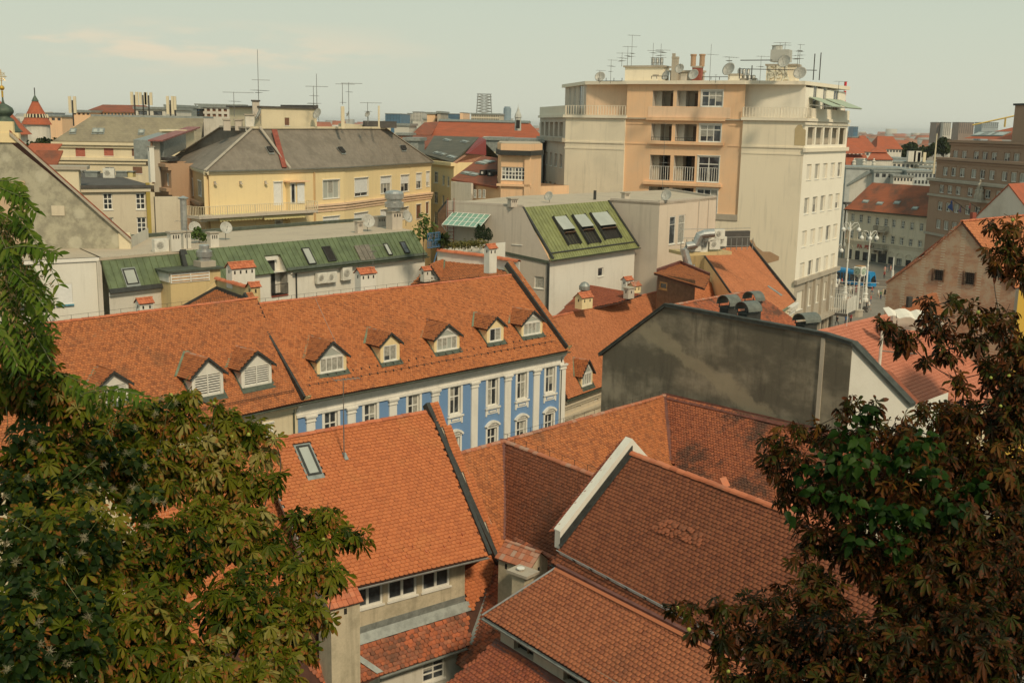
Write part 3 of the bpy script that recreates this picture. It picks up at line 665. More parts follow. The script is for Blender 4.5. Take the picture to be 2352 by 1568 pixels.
def railing(pts,h,parent,m='wood',gap=.13,name='railing',r=.012):
	b=MB();pts=[Ve(p) for p in pts]
	for P,Q in zip(pts[:-1],pts[1:]):
		up=Ve((0,0,h));b.tube([P+up,Q+up],.03,M[m],5);b.tube([P+Ve((0,0,.08)),Q+Ve((0,0,.08))],.02,M[m],5)
		n=max(2,int((Q-P).length/gap))
		for i in range(n+1):
			p=P.lerp(Q,i/n);b.tube([p+Ve((0,0,.08)),p+up],r*(2 if i%12==0 else 1),M[m],4,cap=False)
	return b.build(name,parent)
def wire(P,Q,parent,sag=.3,m='iron',r=.012,name='cable',n=8):
	b=MB();P=Ve(P);Q=Ve(Q);b.tube([P.lerp(Q,i/n)-Ve((0,0,4*sag*(i/n)*(1-i/n))) for i in range(n+1)],r,M[m],4);return b.build(name,parent,org=None if parent else P)
def seams(sl,u0,u1,v0,v1,mb,m,gap=.55,skip=()):
	n=int((u1-u0)/gap)
	for i in range(n+1):
		u=u0+i*gap
		mb.box(sl.pt(u,v0,.0),sl.u*.03,sl.v*(v1-v0),sl.n*.045,M[m])
def slab(mb,pts,m,t=.12): mb.prism(pts,Ve((0,0,-t)),M[m])
# -- the blue house and its neighbours
UPV=Ve((0,0,1))
A45=Ve((.72,.69,0))
# -- blue house
z_e=31-17.5;z_r=31-12.0
E1=Z(*c6(345,1392),z_e);E2=Z(*c6(2222,1035),z_e);R1=Z(*c6(75,706),z_r);R2=Z(*c6(1872,487),z_r)
SA=Slope(E1,E2,R2)
bh=thing('blue_house',(E1.x,E1.y,0),'sky blue classical house with white pilasters and an orange roof with five dormers','house')
ru,rv=SA.uv_(R2);lu,lv=SA.uv_(R1);rv=(rv+lv)/2
holes=[]
for q in [((455,1225),(665,1192),(560,992),'glazed',.52),((905,1145),(1040,1120),(975,930),'small',.66),((1285,1070),(1465,1040),(1370,870),'glazed',.55),((1660,1005),(1775,980),(1725,815),'small',.64),((1905,960),(2050,930),(1990,772),'glazed',.55)]:
	holes.append(dhole(dormer(SA,c6(*q[0]),c6(*q[1]),c6(*q[2]),bh,'yellow',q[4],q[3])))
rf=MB();rp_=[SA.pt(0,-.25,0),SA.pt(SA.L,-.25,0),SA.pt(ru,rv,0),SA.pt(lu,rv,0)]
rf.prism(rp_,SA.n*-.2,M['under'])
back=SA.n.copy();bk=-SA.nh*(rv*math.cos(SA.pit)*1.0);zr_=SA.pt(0,rv).z
rb=[SA.pt(lu,rv,0),SA.pt(ru,rv,0),SA.pt(ru,rv,0)+bk+Ve((0,0,z_e-zr_)),SA.pt(lu,rv,0)+bk+Ve((0,0,z_e-zr_))]
rf.poly(rb,M['farrust']);roofA=rf.build('roof',bh)
tiles(SA,[(0,-.25),(SA.L,-.25),(ru,rv-.05),(lu,rv-.05)],M['tile_a'],roofA,holes=holes)
ridge_caps(SA.pt(lu,rv,.03),SA.pt(ru,rv,.03),roofA,'ridge',.15)
lr=MB()
def ridge_rods(mb,sl,u0,u1,v,n):
	for i in range(n):
		p=sl.pt(u0+(u1-u0)*(i+.5)/n,v,.1);mb.tube([p,p+Ve((0,0,.28))],.012,M['iron'],4)
	mb.tube([sl.pt(u0,v,.1)+Ve((0,0,.28)),sl.pt(u1,v,.1)+Ve((0,0,.28))],.008,M['iron'],4)
ridge_rods(lr,SA,lu,ru,rv,24);lr.build('lightning_wire',roofA)
wire(SA.P(*c6(425,655),.08),SA.P(*c6(590,1010),.08),roofA,0,'steel',.012,'lightning_conductor')
sg=MB()
for k,v in enumerate((.75,1.35)):
	for i in range(34):
		u=1.0+i*(SA.L-1.5)/34+k*.35;p=SA.pt(u,v,.05);sg.box(p,SA.u*.05,SA.v*.16,SA.n*.09,M['iron'])
sg.tube([SA.pt(.5,.85,.12),SA.pt(SA.L-.6,.85,.12)],.012,M['iron'],4);sg.build('snow_guard',roofA)
def parapet(sl,u,v0,v1,parent,w=.45,h=.32,side=-1,tm='tile_b',name='party_wall',fl='zincd',fside=-1):
	b=MB();sl.box(b,u,u+w,v0,v1,-.3,h-.05,M['yellow']);
	ff=u-.16 if fside==-1 else u+w
	sl.box(b,ff,ff+.16,v0,v1,.0,h+.03,M[fl]);o=b.build(name,parent)
	s2=Slope(sl.pt(u-.02,v0,h-.04),sl.pt(u+w+.02,v0,h-.04),sl.pt(u,v1,h-.04));tiles(s2,[(0,0),(w+.04,0),(w+.04,v1-v0),(0,v1-v0)],M[tm],o,'coping_tiles',w=(w+.04)/2.0,stag=0);return o
par=parapet(SA,.02,-.2,rv+.7,bh,h=.5)
u_end=SA.L
par2=parapet(SA,SA.L-.15,-.1,rv+1.0,bh,w=.5,h=.45)
gutter(SA.pt(-.1,-.36,.0),SA.pt(SA.L+.2,-.36,.0),bh)
off=.45
FA=Face(SA.pt(0,0)+SA.nh*-off,SA.pt(SA.L,0)+SA.nh*-off)
fb=MB();ops=[];w_up=[((507,1500),(610,1700)),((790,1450),(890,1660)),((1100,1385),(1195,1575)),((1397,1312),(1480,1490)),((1665,1250),(1745,1425)),((1875,1205),(1948,1372)),((2077,1160),(2145,1322))]
zT=FA.px(*c6(1397,1312))[1];zB=FA.px(*c6(1480,1490))[1]
uc=[]
for a,b_ in w_up:
	u0=FA.px(*c6(*a))[0];uc.append(u0+.52)
for u in uc: ops.append((u-.52,u+.52,zB,zT))
zlT=zB-1.75;zlB=zlT-2.0
for u in uc: ops.append((u-.5,u+.5,zlB,zlT))
FA.wall(fb,0,z_e-1.05,ops,M['blue'],.25,mr=M['trim']);fb.build('wall',bh)
for i,u in enumerate(uc):
	op=ops[i];win(FA,op,bh,2,(.36,.64),depth=.18,fw=.09,mw=.08,surround=.2,curt=.5)
	op=ops[i+7];win(FA,op,bh,2,(.36,.64),depth=.18,fw=.09,mw=.08,surround=.17,curt=.5)
	b=MB()
	FA.box(b,u-.62,u+.62,zB-.62,zB-.2,-.02,.035,M['trim']);FA.box(b,u-.42,u+.42,zB-.52,zB-.3,.03,.055,M['blue']);FA.box(b,u-.34,u+.34,zB-.48,zB-.34,.05,.075,M['trim'])
	FA.box(b,u-.78,u+.78,zB-.2,zB-.08,-.02,.16,M['trim'])
	for s_ in(-1,1): FA.box(b,u+s_*.66-.07,u+s_*.66+.07,zB-.75,zB-.2,-.02,.07,M['trim'])
	b.build('window_apron',bh);b=MB()
	n=10;R0=.95
	for k in range(n):
		a0=math.pi*(.2+.6*k/n);a1=math.pi*(.2+.6*(k+1)/n)
		for rr,dd,oo in((R0,.16,.2),(R0-.16,.12,.11)):
			pts=[FA.pt(u+math.cos(x)*r_,zlT+.26-R0*.62+math.sin(x)*r_*1.0,-.02) for x,r_ in((a0,rr),(a1,rr),(a1,rr-dd),(a0,rr-dd))]
			b.prism(pts,FA.n*(oo+.02),M['trim'])
	FA.box(b,u-.8,u+.8,zlT+.17,zlT+.27,-.02,.12,M['trim'])
	b.build('window_hood',bh)
co=MB()
for o0,za,zb in((.45,.0,.14),(.38,.14,.30),(.26,.30,.42),(.12,.42,.62),(.06,.62,.88),(.14,.88,1.06)):
	FA.box(co,-.15,FA.L+.15,z_e-.28-zb,z_e-.28-za,-.1-.003*za,o0,M['trim'])
co.build('cornice',bh)
zc=z_e-1.34
pl=[FA.px(*c6(375,1520))[0]]+[ (uc[i]+uc[i+1])/2 for i in range(6)]+[FA.px(*c6(2195,1140))[0]]
pl[0]=uc[0]-(uc[1]-uc[0])/2;
for u in pl:
	b=MB();hw=.33
	FA.box(b,u-hw,u+hw,0,zc,-.02,.10,M['trim']);
	for k,(e_,h0,h1) in enumerate(((.05,.42,.36),(.02,.36,.2),(.07,.2,.12),(.12,.12,.0))): FA.box(b,u-hw-e_,u+hw+e_,zc-h0,zc-h1,-.02,.12+e_,M['trim'])
	b.build('pilaster',bh)
vpipe(FA,FA.L-.12,0,z_e-.4,bh,'zincd',.06);
b=MB();P=[FA.pt(0,0),FA.pt(FA.L,0)];bw=-FA.n*9.0
b.poly([P[1],P[1]+bw,P[1]+bw+Ve((0,0,z_e)),P[1]+Ve((0,0,z_e))],M['cream']);b.poly([P[0]+bw,P[0],P[0]+Ve((0,0,z_e)),P[0]+bw+Ve((0,0,z_e))],M['cream']);b.poly([P[1]+bw,P[0]+bw,P[0]+bw+Ve((0,0,z_e)),P[1]+bw+Ve((0,0,z_e))],M['cream'])
for s_,uu in((1,0),(-1,FA.L)): b.poly([FA.pt(uu,z_e-.4),FA.pt(uu,z_e-.4)-FA.n*9,FA.pt(uu,zr_-.2)-FA.n*4.6],M['cream'])
b.build('rear_wall',bh)
def chim(px,z,w,d,h,dr,parent,**k): return stack(Z(px[0],px[1],z),w,d,h,dr,parent,**k)
# -- white-dormer house to the left
lh=thing('white_dormer_house',(E1.x-12,E1.y-10,0),'long cream house with an orange roof and three white louvred dormers','house')
L0=SA.pt(-.02,-.0,0);
EL=Z(447-280,1030,z_e) if False else SA.pt(-26,0)
ep=Z(*c5(1150,1600),z_e-.0)
dB=(Ve((E1.x,E1.y,0))-Ve((ep.x,ep.y,0))).normalized()
RB=Z(*c5(1840,712),z_r);RBl=Z(*c5(360,885),z_r)
EBr=E1+Ve((0,0,0));EBl=EBr-dB*26
dR=(RB-RBl).normalized();RBfar=RB-dR*27
SB=Slope(EBl,EBr,RB)
vb=(SB.uv_(RB)[1]+SB.uv_(RBfar)[1])/2
LB=SB.L;ub=SB.uv_(RB)[0]
holes=[]
for q in [((700,1440),(915,1400),(835,1200)),((1362,1395),(1588,1362),(1458,1110)),((1712,1322),(1928,1285),(1815,1060))]:
	holes.append(dhole(dormer(SB,c5(*q[0]),c5(*q[1]),c5(*q[2]),lh,'white',.6,'louvre',.25)))
b=MB();b.prism([SB.pt(-1,-.25),SB.pt(LB,-.25),SB.pt(ub,vb),SB.pt(-1,vb)],SB.n*-.2,M['under']);
bkB=-SB.nh*vb*math.cos(SB.pit);b.poly([SB.pt(-1,vb),SB.pt(ub,vb),SB.pt(ub,vb)+bkB+Ve((0,0,z_e-SB.pt(0,vb).z)),SB.pt(-1,vb)+bkB+Ve((0,0,z_e-SB.pt(0,vb).z))],M['farrust'])
roofB=b.build('roof',lh)
tiles(SB,[(-1,-.25),(LB-.1,-.25),(ub-.1,vb-.05),(-1,vb-.05)],M['tile_b'],roofB,holes=holes)
ridge_caps(SB.pt(-1,vb,.03),SB.pt(ub,vb,.03),roofB,'ridge',.15)
b=MB();ridge_rods(b,SB,4,ub,vb,22);b.build('lightning_wire',roofB)
sg=MB()
for k in range(2): sg.tube([SB.pt(2,.55+.12*k,.18),SB.pt(LB-.3,.55+.12*k,.18)],.014,M['iron'],4)
for i in range(80): p=SB.pt(2+i*(LB-2.4)/80,.6,.04);sg.tube([p,p+SB.n*.18],.012,M['iron'],3)
sg.build('snow_guard',roofB)
gutter(SB.pt(-1,-.36),SB.pt(LB-.15,-.36),lh)
FB=Face(SB.pt(0,0)-SB.nh*.45,SB.pt(LB,0)-SB.nh*.45)
b=MB();ops=[(FB.L-q-.5,FB.L-q+.5,zB,zT) for q in (2.6,5.6,8.6,11.6,14.6,17.6)];FB.wall(b,0,z_e-.3,ops,M['cream'],.2);b.build('wall',lh)
for op in ops: win(FB,op,lh,2,(.36,.64),depth=.15,surround=.16)
b=MB();
for o0,za,zb in((.4,.0,.16),(.25,.16,.34),(.12,.34,.6)): FB.box(b,-1,FB.L-.2,z_e-.3-zb,z_e-.3-za,-.1-.003*za,o0,M['cream'])
b.build('cornice',lh);vpipe(FB,FB.L-.35,0,z_e-.4,lh,'gutter',.06)
# -- foreground: skylight house (K)
kr0=Z(*c8(215,275),17.7);kr1=Z(*c8(1120,108),17.7)
ke0=Z(*c8(540,1092),13.0);ke1=Z(*c8(1435,878),13.0)
SK=Slope(ke0,ke1,kr1)
kr0=SK.P(*c8(215,275));kl=kr1+(kr0-kr1)*1.35;kb1=Z(*c8(1312,1132),10.5);dk=(kr1-kl).normalized();kb0=kb1-dk*(Z(*c8(685,1322),10.5)-kb1).length
SM=Slope(kb0-dk*9,kb1+dk*4,kr1);uvl=SM.uv_(kl)
kh=thing('skylight_house',(kb0.x,kb0.y,0),'nearest house with a broad red tiled roof, one white skylight and three attic windows','house')
uk0,vk0=SK.uv_(kl);uk1,vk1=SK.uv_(kr1);
lvg=SK.px(*c8(280,500));lvb=SK.px(*c8(395,745));lve=(0,0)
rvd=SK.px(*c8(1120,108))
q=SK.px(*c8(400,300));q2=SK.px(*c8(540,445));hole=[(q[0]-.1,q2[1]-.2),(q2[0]+.1,q2[1]-.2),(q2[0]+.1,q[1]+.1),(q[0]-.1,q[1]+.1)]
pgK=[(lve[0],-.05),(SK.L,-.05),(uk1,vk1),(uk0,vk0),(lvg[0]-.3,lvg[1]+.2),(lvg[0],lvg[1]),(lvb[0],lvb[1])]
b=MB();b.prism([SK.pt(u,v) for u,v in pgK],SK.n*-.14,M['under']);q=SK.pt(SK.L,-.05);q2=SM.pt(*SM.uv_(q));b.poly([kr1,q,q2],M['ridge']);b.box(q+SK.n*.02,kr1-q,SK.u*.16,SK.n*.14,M['zincd']);roofK=b.build('roof',kh)
tiles(SK,pgK,M['tile_new'],roofK,holes=[hole],rough=.6,w=.215,ex=.175)
ridge_caps(kl+UPV*.06,kr1+UPV*.06,roofK,'ridge',.14)
skylight(SK,c8(400,300),c8(540,445),roofK,'glassl','zincd')
gutter(SK.pt(-.1,-.1,-.05),SK.pt(SK.L+.05,-.1,-.05),kh,'steel',.055)
b=MB()
for (x,y) in [(805,942),(900,920),(995,900),(1100,870),(1200,845),(1290,825),(890,945),(1105,872),(1030,845),(1232,795),(1298,780)]: p=SK.P(*c8(x,y),.05);b.box(p,SK.u*.03,SK.v*.12,SK.n*.09,M['ridge'])
b.build('snow_hook',roofK)
um=lambda x,y:SM.px(*c8(x,y))
vr=SM.uv_(kr1)[1];urr=SM.uv_(kr1)[0]
pe0=um(865,1512);pe1=um(1312,1392);ve=(pe0[1]+pe1[1])/2
rb_=um(1500,940);rc=um(1350,1365)
pgM=[(um(685,1322)[0]-1.5,ve-.3),(pe0[0],ve),(rc[0],ve),rc,(rb_[0],rb_[1]),(urr,vr),(uvl[0]-.2,uvl[1]-.15),(uvl[0]-1,ve-.3)]
b=MB();b.prism([SM.pt(u,v) for u,v in pgM],SM.n*-.12,M['under']);roofM=b.build('main_roof',kh)
fl0=SM.uv_(kb0)[1]
pgR=[(um(1312,1132)[0]+.12,fl0-.45),(rc[0]-.1,rc[1]+.9),rb_,(urr,vr-.2),(urr-2.8,vr-.2),(um(1312,1132)[0]+.12,fl0+.5)]
tiles(SM,pgR,M['tile_new'],roofM,'right_tiles')
pgL=[(pe0[0]-2.5,ve),(rc[0]-.0,ve),(rc[0]+.0,rc[1]+.2),(um(1312,1132)[0]-.1,fl0-.42),(um(685,1322)[0]-2,fl0-.42)]
tiles(SM,pgL,M['tile_old'],roofM,'old_tiles',rough=2.2,w=.2,ex=.17)
lg=um(300,520)
tiles(SM,[(lg[0]-6,fl0+1.2),(lg[0]+2.2,fl0+1.2),(lg[0]+.3,lg[1]),(lg[0]+.3,uvl[1]+.1),(uvl[0],uvl[1]-.1),(lg[0]-6,uvl[1]-.1)],M['tile_new'],roofM,'left_tiles')
b=MB();h0=SM.P(*c8(688,1385),.1);h1=SM.P(*c8(868,1508),.1);b.prism([h0,h1,h1+SM.u*-.3,h0+SM.u*-.3],SM.n*.05,M['zinc']);b.build('hip_flashing',roofM)
gutter(SM.pt(pe0[0]-.1,ve-.05,.0),SM.pt(rc[0]-.2,ve-.05,0),kh,'zinc',.07)
FK=Face(kb0,kb1);b=MB();zt=13.1
zt=min(SK.o.z+.25,14)
opsK=[FK.op(c8(708,1062),c8(855,1165)),FK.op(c8(898,1008),c8(1038,1128)),FK.op(c8(1083,968),c8(1218,1080))]
zs0=sum(o[2] for o in opsK)/3;hs_=sum(o[3]-o[2] for o in opsK)/3
zl=FK.px(*c8(925,1122))[1];hh=1.45
opsK=[(o[0],o[0]+1.4,zl,zl+hh) for o in opsK]
FK.wall(b,min(kb0.z,kb1.z)-.5,zt,opsK,M['dirtywall'],.14,u0=-.3,u1=FK.L)
wb=-FK.n*3.5;b.poly([FK.pt(FK.L,9.6),FK.pt(FK.L,9.6)+wb,FK.pt(FK.L,zt)+wb,FK.pt(FK.L,zt)],M['greybeige']);b.poly([FK.pt(-.3,10.2)+wb,FK.pt(-.3,10.2),FK.pt(-.3,zt),FK.pt(-.3,zt)+wb],M['greybeige'])
b.build('attic_wall',kh)
for op in opsK: win(FK,op,kh,2,(1,),depth=.1,fw=.1,mw=.12,sill=True,curt=0)
b=MB();SM.box(b,um(685,1322)[0]-.3,um(1312,1132)[0]+.15,fl0-.42,fl0+.02,.075,.10,M['zinc']);b.prism([kb0-UPV*.1+FK.n*.01,kb1-UPV*.1+FK.n*.01,kb1+UPV*.34+FK.n*.01,kb0+UPV*.34+FK.n*.01],FK.n*.03,M['zinc']);b.build('flashing',kh)
s_=Slope(SM.pt(rb_[0],rb_[1]),SM.pt(rb_[0]+1,rb_[1]),SM.pt(urr,vr));
pw=MB();a=SM.pt(rb_[0],rb_[1]-.1);c=SM.pt(urr,vr+.35);t_=(c-a)
pw.prism([a+SM.n*-.4,a+SM.n*.25,c+SM.n*.25,c+SM.n*-.4],SM.u*.42,M['greybeige']);pw.box(a-SM.u*.2-SM.n*.05,t_,SM.u*.2,SM.n*.42,M['zincd']);pwo=pw.build('party_wall',kh)
sc_=Slope(a+SM.n*.26,a+SM.n*.26+SM.u*.46,c+SM.n*.26+SM.u*.0);tl=t_.length
pgc=[(0,0),(.46,0),sc_.uv_(c+SM.n*.24+SM.u*.46),sc_.uv_(c+SM.n*.24)];tiles(sc_,pgc,M['tile_new'],pwo,'coping_tiles',w=.235,stag=0)
b=MB();ea=SM.pt(pe0[0]+.1,ve,-.1)-SM.nh*.35;eb=SM.pt(rc[0],ve,-.1)-SM.nh*.35;FK2=Face(ea,eb)
opk=[FK2.op(c8(1085,1455),c8(1185,1525))];opk=[(opk[0][0],opk[0][0]+1.1,opk[0][3]-1.0,opk[0][3])]
FK2.wall(b,0,ea.z,opk,M['white2'],.15,u0=0,u1=FK2.L);b.build('yard_wall',kh);win(FK2,opk[0],kh,2,(.33,.33,.34),depth=.1)
b=MB();A_=SK.pt(*lvg);B_=SK.pt(*lvb);C_=SK.pt(0,-.05)
b.prism([A_+SK.n*.03,B_+SK.n*.03,B_-SK.n*.25,A_-SK.n*.03],SK.u*-.05,M['zinc']);b.prism([B_+SK.n*.03,C_+SK.n*.03,C_-SK.n*1.2,B_-SK.n*.25],SK.u*-.05,M['zinc']);b.build('verge',kh)
stk=Z(*c8(610,1480),8.0)
stack(D(c8(600,1400)[0],c8(600,1400)[1],FK.pt(0,0,0).y-1.1),1.35,1.1,0.1,FK.d,kh,name='chimney_base') if False else None
pz=FK.pt(-.75,0,.9);b=MB();zt_=V(pz,c8(600,1110)[1]);stack((pz.x,pz.y,6.5),1.25,1.1,zt_-6.5,FK.d,kh,m='dirtywall',roof='ridge',holes=1,rise=.4)
q=SK.P(*c8(661,362),.05);antenna(q,V(q,c6(0,1250)[1])-q.z,'weathered aerial standing on the nearest red roof in front of the blue facade',elems=((.99,1.9,6),),ang=.5,r=.03);b=MB();SK.box(b,SK.px(*c8(650,340))[0],SK.px(*c8(668,340))[0]+.02,SK.px(*c8(661,375))[1],SK.px(*c8(661,335))[1],.05,.12,M['zinc']);b.build('mast_flashing',roofK)
# -- corner house with crossing roofs (P, Q, W)
zP=31-16.3
pA=Z(*c9(160,268),zP);pB=Z(*c9(1030,22),zP);pL=pA-(pB-pA).normalized()*9
V1=Z(1159,1245,11.0);V2=Z(1538,1062,11.7);wE=Z(*c9(1700,175),zP);wE=pB+(wE-pB).normalized()*15
qE=Z(*c9(670,462),zP);qE=pA+(qE-pA).normalized()*13
ph=thing('angled_tile_house',(V1.x,V1.y,0),'old L-shaped house with worn orange roofs meeting in brown valleys below the black fire wall','house')
def slp(P0,P1,Vp,down=7.0):
	"""slope under ridge P0-P1 through Vp, with its eave frame moved down the slope"""
	t=Slope(P0,P1,Vp);
	s=Slope(Vp-t.u*0,Vp+t.u,P0) ;return s
SP=slp(pL,pB,V1);SQ=slp(pA,qE,V1);SW=slp(pB,wE,V2)
SQ=Slope(V1,V1+(qE-pA).normalized(),pA);SW=Slope(V2,V2+(wE-pB).normalized(),pB);SP=Slope(V1,V1+(pB-pL).normalized(),pA)
def roofpoly(sl,pts,mat,parent,name,th=.12,tname='roof_tiles',**k):
	b=MB();pg=[sl.uv_(p) for p in pts];b.prism([sl.pt(u,v) for u,v in pg],sl.n*-th,M['under']);o=b.build(name,parent);tiles(sl,pg,M[mat],o,tname,**k);return o
dn=lambda sl,P,L:P-sl.v*L
roofpoly(SP,[dn(SP,pL,7),V1,pA,pL],'tile_b',ph,'roof',rough=1.5)
roofpoly(SP,[V1,SP.pt(SP.uv_(V2)[0]+.0,SP.uv_(V1)[1]),SP.pt(*SP.uv_(V2)),pB,pA],'tile_b',ph,'roof',rough=1.5)
low=3.4
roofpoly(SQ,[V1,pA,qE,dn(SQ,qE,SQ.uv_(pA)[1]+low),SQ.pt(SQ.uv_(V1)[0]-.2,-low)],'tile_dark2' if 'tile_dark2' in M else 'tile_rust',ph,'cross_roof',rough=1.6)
roofpoly(SW,[V2,pB,wE,dn(SW,wE,SW.uv_(pB)[1]+3)],'tile_w' if 'tile_w' in M else 'tile_old',ph,'wing_roof',rough=2)
b=MB()
for P,Q,s_ in((pL,pB,SP),(pB,wE,SW),(pA,qE,SQ)):
	k=-s_.nh*(3.0 if s_ is not SQ else 3)+Ve((0,0,-3));b.poly([P,Q,Q+k,P+k],M['farrust'])
b.build('rear_roof',ph)
def caps(P,Q,par,m,r,**k): return ridge_caps(P+Ve((0,0,.06)),Q+Ve((0,0,.06)),par,m,r,**k)
caps(pL,pB,ph,'ridge_old',.15);caps(pA,qE,ph,'ridge_old',.16);
b=MB();b.prism([pB+Ve((0,0,.02)),wE+Ve((0,0,.02)),wE+SW.v*-.25+SW.n*.1,pB+SW.v*-.25+SW.n*.1],SW.n*.05,M['valley']);b.prism([pB+SW.nh*-.35,wE+SW.nh*-.35,wE+Ve((0,0,.1)),pB+Ve((0,0,.1))],Ve((0,0,.1)),M['valley']);b.build('ridge_flashing',ph)
for A_,B_,n in((pA,V1,'valley_gutter'),(pB,V2,'valley_gutter')):
	b=MB();t=(B_-A_).normalized();s=t.cross(Ve((0,0,1))).normalized();b.prism([A_+s*.2+Ve((0,0,.09)),A_-s*.2+Ve((0,0,.09)),B_-s*.26+Ve((0,0,.09)),B_+s*.26+Ve((0,0,.09))],Ve((0,0,.09)),M['valley']);b.build(n,ph)
b=MB()
for i in range(9): p=pA.lerp(qE,(i+1)/14)+Ve((0,0,.15));b.tube([p,p+Ve((0,0,.3))],.014,M['iron'],4)
b.tube([pA+Ve((0,0,.45)),pA.lerp(qE,10/14)+Ve((0,0,.45))],.009,M['iron'],4);b.build('lightning_wire',ph)
b=MB()
for i in range(16): p=pA.lerp(pB,(i+.3)/16)+Ve((0,0,.12));b.tube([p,p+Ve((0,0,.26))],.011,M['iron'],4)
b.tube([pA+Ve((0,0,.38)),pB+Ve((0,0,.38))],.008,M['iron'],4);b.build('lightning_wire',ph)
b=MB();
def body(mb,P,Q,n_,w,zt,m): mb.prism([Ve((P.x,P.y,0)),Ve((Q.x,Q.y,0)),Ve((Q.x,Q.y,0))+n_*w,Ve((P.x,P.y,0))+n_*w],Ve((0,0,zt)),m)
body(b,pL,pB,-SP.nh,3,zP-3.2,M['greybeige']);body(b,pL,pB,SP.nh,2.4,zP-3.2,M['greybeige'])
b.build('wall',ph);b=MB();body(b,pB,wE,SW.nh,3,zP-3.5,M['greybeige']);body(b,pB,wE,-SW.nh,2.5,zP-3.2,M['greybeige']);b.build('wall',ph)
b=MB();body(b,pA,qE,SQ.nh,4.6,zP-5.6,M['greybeige']);b.build('wall',ph)
# -- big brown roof with the white gable (T)
zT_=31-13.5
t0=Z(*c9(850,332),zT_);t1=Z(*c9(1700,652),zT_);td=(t1-t0).normalized();t1=t0+td*14
e0=Z(*c9(470,872),14.0);e1=Z(*c9(1050,1172),14.0);
ST=Slope(e0,e0+td,t0);vT=ST.uv_(t0)[1];uT=ST.uv_(t0)[0]
th=thing('brown_tile_house',(t0.x+2,t0.y-4,0),'house with the widest dark brown scalloped roof and a white rendered gable edge','house')
u0_=ST.px(*c9(495,860))[0];eT=ST.px(*c9(440,935))[1]
pg=[(u0_-.25,eT),(14,eT),(uT+14,vT),(uT,vT)]
b=MB();b.prism([ST.pt(u,v) for u,v in pg],ST.n*-.15,M['under']);rT=b.build('roof',th)
tiles(ST,pg,M['tile_dark'],rT,rough=.7,w=.2,ex=.165)
pt_=[ST.px(*c9(*q)) for q in((960,740),(1040,690),(1230,780),(1215,830),(1100,800),(965,755))]
sp_=[(min(p[0] for p in pt_),min(p[1] for p in pt_)),(max(p[0] for p in pt_),max(p[1] for p in pt_))]
tiles(ST,[p for p in pt_],M['tile_slip'] if 'tile_slip' in M else M['tile_rust'],rT,'slipped_tiles',rough=6,w=.2,ex=.165,base=.025)
ridge_caps(ST.pt(uT,vT,.05),ST.pt(uT+14,vT,.05),rT,'ridge',.17,L=.4)
for u in(4.7,8.1):
	b=MB();p=ST.pt(uT+u,vT)-ST.nh*.1;b.prism([p,p+td*.5,p+td*.25+Ve((0,0,.3))],-ST.nh*.35,M['ridge']);b.build('roof_vent',rT)
rg=MB();k=-ST.nh*5+Ve((0,0,-5));rg.prism([t0,t0+td*14,t0+td*14+k,t0+k],Ve((0,0,-.1)),M['farrust']);rg.build('rear_roof',th)
gn=-td;FG=Face(ST.pt(u0_-.3,eT)+gn*0,ST.pt(u0_-.3,eT)-ST.nh*9)
def bandpoly(a,c,width,thick,m,nm,par,off=0):
	pass
apx=t0+Ve((0,0,.0))+gn*.12
legL=ST.pt(uT,0)-ST.v*(-.5)
L_=ST.pt(uT,eT+.25)+gn*.0
b=MB();H_=1.0
vt=vT
aT=ST.pt(uT,vt)
hgt=Ve((0,0,.6))
Lb=ST.pt(uT,ST.px(*c9(495,850))[1])
Rb=aT+k*.9
for a_,c_ in((Lb,aT),(aT,Rb)): b.prism([a_-hgt*.2,c_-hgt*.2,c_+hgt*1.0,a_+hgt*1.0],gn*.35,M['white'])
for a_,c_ in((Lb,aT),(aT,Rb)): b.prism([a_+Ve((0,0,.6)),c_+Ve((0,0,.6)),c_+Ve((0,0,.65)),a_+Ve((0,0,.65))],gn*.42,M['white'])
gw=b.build('gable_wall',th)
b=MB();b.prism([Lb-td*-.0+Ve((0,0,.1)),aT+Ve((0,0,.1)),aT+Ve((0,0,.36)),Lb+Ve((0,0,.36))],td*.05,M['zincd']);b.prism([Lb+ST.n*.09,aT+ST.n*.09,aT+ST.n*.09+td*.2,Lb+ST.n*.09+td*.2],ST.n*.02,M['zincd']);b.build('flashing',gw)
so_=Slope(Lb+gn*.7+Ve((0,0,.35)),Lb+gn*.36+Ve((0,0,.5)),aT+gn*.36+Ve((0,0,.5)))
q=[so_.uv_(x) for x in (Lb+gn*.7+Ve((0,0,.35)),Lb+gn*.36+Ve((0,0,.5)),aT+gn*.36+Ve((0,0,.5)),aT+gn*.7+Ve((0,0,.35)))]
tiles(so_,q,M['tile_rust'],gw,'coping_tiles')
bd=MB();wv=[Ve((p.x,p.y,0)) for p in (ST.pt(uT,eT+.35),ST.pt(uT+14,eT+.35))];bd.prism([wv[0],wv[1],wv[1]-ST.nh*7.5,wv[0]-ST.nh*7.5],Ve((0,0,ST.pt(0,eT+.35).z-.25)),M['greybeige'])
G0=ST.pt(uT,eT+.35);bd.prism([G0-Ve((0,0,.5)),aT-Ve((0,0,.3)),aT+k*1.0-Ve((0,0,.3))],td*.3,M['greybeige']);bd.build('wall',th)
b=MB();v_=ST.px(*c9(760,1020))[1];u_a=ST.px(*c9(470,872))[0];u_b=u_a+9
v_=(ST.px(*c9(470,885))[1]+ST.px(*c9(1045,1175))[1])/2
for h in(.12,.34): b.tube([ST.pt(u_a,v_,h),ST.pt(u_b+4,v_,h)],.022,M['steel'],5)
n=int((u_b+4-u_a)/.13)
for i in range(n): b.tube([ST.pt(u_a+i*.13,v_,.06),ST.pt(u_a+i*.13,v_,.34)],.012 if i%8 else .03,M['steel'] if i%8 else M['iron'],4,cap=False)
b.build('snow_fence',th)
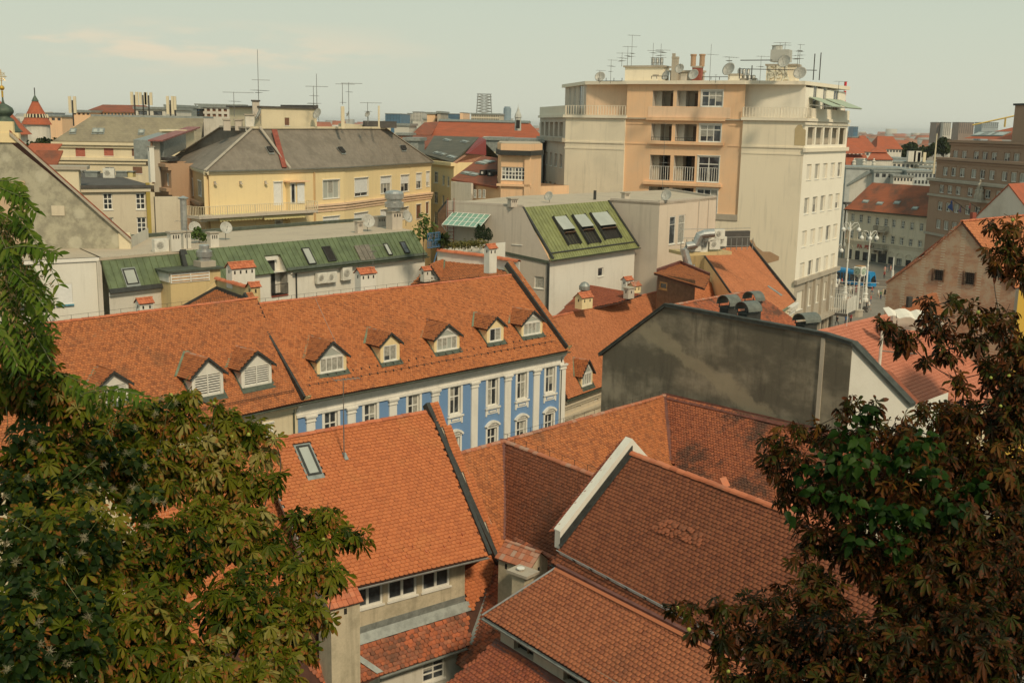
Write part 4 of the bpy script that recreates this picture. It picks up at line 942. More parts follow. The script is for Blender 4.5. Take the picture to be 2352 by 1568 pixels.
gutter(ST.pt(u0_-.3,eT-.06,.02),ST.pt(14,eT-.06,.02),th,'zincd',.07)
# -- lower orange roof in front (X) and its lean-to (Y)
zX=14.25
x0=Z(*c9(445,955),zX);x1=Z(*c9(1000,1262),zX);xe0=Z(*c9(52,1208),zX-1.9);xe1=Z(*c9(600,1545),zX-1.9)
xd=(xe1-xe0).normalized();SX=Slope(xe0,xe0+xd,x0);vX=SX.uv_(x0)[1];uX=SX.uv_(x0)[0]
xh=thing('long_orange_roof_house',(xe0.x+3,xe0.y-3,0),'low house at the bottom edge, long bright orange roof above small dark openings','house')
pg=[(0,0),(16,0),(16,vX),(uX,vX)]
b=MB();b.prism([SX.pt(u,v) for u,v in pg],SX.n*-.13,M['under']);rX=b.build('roof',xh)
tiles(SX,pg,M['tile_x'] if 'tile_x' in M else M['tile_a'],rX,rough=.9,w=.2,ex=.165)
b=MB();b.tube([SX.pt(0,0,.1),SX.pt(uX,vX,.1)],.045,M['steel'],6);b.build('verge_trim',rX)
b=MB();b.box(SX.pt(uX,vX-.02,.05),xd*16,SX.nh*-.1+Ve((0,0,.05)),Ve((0,0,.16)),M['valley']);b.box(SX.pt(uX,vX-.12,.09),xd*16,SX.v*.13,SX.n*.05,M['tile_x']);b.build('ridge_flashing',rX)
gutter(SX.pt(-.05,-.08,.02),SX.pt(16,-.08,.02),xh,'zinc',.08)
wo=SX.nh*-.3;FX=Face(SX.pt(.7,0)+wo,SX.pt(16,0)+wo)
zt=SX.o.z+.35;ox=[FX.op(c9(215,1325),c9(320,1420)),FX.op(c9(482,1492),c9(600,1580))];zz=FX.px(*c9(215,1325))[1]
zb1=FX.px(*c9(130,1350))[1]
ox=[(o[0],o[1],zt-1.15,zt-.45) for o in ox]
b=MB();FX.wall(b,0,zt,ox,M['greybeige'],.3);b.poly([FX.pt(0,0)-FX.n*5,FX.pt(0,0),FX.pt(0,zt),FX.pt(0,zt)-FX.n*5],M['greybeige']);b.build('wall',xh)
for o in ox:
	b=MB();FX.box(b,o[0],o[1],o[2],o[3],-.3,-.27,M['dark']);FX.box(b,(o[0]+o[1])/2-.04,(o[0]+o[1])/2+.04,o[2],o[3],-.26,-.2,M['woodb']);FX.box(b,o[0],o[0]+.06,o[2],o[3],-.26,-.2,M['woodb']);b.build('attic_opening',xh)
zy=zb1
y0=FX.pt(-.3,zy,.0);SY=Slope(y0+FX.n*2.2+Ve((0,0,-1.7)),y0+FX.d+FX.n*2.2+Ve((0,0,-1.7)),y0)
vy=SY.uv_(y0)[1];yh=thing('lean_to_house',(y0.x,y0.y,0),'narrow lean-to in the bottom corner with a deep rust red tile roof','shed')
pg=[(-.6,0),(14,0),(14,vy),(0,vy)]
roofpoly(SY,[SY.pt(*q) for q in pg],'tile_rust',yh,'roof')
b=MB();b.box(SY.pt(0,vy-.25,.06),FX.d*14,SY.v*.3,SY.n*.03,M['valley']);b.box(FX.pt(-.3,zy+.02,.01),FX.d*14,FX.n*.04,Ve((0,0,.12)),M['valley']);b.build('flashing',yh)
gutter(SY.pt(-.6,-.08),SY.pt(14,-.08),yh,'zincd',.07)
b=MB();f_=Face(SY.pt(-.4,.3),SY.pt(14,.3));f_.wall(b,0,SY.pt(0,.3).z-.1,[],M['white2']);b.build('wall',yh)
n0=SM.pt(*rb_);n1=SM.pt(*rc)
nh_=thing('valley_roof_house',(n1.x+1.5,n1.y,0),'small worn roof wedged between skylight house and long orange roof, zinc valley','house')
nq=n0+xd*1.5+Ve((0,0,.6));SN=Slope(n1+Ve((0,0,0)),n1+xd,n0+xd*.6+Ve((0,0,.25)))
un0=SN.uv_(n0);pgN=[(-.1,-1.0),(6,-1.0),(6,un0[1]+1.4),(un0[0],un0[1]+1.4),(un0[0],un0[1])]
roofpoly(SN,[SN.pt(*q) for q in pgN],'tile_old',nh_,'roof',rough=1.8)
b=MB();t=(n0-n1).normalized();s=t.cross(Ve((0,0,1))).normalized()
b.prism([n1+s*.2+SM.n*.1,n1-s*.2+SM.n*.1,n0-s*.24+SM.n*.1,n0+s*.24+SM.n*.1],Ve((0,0,.06)),M['zinc']);b.build('valley_gutter',nh_)
b=MB();f_=Face(SN.pt(0,-.7),SN.pt(6,-.7));f_.wall(b,0,SN.pt(0,-.7).z-.1,[],M['greybeige']);b.build('wall',nh_)
hp=Z(*c9(262,985),12.0)
p0=D(*c9(262,985),hp.y);zt_=V(p0,c9(262,892)[1])
cd=(Z(*c9(290,985),zt_)-Z(*c9(165,940),zt_)).normalized()
ch=stack((p0.x,p0.y,8.2),1.75,1.2,zt_-8.2+.0,cd,None,m='dirtywall',roof='ridge_old',holes=2,rise=.5,ov=.12);ch.name='roof_chimney'
tag(ch,'rendered chimney like a tiny house with its own brown tiled gable roof beside the valley','chimney')
p1=D(*c9(262,1045),p0.y-1.5);zt1=V(p1,c9(265,975)[1])
b=MB();b.prism([p1+cd*a+Ve((cd.y,-cd.x,0))*c+Ve((0,0,8-p1.z)) for a,c in((-.34,-.3),(.34,-.3),(.34,.3),(-.34,.3))],Ve((0,0,zt1-8)),M['dirtywall'])
c_=b.build('short_chimney',None,org=(p1.x,p1.y,8));tag(c_,'short rendered chimney stack with an overhanging slab and a white disc on top','chimney')
b=MB();b.prism([Ve((p1.x,p1.y,zt1))+cd*a+Ve((cd.y,-cd.x,0))*c for a,c in((-.55,-.42),(.55,-.42),(.55,.42),(-.55,.42))],Ve((0,0,.12)),M['stone']);b.build('cap_slab',c_)
b=MB();b.lathe((p1.x-.1,p1.y,zt1+.12),[(.08,0),(.08,.06),(.17,.08),(.17,.12),(.01,.13)],M['wood'],14);b.build('vent_cap',c_)
# -- the black fire wall (U)
wl=pB-(wE-pB).normalized()*9;bo=-SW.nh*.6
FU=Face(wl+bo,wE+bo)
uh=thing('black_gable_house',(pB.x,pB.y+3,0),'house with a big windowless soot blackened fire wall and a small white side','house')
P_=lambda x,y:FU.px(*c7(x,y))
top=[P_(452,1080),P_(912,738),P_(2035,948)];cr=FU.px(*c7(2235,1012));ul=P_(460,1200)[0]
zb=zP-3.2
b=MB();b.poly([FU.pt(ul,zb),FU.pt(cr[0],zb),FU.pt(*cr),FU.pt(*top[2]),FU.pt(*top[1]),FU.pt(ul,top[0][1])],M['soot'])
cn=FU.pt(cr[0],cr[1]);
b.build('fire_wall',uh)
b=MB();u_s=P_(2030,1000)[0];FU.box(b,u_s-.12,u_s+.12,zb,top[2][1]-.1,-.05,.10,M['greybeige']);FU.box(b,u_s+.12,cr[0],zb,cr[1]-.05,-.05,.05,M['soot']);b.build('pilaster',uh)
b=MB()
def coping(mb,a,c,hh=.16,o0=-.5,o1=.16):
	a=Ve(a);c=Ve(c);mb.prism([a+FU.n*o1,c+FU.n*o1,c+FU.n*o0,a+FU.n*o0],Ve((0,0,hh)),M['coping']);mb.prism([a+FU.n*(o1+.04)+Ve((0,0,hh)),c+FU.n*(o1+.04)+Ve((0,0,hh)),c+FU.n*(o1-.1)+Ve((0,0,hh)),a+FU.n*(o1-.1)+Ve((0,0,hh))],Ve((0,0,.07)),M['coping'])
tp=[FU.pt(*q) for q in top]
tp[0]=FU.pt(top[0][0]-.1,top[0][1]-.1)
coping(b,tp[0],tp[1]);coping(b,tp[1],tp[2]);coping(b,tp[2],cn)
we=D(2089,934,cn.y-.3);FW=Face(cn,we);wz=FW.px(2089,934)
b2=MB();b2.poly([FW.pt(0,zb),FW.pt(FW.L,zb),FW.pt(*wz),FW.pt(0,cr[1])],M['white']);b2.build('side_wall',uh)
coping(b,cn,FW.pt(FW.L+.1,wz[1]),.18)
b.build('coping',uh)
bk_=-FU.n*5;b=MB()
pts=[p-Ve((0,0,2.2)) for p in (tp[0],tp[1],tp[2],cn,FW.pt(*wz))]
for a,c in zip(pts[:-1],pts[1:]): b.poly([a,c,c+bk_,a+bk_],M['farrust'])
b.poly([p+bk_ for p in pts]+[FW.pt(FW.L,zb)+bk_,FU.pt(ul,zb)+bk_],M['greybeige']);b.poly([FU.pt(ul,zb),FU.pt(ul,top[0][1]-2),FU.pt(ul,top[0][1]-2)+bk_,FU.pt(ul,zb)+bk_],M['stone']);b.poly([FW.pt(FW.L,zb),FW.pt(*wz),FW.pt(*wz)+bk_,FW.pt(FW.L,zb)+bk_],M['white']);b.build('roof',uh)
wire(FU.P3(*c7(1280,840)),SP.P(*c9(1410,380)) if False else D(*c9(1340,150),FU.pt(P_(1280,840)[0],0).y-3),None,0,'iron',.012,'lightning_wire') if False else None
def hood(px0,px1,ytop,ydn,dist,label,ang=.12):
	A_=D(px0,ydn,dist);B_=D(px1,ydn,dist-.3);w=(B_-A_).length*.92;zt=V(A_,ytop);hh=zt-A_.z
	c0=(A_+B_)/2;dr=Ve((.86,.51,0));w*=.92;dn_=Ve((dr.y,-dr.x,0));zb_=10
	t=thing('metal_chimney',(c0.x,c0.y,zb_),label,'chimney','black metal clad chimneys behind the fire wall')
	b=MB();b.box(Ve((c0.x,c0.y,zb_))-dr*w*.42-dn_*.4,dr*w*.84,dn_*.8,(0,0,A_.z+hh*.56-zb_),M['zincd']);b.box(Ve((c0.x,c0.y,A_.z+hh*.50))-dr*w*.47-dn_*.46,dr*w*.94,dn_*.92,(0,0,.07),M['coping']);b.build('shaft',t)
	b=MB();n=10;c=Ve((c0.x,c0.y,A_.z+hh*.62));ra=.62
	arc=[c+dn_*math.cos(math.pi*i/n)*ra+Ve((0,0,math.sin(math.pi*i/n)*hh*.38)) for i in range(n+1)]
	for i in range(n): b.prism([arc[i]-dr*w*.52,arc[i+1]-dr*w*.52,arc[i+1]+dr*w*.52,arc[i]+dr*w*.52],Ve((0,0,.04)),M['zincd2'])
	b.build('arched_hood',t)
	b=MB()
	for s1 in(-.45,.45):
		for s2 in(-.4,.4): p=Ve((c0.x,c0.y,A_.z+hh*.52))+dr*w*s1+dn_*s2;b.tube([p,p+Ve((0,0,hh*.14))],.03,M['zincd'],4)
	b.build('hood_post',t)
hood(c7(1290,0)[0],c7(1415,0)[0],c7(0,655)[1],c7(0,830)[1],66,'black metal clad chimney with an arched hood, leftmost of the three behind the fire wall')
hood(c7(1475,0)[0],c7(1580,0)[0],c7(0,630)[1],c7(0,780)[1],69,'smallest black metal clad chimney with an arched hood, behind and above the two larger ones')
hood(c7(1415,0)[0],c7(1565,0)[0],c7(0,700)[1],c7(0,860)[1],64,'widest black metal clad chimney with an arched hood, in the middle above the fire wall')
hood(c7(1815,0)[0],c7(1992,0)[0],c7(0,782)[1],c7(0,930)[1],70,'lone black metal chimney with a long arched hood at the right, before the tower base')
SUNE=2.6;SUNA=7;SKYS=.14;EXPO=0.0;HAZE=.00008
SKY0=(4.95,4.95,4.0);SKY1=(4.35,4.7,3.8);SKY2=(2.9,3.6,3.15);CLOUDC=(6.0,5.0,3.6)
# -- middle distance
UP=Ve((0,0,1))
def col(P,z): return Ve((P[0],P[1],z))
def wallbody(mb,A,B,depth,z0,z1,m,n=None):
	f=Face(A,B);n=-f.n*depth;mb.poly([f.pt(f.L,z0),f.pt(f.L,z0)+n,f.pt(f.L,z1)+n,f.pt(f.L,z1)],m);mb.poly([f.pt(0,z0)+n,f.pt(0,z0),f.pt(0,z1),f.pt(0,z1)+n],m);mb.poly([f.pt(f.L,z0)+n,f.pt(0,z0)+n,f.pt(0,z1)+n,f.pt(f.L,z1)+n],m)
def stackpx(cv,xl,xr,yt,yb,d,label,m='white',roof='ridge',holes=2,ratio=.7,dr=A45,rise=None,gab=True,zb=None,group=None):
	A_=D(*cv(xl,yt),d);B_=D(*cv(xr,yt),d);w=abs(B_.x-A_.x)/(abs(dr.x)+ratio*abs(dr.y));c0=(A_+B_)/2
	z0=D(*cv((xl+xr)/2,yb),d).z if zb is None else zb
	o=stack((c0.x,c0.y,z0),w,w*ratio,A_.z-z0,dr,None,m=m,roof=roof,holes=holes,rise=rise or w*ratio*.42,gab=gab,ov=.1,name='roof_chimney');tag(o,label,'chimney',group);return o
# -- J: long orange house beyond the blue one
je0=Z(*c7(212,1378),9.2);jr0=Z(*c7(130,808),15.0);jr1=Z(*c7(1212,545),15.0);jd=(jr1-jr0).normalized()
SJ=Slope(je0-jd*3,je0+jd,jr0);vJ=SJ.uv_(jr0)[1];uJ1=SJ.uv_(jr1)[0]
jh=thing('long_orange_house',(je0.x+4,je0.y+6,0),'long house with a bright orange roof running behind the black fire wall','house')
q=dormer(SJ,c7(308,1312),c7(392,1290),c7(352,1122),jh,'yellow',.5,'glazed',.2)
roofpoly(SJ,[SJ.pt(2.9,-.2),SJ.pt(uJ1+1.5,-.2),SJ.pt(uJ1,vJ),SJ.pt(2.9,vJ)],'tile_j',jh,'roof',holes=[dhole(q)],w=.2,ex=.17)
ridge_caps(SJ.pt(2.9,vJ,.05),SJ.pt(uJ1,vJ,.05),jh,'ridge',.14)
b=MB();k=-SJ.nh*5+Ve((0,0,-5));b.poly([SJ.pt(0,vJ),SJ.pt(uJ1,vJ),SJ.pt(uJ1,vJ)+k,SJ.pt(0,vJ)+k],M['farrust']);b.build('rear_roof',jh)
FJ=Face(SJ.pt(2.5,0)-SJ.nh*.4,SJ.pt(uJ1,0)-SJ.nh*.4);b=MB()
opsJ=[FJ.op(c7(270,1422),c7(305,1445)),FJ.op(c7(400,1380),c7(430,1400))]
for i in range(6): u=FJ.px(*c7(300,1450))[0]-.7+i*2.6;opsJ.append((u,u+1.3,4.2,6.3))
FJ.wall(b,0,9.1,opsJ,M['beige'],.2,u0=.5);wallbody(b,FJ.pt(.5,0),FJ.pt(FJ.L,0),8,0,9.1,M['beige']);b.build('wall',jh)
for i,o in enumerate(opsJ): win(FJ,o,jh,2,(1,) if i<2 else (.4,.6),sill=False,surround=.1 if i<2 else .18,sm='beige')
b=MB()
for zz,o in((8.7,.4),(8.35,.25),(8.1,.12),(7.35,.2),(7.2,.12)): FJ.box(b,.5,FJ.L,zz-.12,zz+.1,-.05,o,M['beige'])
b.build('cornice',jh);gutter(SJ.pt(2.9,-.3),SJ.pt(uJ1,-.3),jh,'gutter',.12)
# -- red slope and rendered chimneys behind that ridge
rh=thing('red_back_roof_house',(jr0.x+5,jr0.y+10,0),'small house with a deep red roof slope tucked behind the long orange ridge','house')
a=Z(*c7(165,798),14.5);c_=Z(*c7(348,585),15.8);d_=Z(*c7(740,655),15.8);s_=Slope(a,a+(d_-c_),c_);e_=d_-s_.v*3
roofpoly(s_,[a-s_.v*.5,e_,d_,c_],'tile_rust',rh,'roof',w=.22,ex=.2)
b=MB();b.prism([col(a,0)+Ve((0,1,0)),col(e_,0)+Ve((0,1,0)),col(e_,0)+Ve((-3,6,0)),col(a,0)+Ve((-3,6,0))],(0,0,10.5),M['cream']);b.build('wall',rh)
stackpx(c7,268,395,665,750,94,'yellow chimney with a tiny tiled gable at the left end of the orange ridge','yellow','ridge',2,.6)
stackpx(c7,612,690,608,680,99,'grey chimney with a metal hood on the orange ridge between the dishes','pinkgrey','ridge',1,.7,gab=False)
stackpx(c7,598,680,545,650,104,'white chimney with a broken tile gable beside the pale wall','white','ridge',2,.6)
stackpx(c7,645,735,585,640,101,'low yellow chimney with a brown tiled gable right of the white one','yellow','ridge_old',2,.6)
b=MB();p=D(*c7(335,600),101);b.lathe((p.x,p.y,14.5),[(.22,0),(.22,p.z-14.9),(.5,p.z-14.75),(.52,p.z-14.4),(.3,p.z-14.1),(.05,p.z-14.0)],M['zinc'],12);o=b.build('vent_cowl',None,org=(p.x,p.y,14.5));tag(o,'dull metal ventilation cowl behind the yellow chimney on the orange ridge','vent')
# -- J2: steep bright roof with the yellow gable at the right
k0=Z(*c7(1187,382),17.2);k1=Z(*c7(1480,280),17.2);ke=Z(*c7(1822,708),12.0);kd=(k1-k0).normalized()
S2=Slope(ke-kd*14,ke,k1);v2=S2.uv_(k1)[1];ul_=S2.uv_(k0)[0];ur_=S2.uv_(k1)[0]
j2=thing('steep_orange_house',(ke.x-4,ke.y-4,0),'house with a steep bright orange roof leaning against the white tower','house')
lb=S2.px(*c7(1372,645));lb=(lb[0],lb[1]);t_=(lb[0]-ul_)/(lb[1]-v2);l0=ul_-t_*v2
roofpoly(S2,[S2.pt(l0,0),S2.pt(S2.L,0),S2.pt(ur_,v2),S2.pt(ul_,v2)],'tile_j',j2,'roof',w=.2,ex=.17)
b=MB();a=S2.pt(S2.L,0);c_=S2.pt(ur_,v2);b.prism([a,a+S2.u*.35,c_+S2.u*.35,c_],S2.n*.35,M['zincd']);a=S2.pt(l0,0);c_=S2.pt(ul_,v2);b.prism([a-S2.u*.2,a+S2.u*.05,c_+S2.u*.05,c_-S2.u*.2],S2.n*.12,M['zincd']);b.build('verge',j2)
b=MB();g0=S2.pt(ul_,v2);g1=S2.pt(l0,0);gb=g0+Ve((-4.2,3.5,0));b.poly([col(g0,0),col(g1,0),g1,g0],M['yellow']);b.poly([col(gb,0),col(g0,0),g0,gb],M['dyellow']);b.poly([col(g1,0),col(S2.pt(S2.L,0),0),S2.pt(S2.L,0),g1],M['cream']);e_=S2.pt(S2.L+.3,0);b.poly([col(e_,0),col(c_,0)+S2.u*4,c_+S2.u*4,e_],M['cream']);b.poly([g0,S2.pt(ur_,v2),S2.pt(ur_,v2)-S2.nh*4,gb],M['tar']);b.build('wall',j2)
f=Face(S2.pt(S2.L-3.5,0),S2.pt(S2.L+.3,0));b=MB()
for zz,o in((-.15,.5),(-.4,.38),(-.75,.2),(-1.1,.1)): f.box(b,0,f.L,12+zz-.12,12+zz+.13,-.1,o,M['trim'])
for i in range(10): f.box(b,.15+i*.38,.33+i*.38,11.35,11.6,.05,.4,M['trim'])
b.build('cornice',j2);gutter(S2.pt(0,-.1,.05),S2.pt(S2.L,-.1,.05),j2,'copper',.14)
b=MB();a=S2.px(*c7(1628,600));c2_=S2.px(*c7(1700,685));S2.box(b,a[0]-.15,a[0]+.45,c2_[1],a[1],.08,.16,M['zinc']);b.build('skylight_strip',j2)
dp=[D(*c7(x,y),109) for x,y in((1110,465),(1075,460),(1040,330),(1060,310),(1120,300),(1150,235),(1180,225),(1255,218))]
b=MB();b.tube(dp,.42,M['steel'],12);o=b.build('ventilation_duct',None,org=dp[0]);tag(o,'silver ventilation duct zigzagging up beside the stacked air conditioners','duct')
for s in range(3): pass
gA=Face(D(*c7(1060,340),110),D(*c7(1320,300),111.5))
n_=0
for (x,y,lb_) in((1165,280,'upper left'),(1205,275,'upper second'),(1240,260,'upper third'),(1268,258,'upper right'),(1142,315,'lower left'),(1100,345,'front left'),(1150,350,'front second'),(1235,330,'middle right'),(1285,310,'far right')):
	u,z=gA.px(*c7(x,y));acunit(gA,u,z,'%s unit of the air conditioner cluster beside the silver duct'%lb_,'air conditioner cluster beside the duct',w=1.25,h=1.0,d=.5,o=.05+.1*(n_%2));n_+=1
b=MB();u0,z0=gA.px(*c7(1030,350));gA.box(b,u0-.2,gA.L+.6,z0-.35,z0-.02,-2.5,.7,M['dyellow']);u1_,z1_=gA.px(*c7(1250,240));gA.box(b,u1_,u1_+6,z0,z1_+.2,-3,-2.6,M['tar'])
for i in range(14): u=u1_-3.6+i*.65;gA.box(b,u,u+.06,z0,z1_-.3,-.3,-.24,M['steel'])
for h in(.4,1.3,2.2): gA.box(b,u1_-3.6,u1_+4.5,z0+h,z0+h+.05,-.3,-.24,M['steel'])
o=b.build('equipment_deck',j2)
# -- J3 brown ridge in front of it
a=Z(*c7(1020,722),16.0);c_=Z(*c7(1530,628),16.0);e_=Z(*c7(1745,868),13.3);dd=(c_-a).normalized()
ns=Ve((dd.y,-dd.x,0));S3=Slope(a+ns*4-UP*3.4-dd*2,c_+ns*4-UP*3.4,c_);v3=S3.uv_(c_)[1]
h3=thing('brown_ridge_house',(c_.x,c_.y,0),'brown roofed house peeking over the black fire wall behind the hooded chimneys','house')
roofpoly(S3,[S3.pt(-3,0),S3.pt(S3.L+3.2,0),c_,a-dd*2],'tile_w',h3,'roof',w=.2,ex=.18);ridge_caps(a-dd*2+UP*.08,c_+UP*.08,h3,'ridge_old',.16)
b=MB();pts=[S3.pt(-3,0),S3.pt(S3.L+3.2,0)];b.prism([col(pts[0],0),col(pts[1],0)-ns*.3,col(c_,0),col(a,0)-dd*2],(0,0,12.2),M['beige']);k=-ns*4-UP*3.4;b.poly([a-dd*2,c_,c_+k+dd*3,a-dd*2+k],M['farrust']);b.poly([c_,S3.pt(S3.L+3.2,0),c_+k+dd*3],M['farrust']);b.build('wall',h3)
# -- little brown annex with a window
a=D(*c7(850,500),104);Fx=Face(D(*c7(850,560),104),D(*c7(1010,590),101.5));zt=Fx.px(*c7(850,505))[1]
h4=thing('brown_annex',(a.x,a.y,0),'small brown wooden annex with one framed window under an orange roof','annex')
b=MB();op=Fx.op(c7(868,560),c7(920,622));op=(op[0],op[1],op[2],op[3]);Fx.wall(b,0,zt,[op],M['woodb'],.1,u1=Fx.L+2);b.build('wall',h4);win(Fx,op,h4,1,(1,),fm='annexwood',fw=.13,depth=.05)
q0=Fx.pt(-.2,zt,.3);q1=Fx.pt(Fx.L+3.5,zt-.6,.3);q2=D(*c7(1010,442),109);S5=Slope(q0,q1,q2);roofpoly(S5,[q0,q1,S5.P(*c7(1228,528)),S5.P(*c7(1010,440))],'tile_b',h4,'roof',w=.22,ex=.2)
b=MB();t=S5.P(*c7(845,498));b.prism([t,S5.P(*c7(1015,440)),S5.P(*c7(1225,528)),S5.P(*c7(1225,520)),S5.P(*c7(1012,432)),S5.P(*c7(845,490))],(0,0,.3),M['valley']);b.build('verge',h4)
# -- L: pale house with the green three-window roof
zE=18.5;zT2=23.2
l0=Z(*c7(112,402),zE);l1=Z(*c7(718,315),zE);g0=Z(*c3(8,1232),zT2);g1=Z(*c3(588,1187),zT2);ld=(l1-l0).normalized()
lh2=thing('pale_green_roof_house',(l0.x,l0.y,0),'pale flat roofed house with a bright yellow green metal roof and three sunk windows','house')
SL=Slope(l0,l1,g0);
kb=SL.px(*c7(110,362))[1]
b=MB();pg=[(0,kb),(SL.uv_(l1)[0],kb),SL.uv_(g1),SL.uv_(g0)];b.prism([SL.pt(u,v) for u,v in pg],SL.n*-.2,M['greenmetal2'])
b.prism([SL.pt(-.15,-.1),SL.pt(SL.L+.1,-.1),SL.pt(SL.L,kb),SL.pt(0,kb)],SL.n*-.25,M['greenmetal2'])
gu0=SL.uv_(g0)[0];vt=SL.uv_(g0)[1]
n=int(SL.L/.52)
for i in range(n+8):
	u=-3.2+i*.52
	if u<gu0: 
		pass
	va=kb if u>=0 else None
	if u<0: va=vt*(u/gu0) if gu0<0 else None
	if va is None or va>vt-.3: continue
	vb_=vt
	ur=SL.uv_(g1)[0];
	if u>ur: vb_=max(kb,vt*(SL.L-u)/(SL.L-ur))
	if vb_>va+.2: SL.box(b,u,u+.035,max(va,kb) if u>=0 else va,vb_-.02,0,.05,M['greenmetal2'])
for i in range(int(SL.L/.4)): SL.box(b,i*.4,i*.4+.03,0,kb,0,.04,M['greenmetal2'])
rl=b.build('roof',lh2)
b=MB()
for P,Q in((SL.pt(0,0),g0),(l1,g1)): 
	b.prism([P-ld*.15,P+ld*.12,Q+ld*.12,Q-ld*.15],SL.n*.12,M['zincd'])
SL.box(b,-.1,SL.L,kb-.06,kb+.06,.02,.12,M['zincd']);b.build('flashing',lh2);gutter(SL.pt(-.2,-.12),SL.pt(SL.L+.2,-.12),lh2,'gutter',.13)
for (x0,y0,x1,y1,xm,ym) in((108,112,210,207,255,298),(245,100,342,188,390,292),(372,85,510,175,560,255)):
	sk=MB();u0,v1=SL.px(*c7(x0,y0));u1=SL.px(*c7(x0+(85 if x0<300 else 115),y0-3))[0];vm=SL.px(*c7(x1,y1))[1];vbt=SL.px(*c7(xm,ym))[1]
	SL.box(sk,u0,u1,vbt,v1,.02,.05,M['dark']);SL.box(sk,u0-.1,u0,vbt-.1,v1+.1,0,.3,M['zincd']);SL.box(sk,u1,u1+.1,vbt-.1,v1+.1,0,.3,M['zincd'])
	sk.box(SL.pt(u0,vm,.42),SL.u*(u1-u0),SL.v*(v1-vm)+SL.n*-.25,SL.n*.07,M['glassl']);
	sk.box(SL.pt(u0+.1,vm-.35,.05),SL.u*(u1-u0-.2),SL.n*.42,SL.v*.06,M['woodb']);sk.box(SL.pt(u0+.3,vm-.34,.08),SL.u*.5,SL.n*.3,SL.v*-.02,M['glass'])
	sk.build('roof_window',rl)
b=MB();FL1=Face(l0-SL.nh*.45,l1-SL.nh*.45)
o1=FL1.op(c7(432,467),c7(468,522));FL1.wall(b,0,zE-.1,[o1],M['white'],.2);
kk=l0-SL.nh*.45;p1=Z(*c2(1602,1312),zT2)
FL2=Face(col(p1,0),col(kk,0));tL=FL2.px(*c2(2222,1347))
ops=[FL2.op(c6(1843,212),c6(1908,302)),FL2.op(c6(1995,522),c6(2062,614)),FL2.op(c6(1465,150),c6(1572,285))]
ut=FL2.L-4.2
zt=zT2
ug=FL2.px(*c3(8,1236))[0]
FL2.wall(b,0,zE-.1,[o for o in ops],M['pinkgrey'],.22)  # left wall greyer than the front, its shade put into the render colour
zs=zE-.1
b.poly([FL2.pt(0,zs),FL2.pt(FL2.L,zs),FL2.pt(ug,zT2),FL2.pt(0,zT2)],M['pinkgrey'])
b.build('wall',lh2)
for o in (ops[0],ops[1],o1): win(FL2 if o is not o1 else FL1,o,lh2,1,(1,),fw=.08)
o=ops[2];o=(o[0],o[1],o[2],o[3]);win(FL2,o,lh2,4,(.25,.75),fw=.08,name='terrace_door',sill=False)
b=MB();z_=FL2.px(*c6(1780,365))[1];u_=FL2.px(*c6(1780,365))[0];b.prism([FL2.pt(u_,z_),FL2.pt(FL2.L,z_-.6),FL2.pt(FL2.L,z_-.3),FL2.pt(u_,z_+.25)],FL2.n*.12,M['gutter']);vp=MB();FL2.box(vp,FL2.L-.12,FL2.L+.08,0,zE-.4,.0,.16,M['zincd']);vp.build('downpipe',lh2);b.build('ledge',lh2)
q1=Z(*c3(935,1210),zT2-.1);q2=Z(*c3(1320,1172),zT2-.1);q3=Z(*c3(600,1190),zT2-.1)
FR1=Face(q3,q1);FR2=Face(q1,q2);b=MB();
ow=[FR2.op(c3(1005,1295),c3(1037,1478)),FR2.op(c3(1065,1285),c3(1100,1470))]
FR1.wall(b,0,zT2,[],M['pinkgrey']);FR2.wall(b,0,zT2,ow,M['pinkcream'],.2)  # left face darker, front lighter: fall of light put into the colours
b.poly([FR2.pt(FR2.L,0),FR2.pt(FR2.L,0)-FR2.n*9,FR2.pt(FR2.L,zT2)-FR2.n*9,FR2.pt(FR2.L,zT2)],M['pinkgrey']);b.build('block_wall',lh2)
for o in ow: win(FR2,o,lh2,1,(.28,.72),fw=.1,depth=.1)
b=MB();u_=FR2.px(*c3(1200,1180))[0];FR2.box(b,u_,u_+.12,zE-6,zT2-.1,0,.08,M['pinkgrey']);u_=FR2.px(*c3(1265,1180))[0];FR2.box(b,u_,u_+.12,zE-6,zT2-.1,0,.08,M['pinkgrey']);b.build('wall_rib',lh2)
b=MB();bk2=Z(*c3(100,1125),zT2);bk3=D(*c3(820,1180),128)
b.prism([col(p1,zT2),col(g0,zT2),col(g1,zT2),col(q3,zT2),col(q1,zT2),col(q2,zT2),col(q2,zT2)+Ve((-4,14,0)),col(p1,zT2)+Ve((7,13,0))],(0,0,-.25),M['flatroof'])
b.build('flat_roof',lh2)
b=MB()
for P,Q in((p1,g0),(q3,q1),(q1,q2),(q2,q2+Ve((-4,14,0)))):
	P=col(P,zT2+.01);Q=col(Q,zT2+.01);t=(Q-P).normalized();s=Ve((-t.y,t.x,0));b.prism([P,Q,Q+s*.3,P+s*.3],(0,0,.22),M['pinkgrey'])
b.build('parapet',lh2)
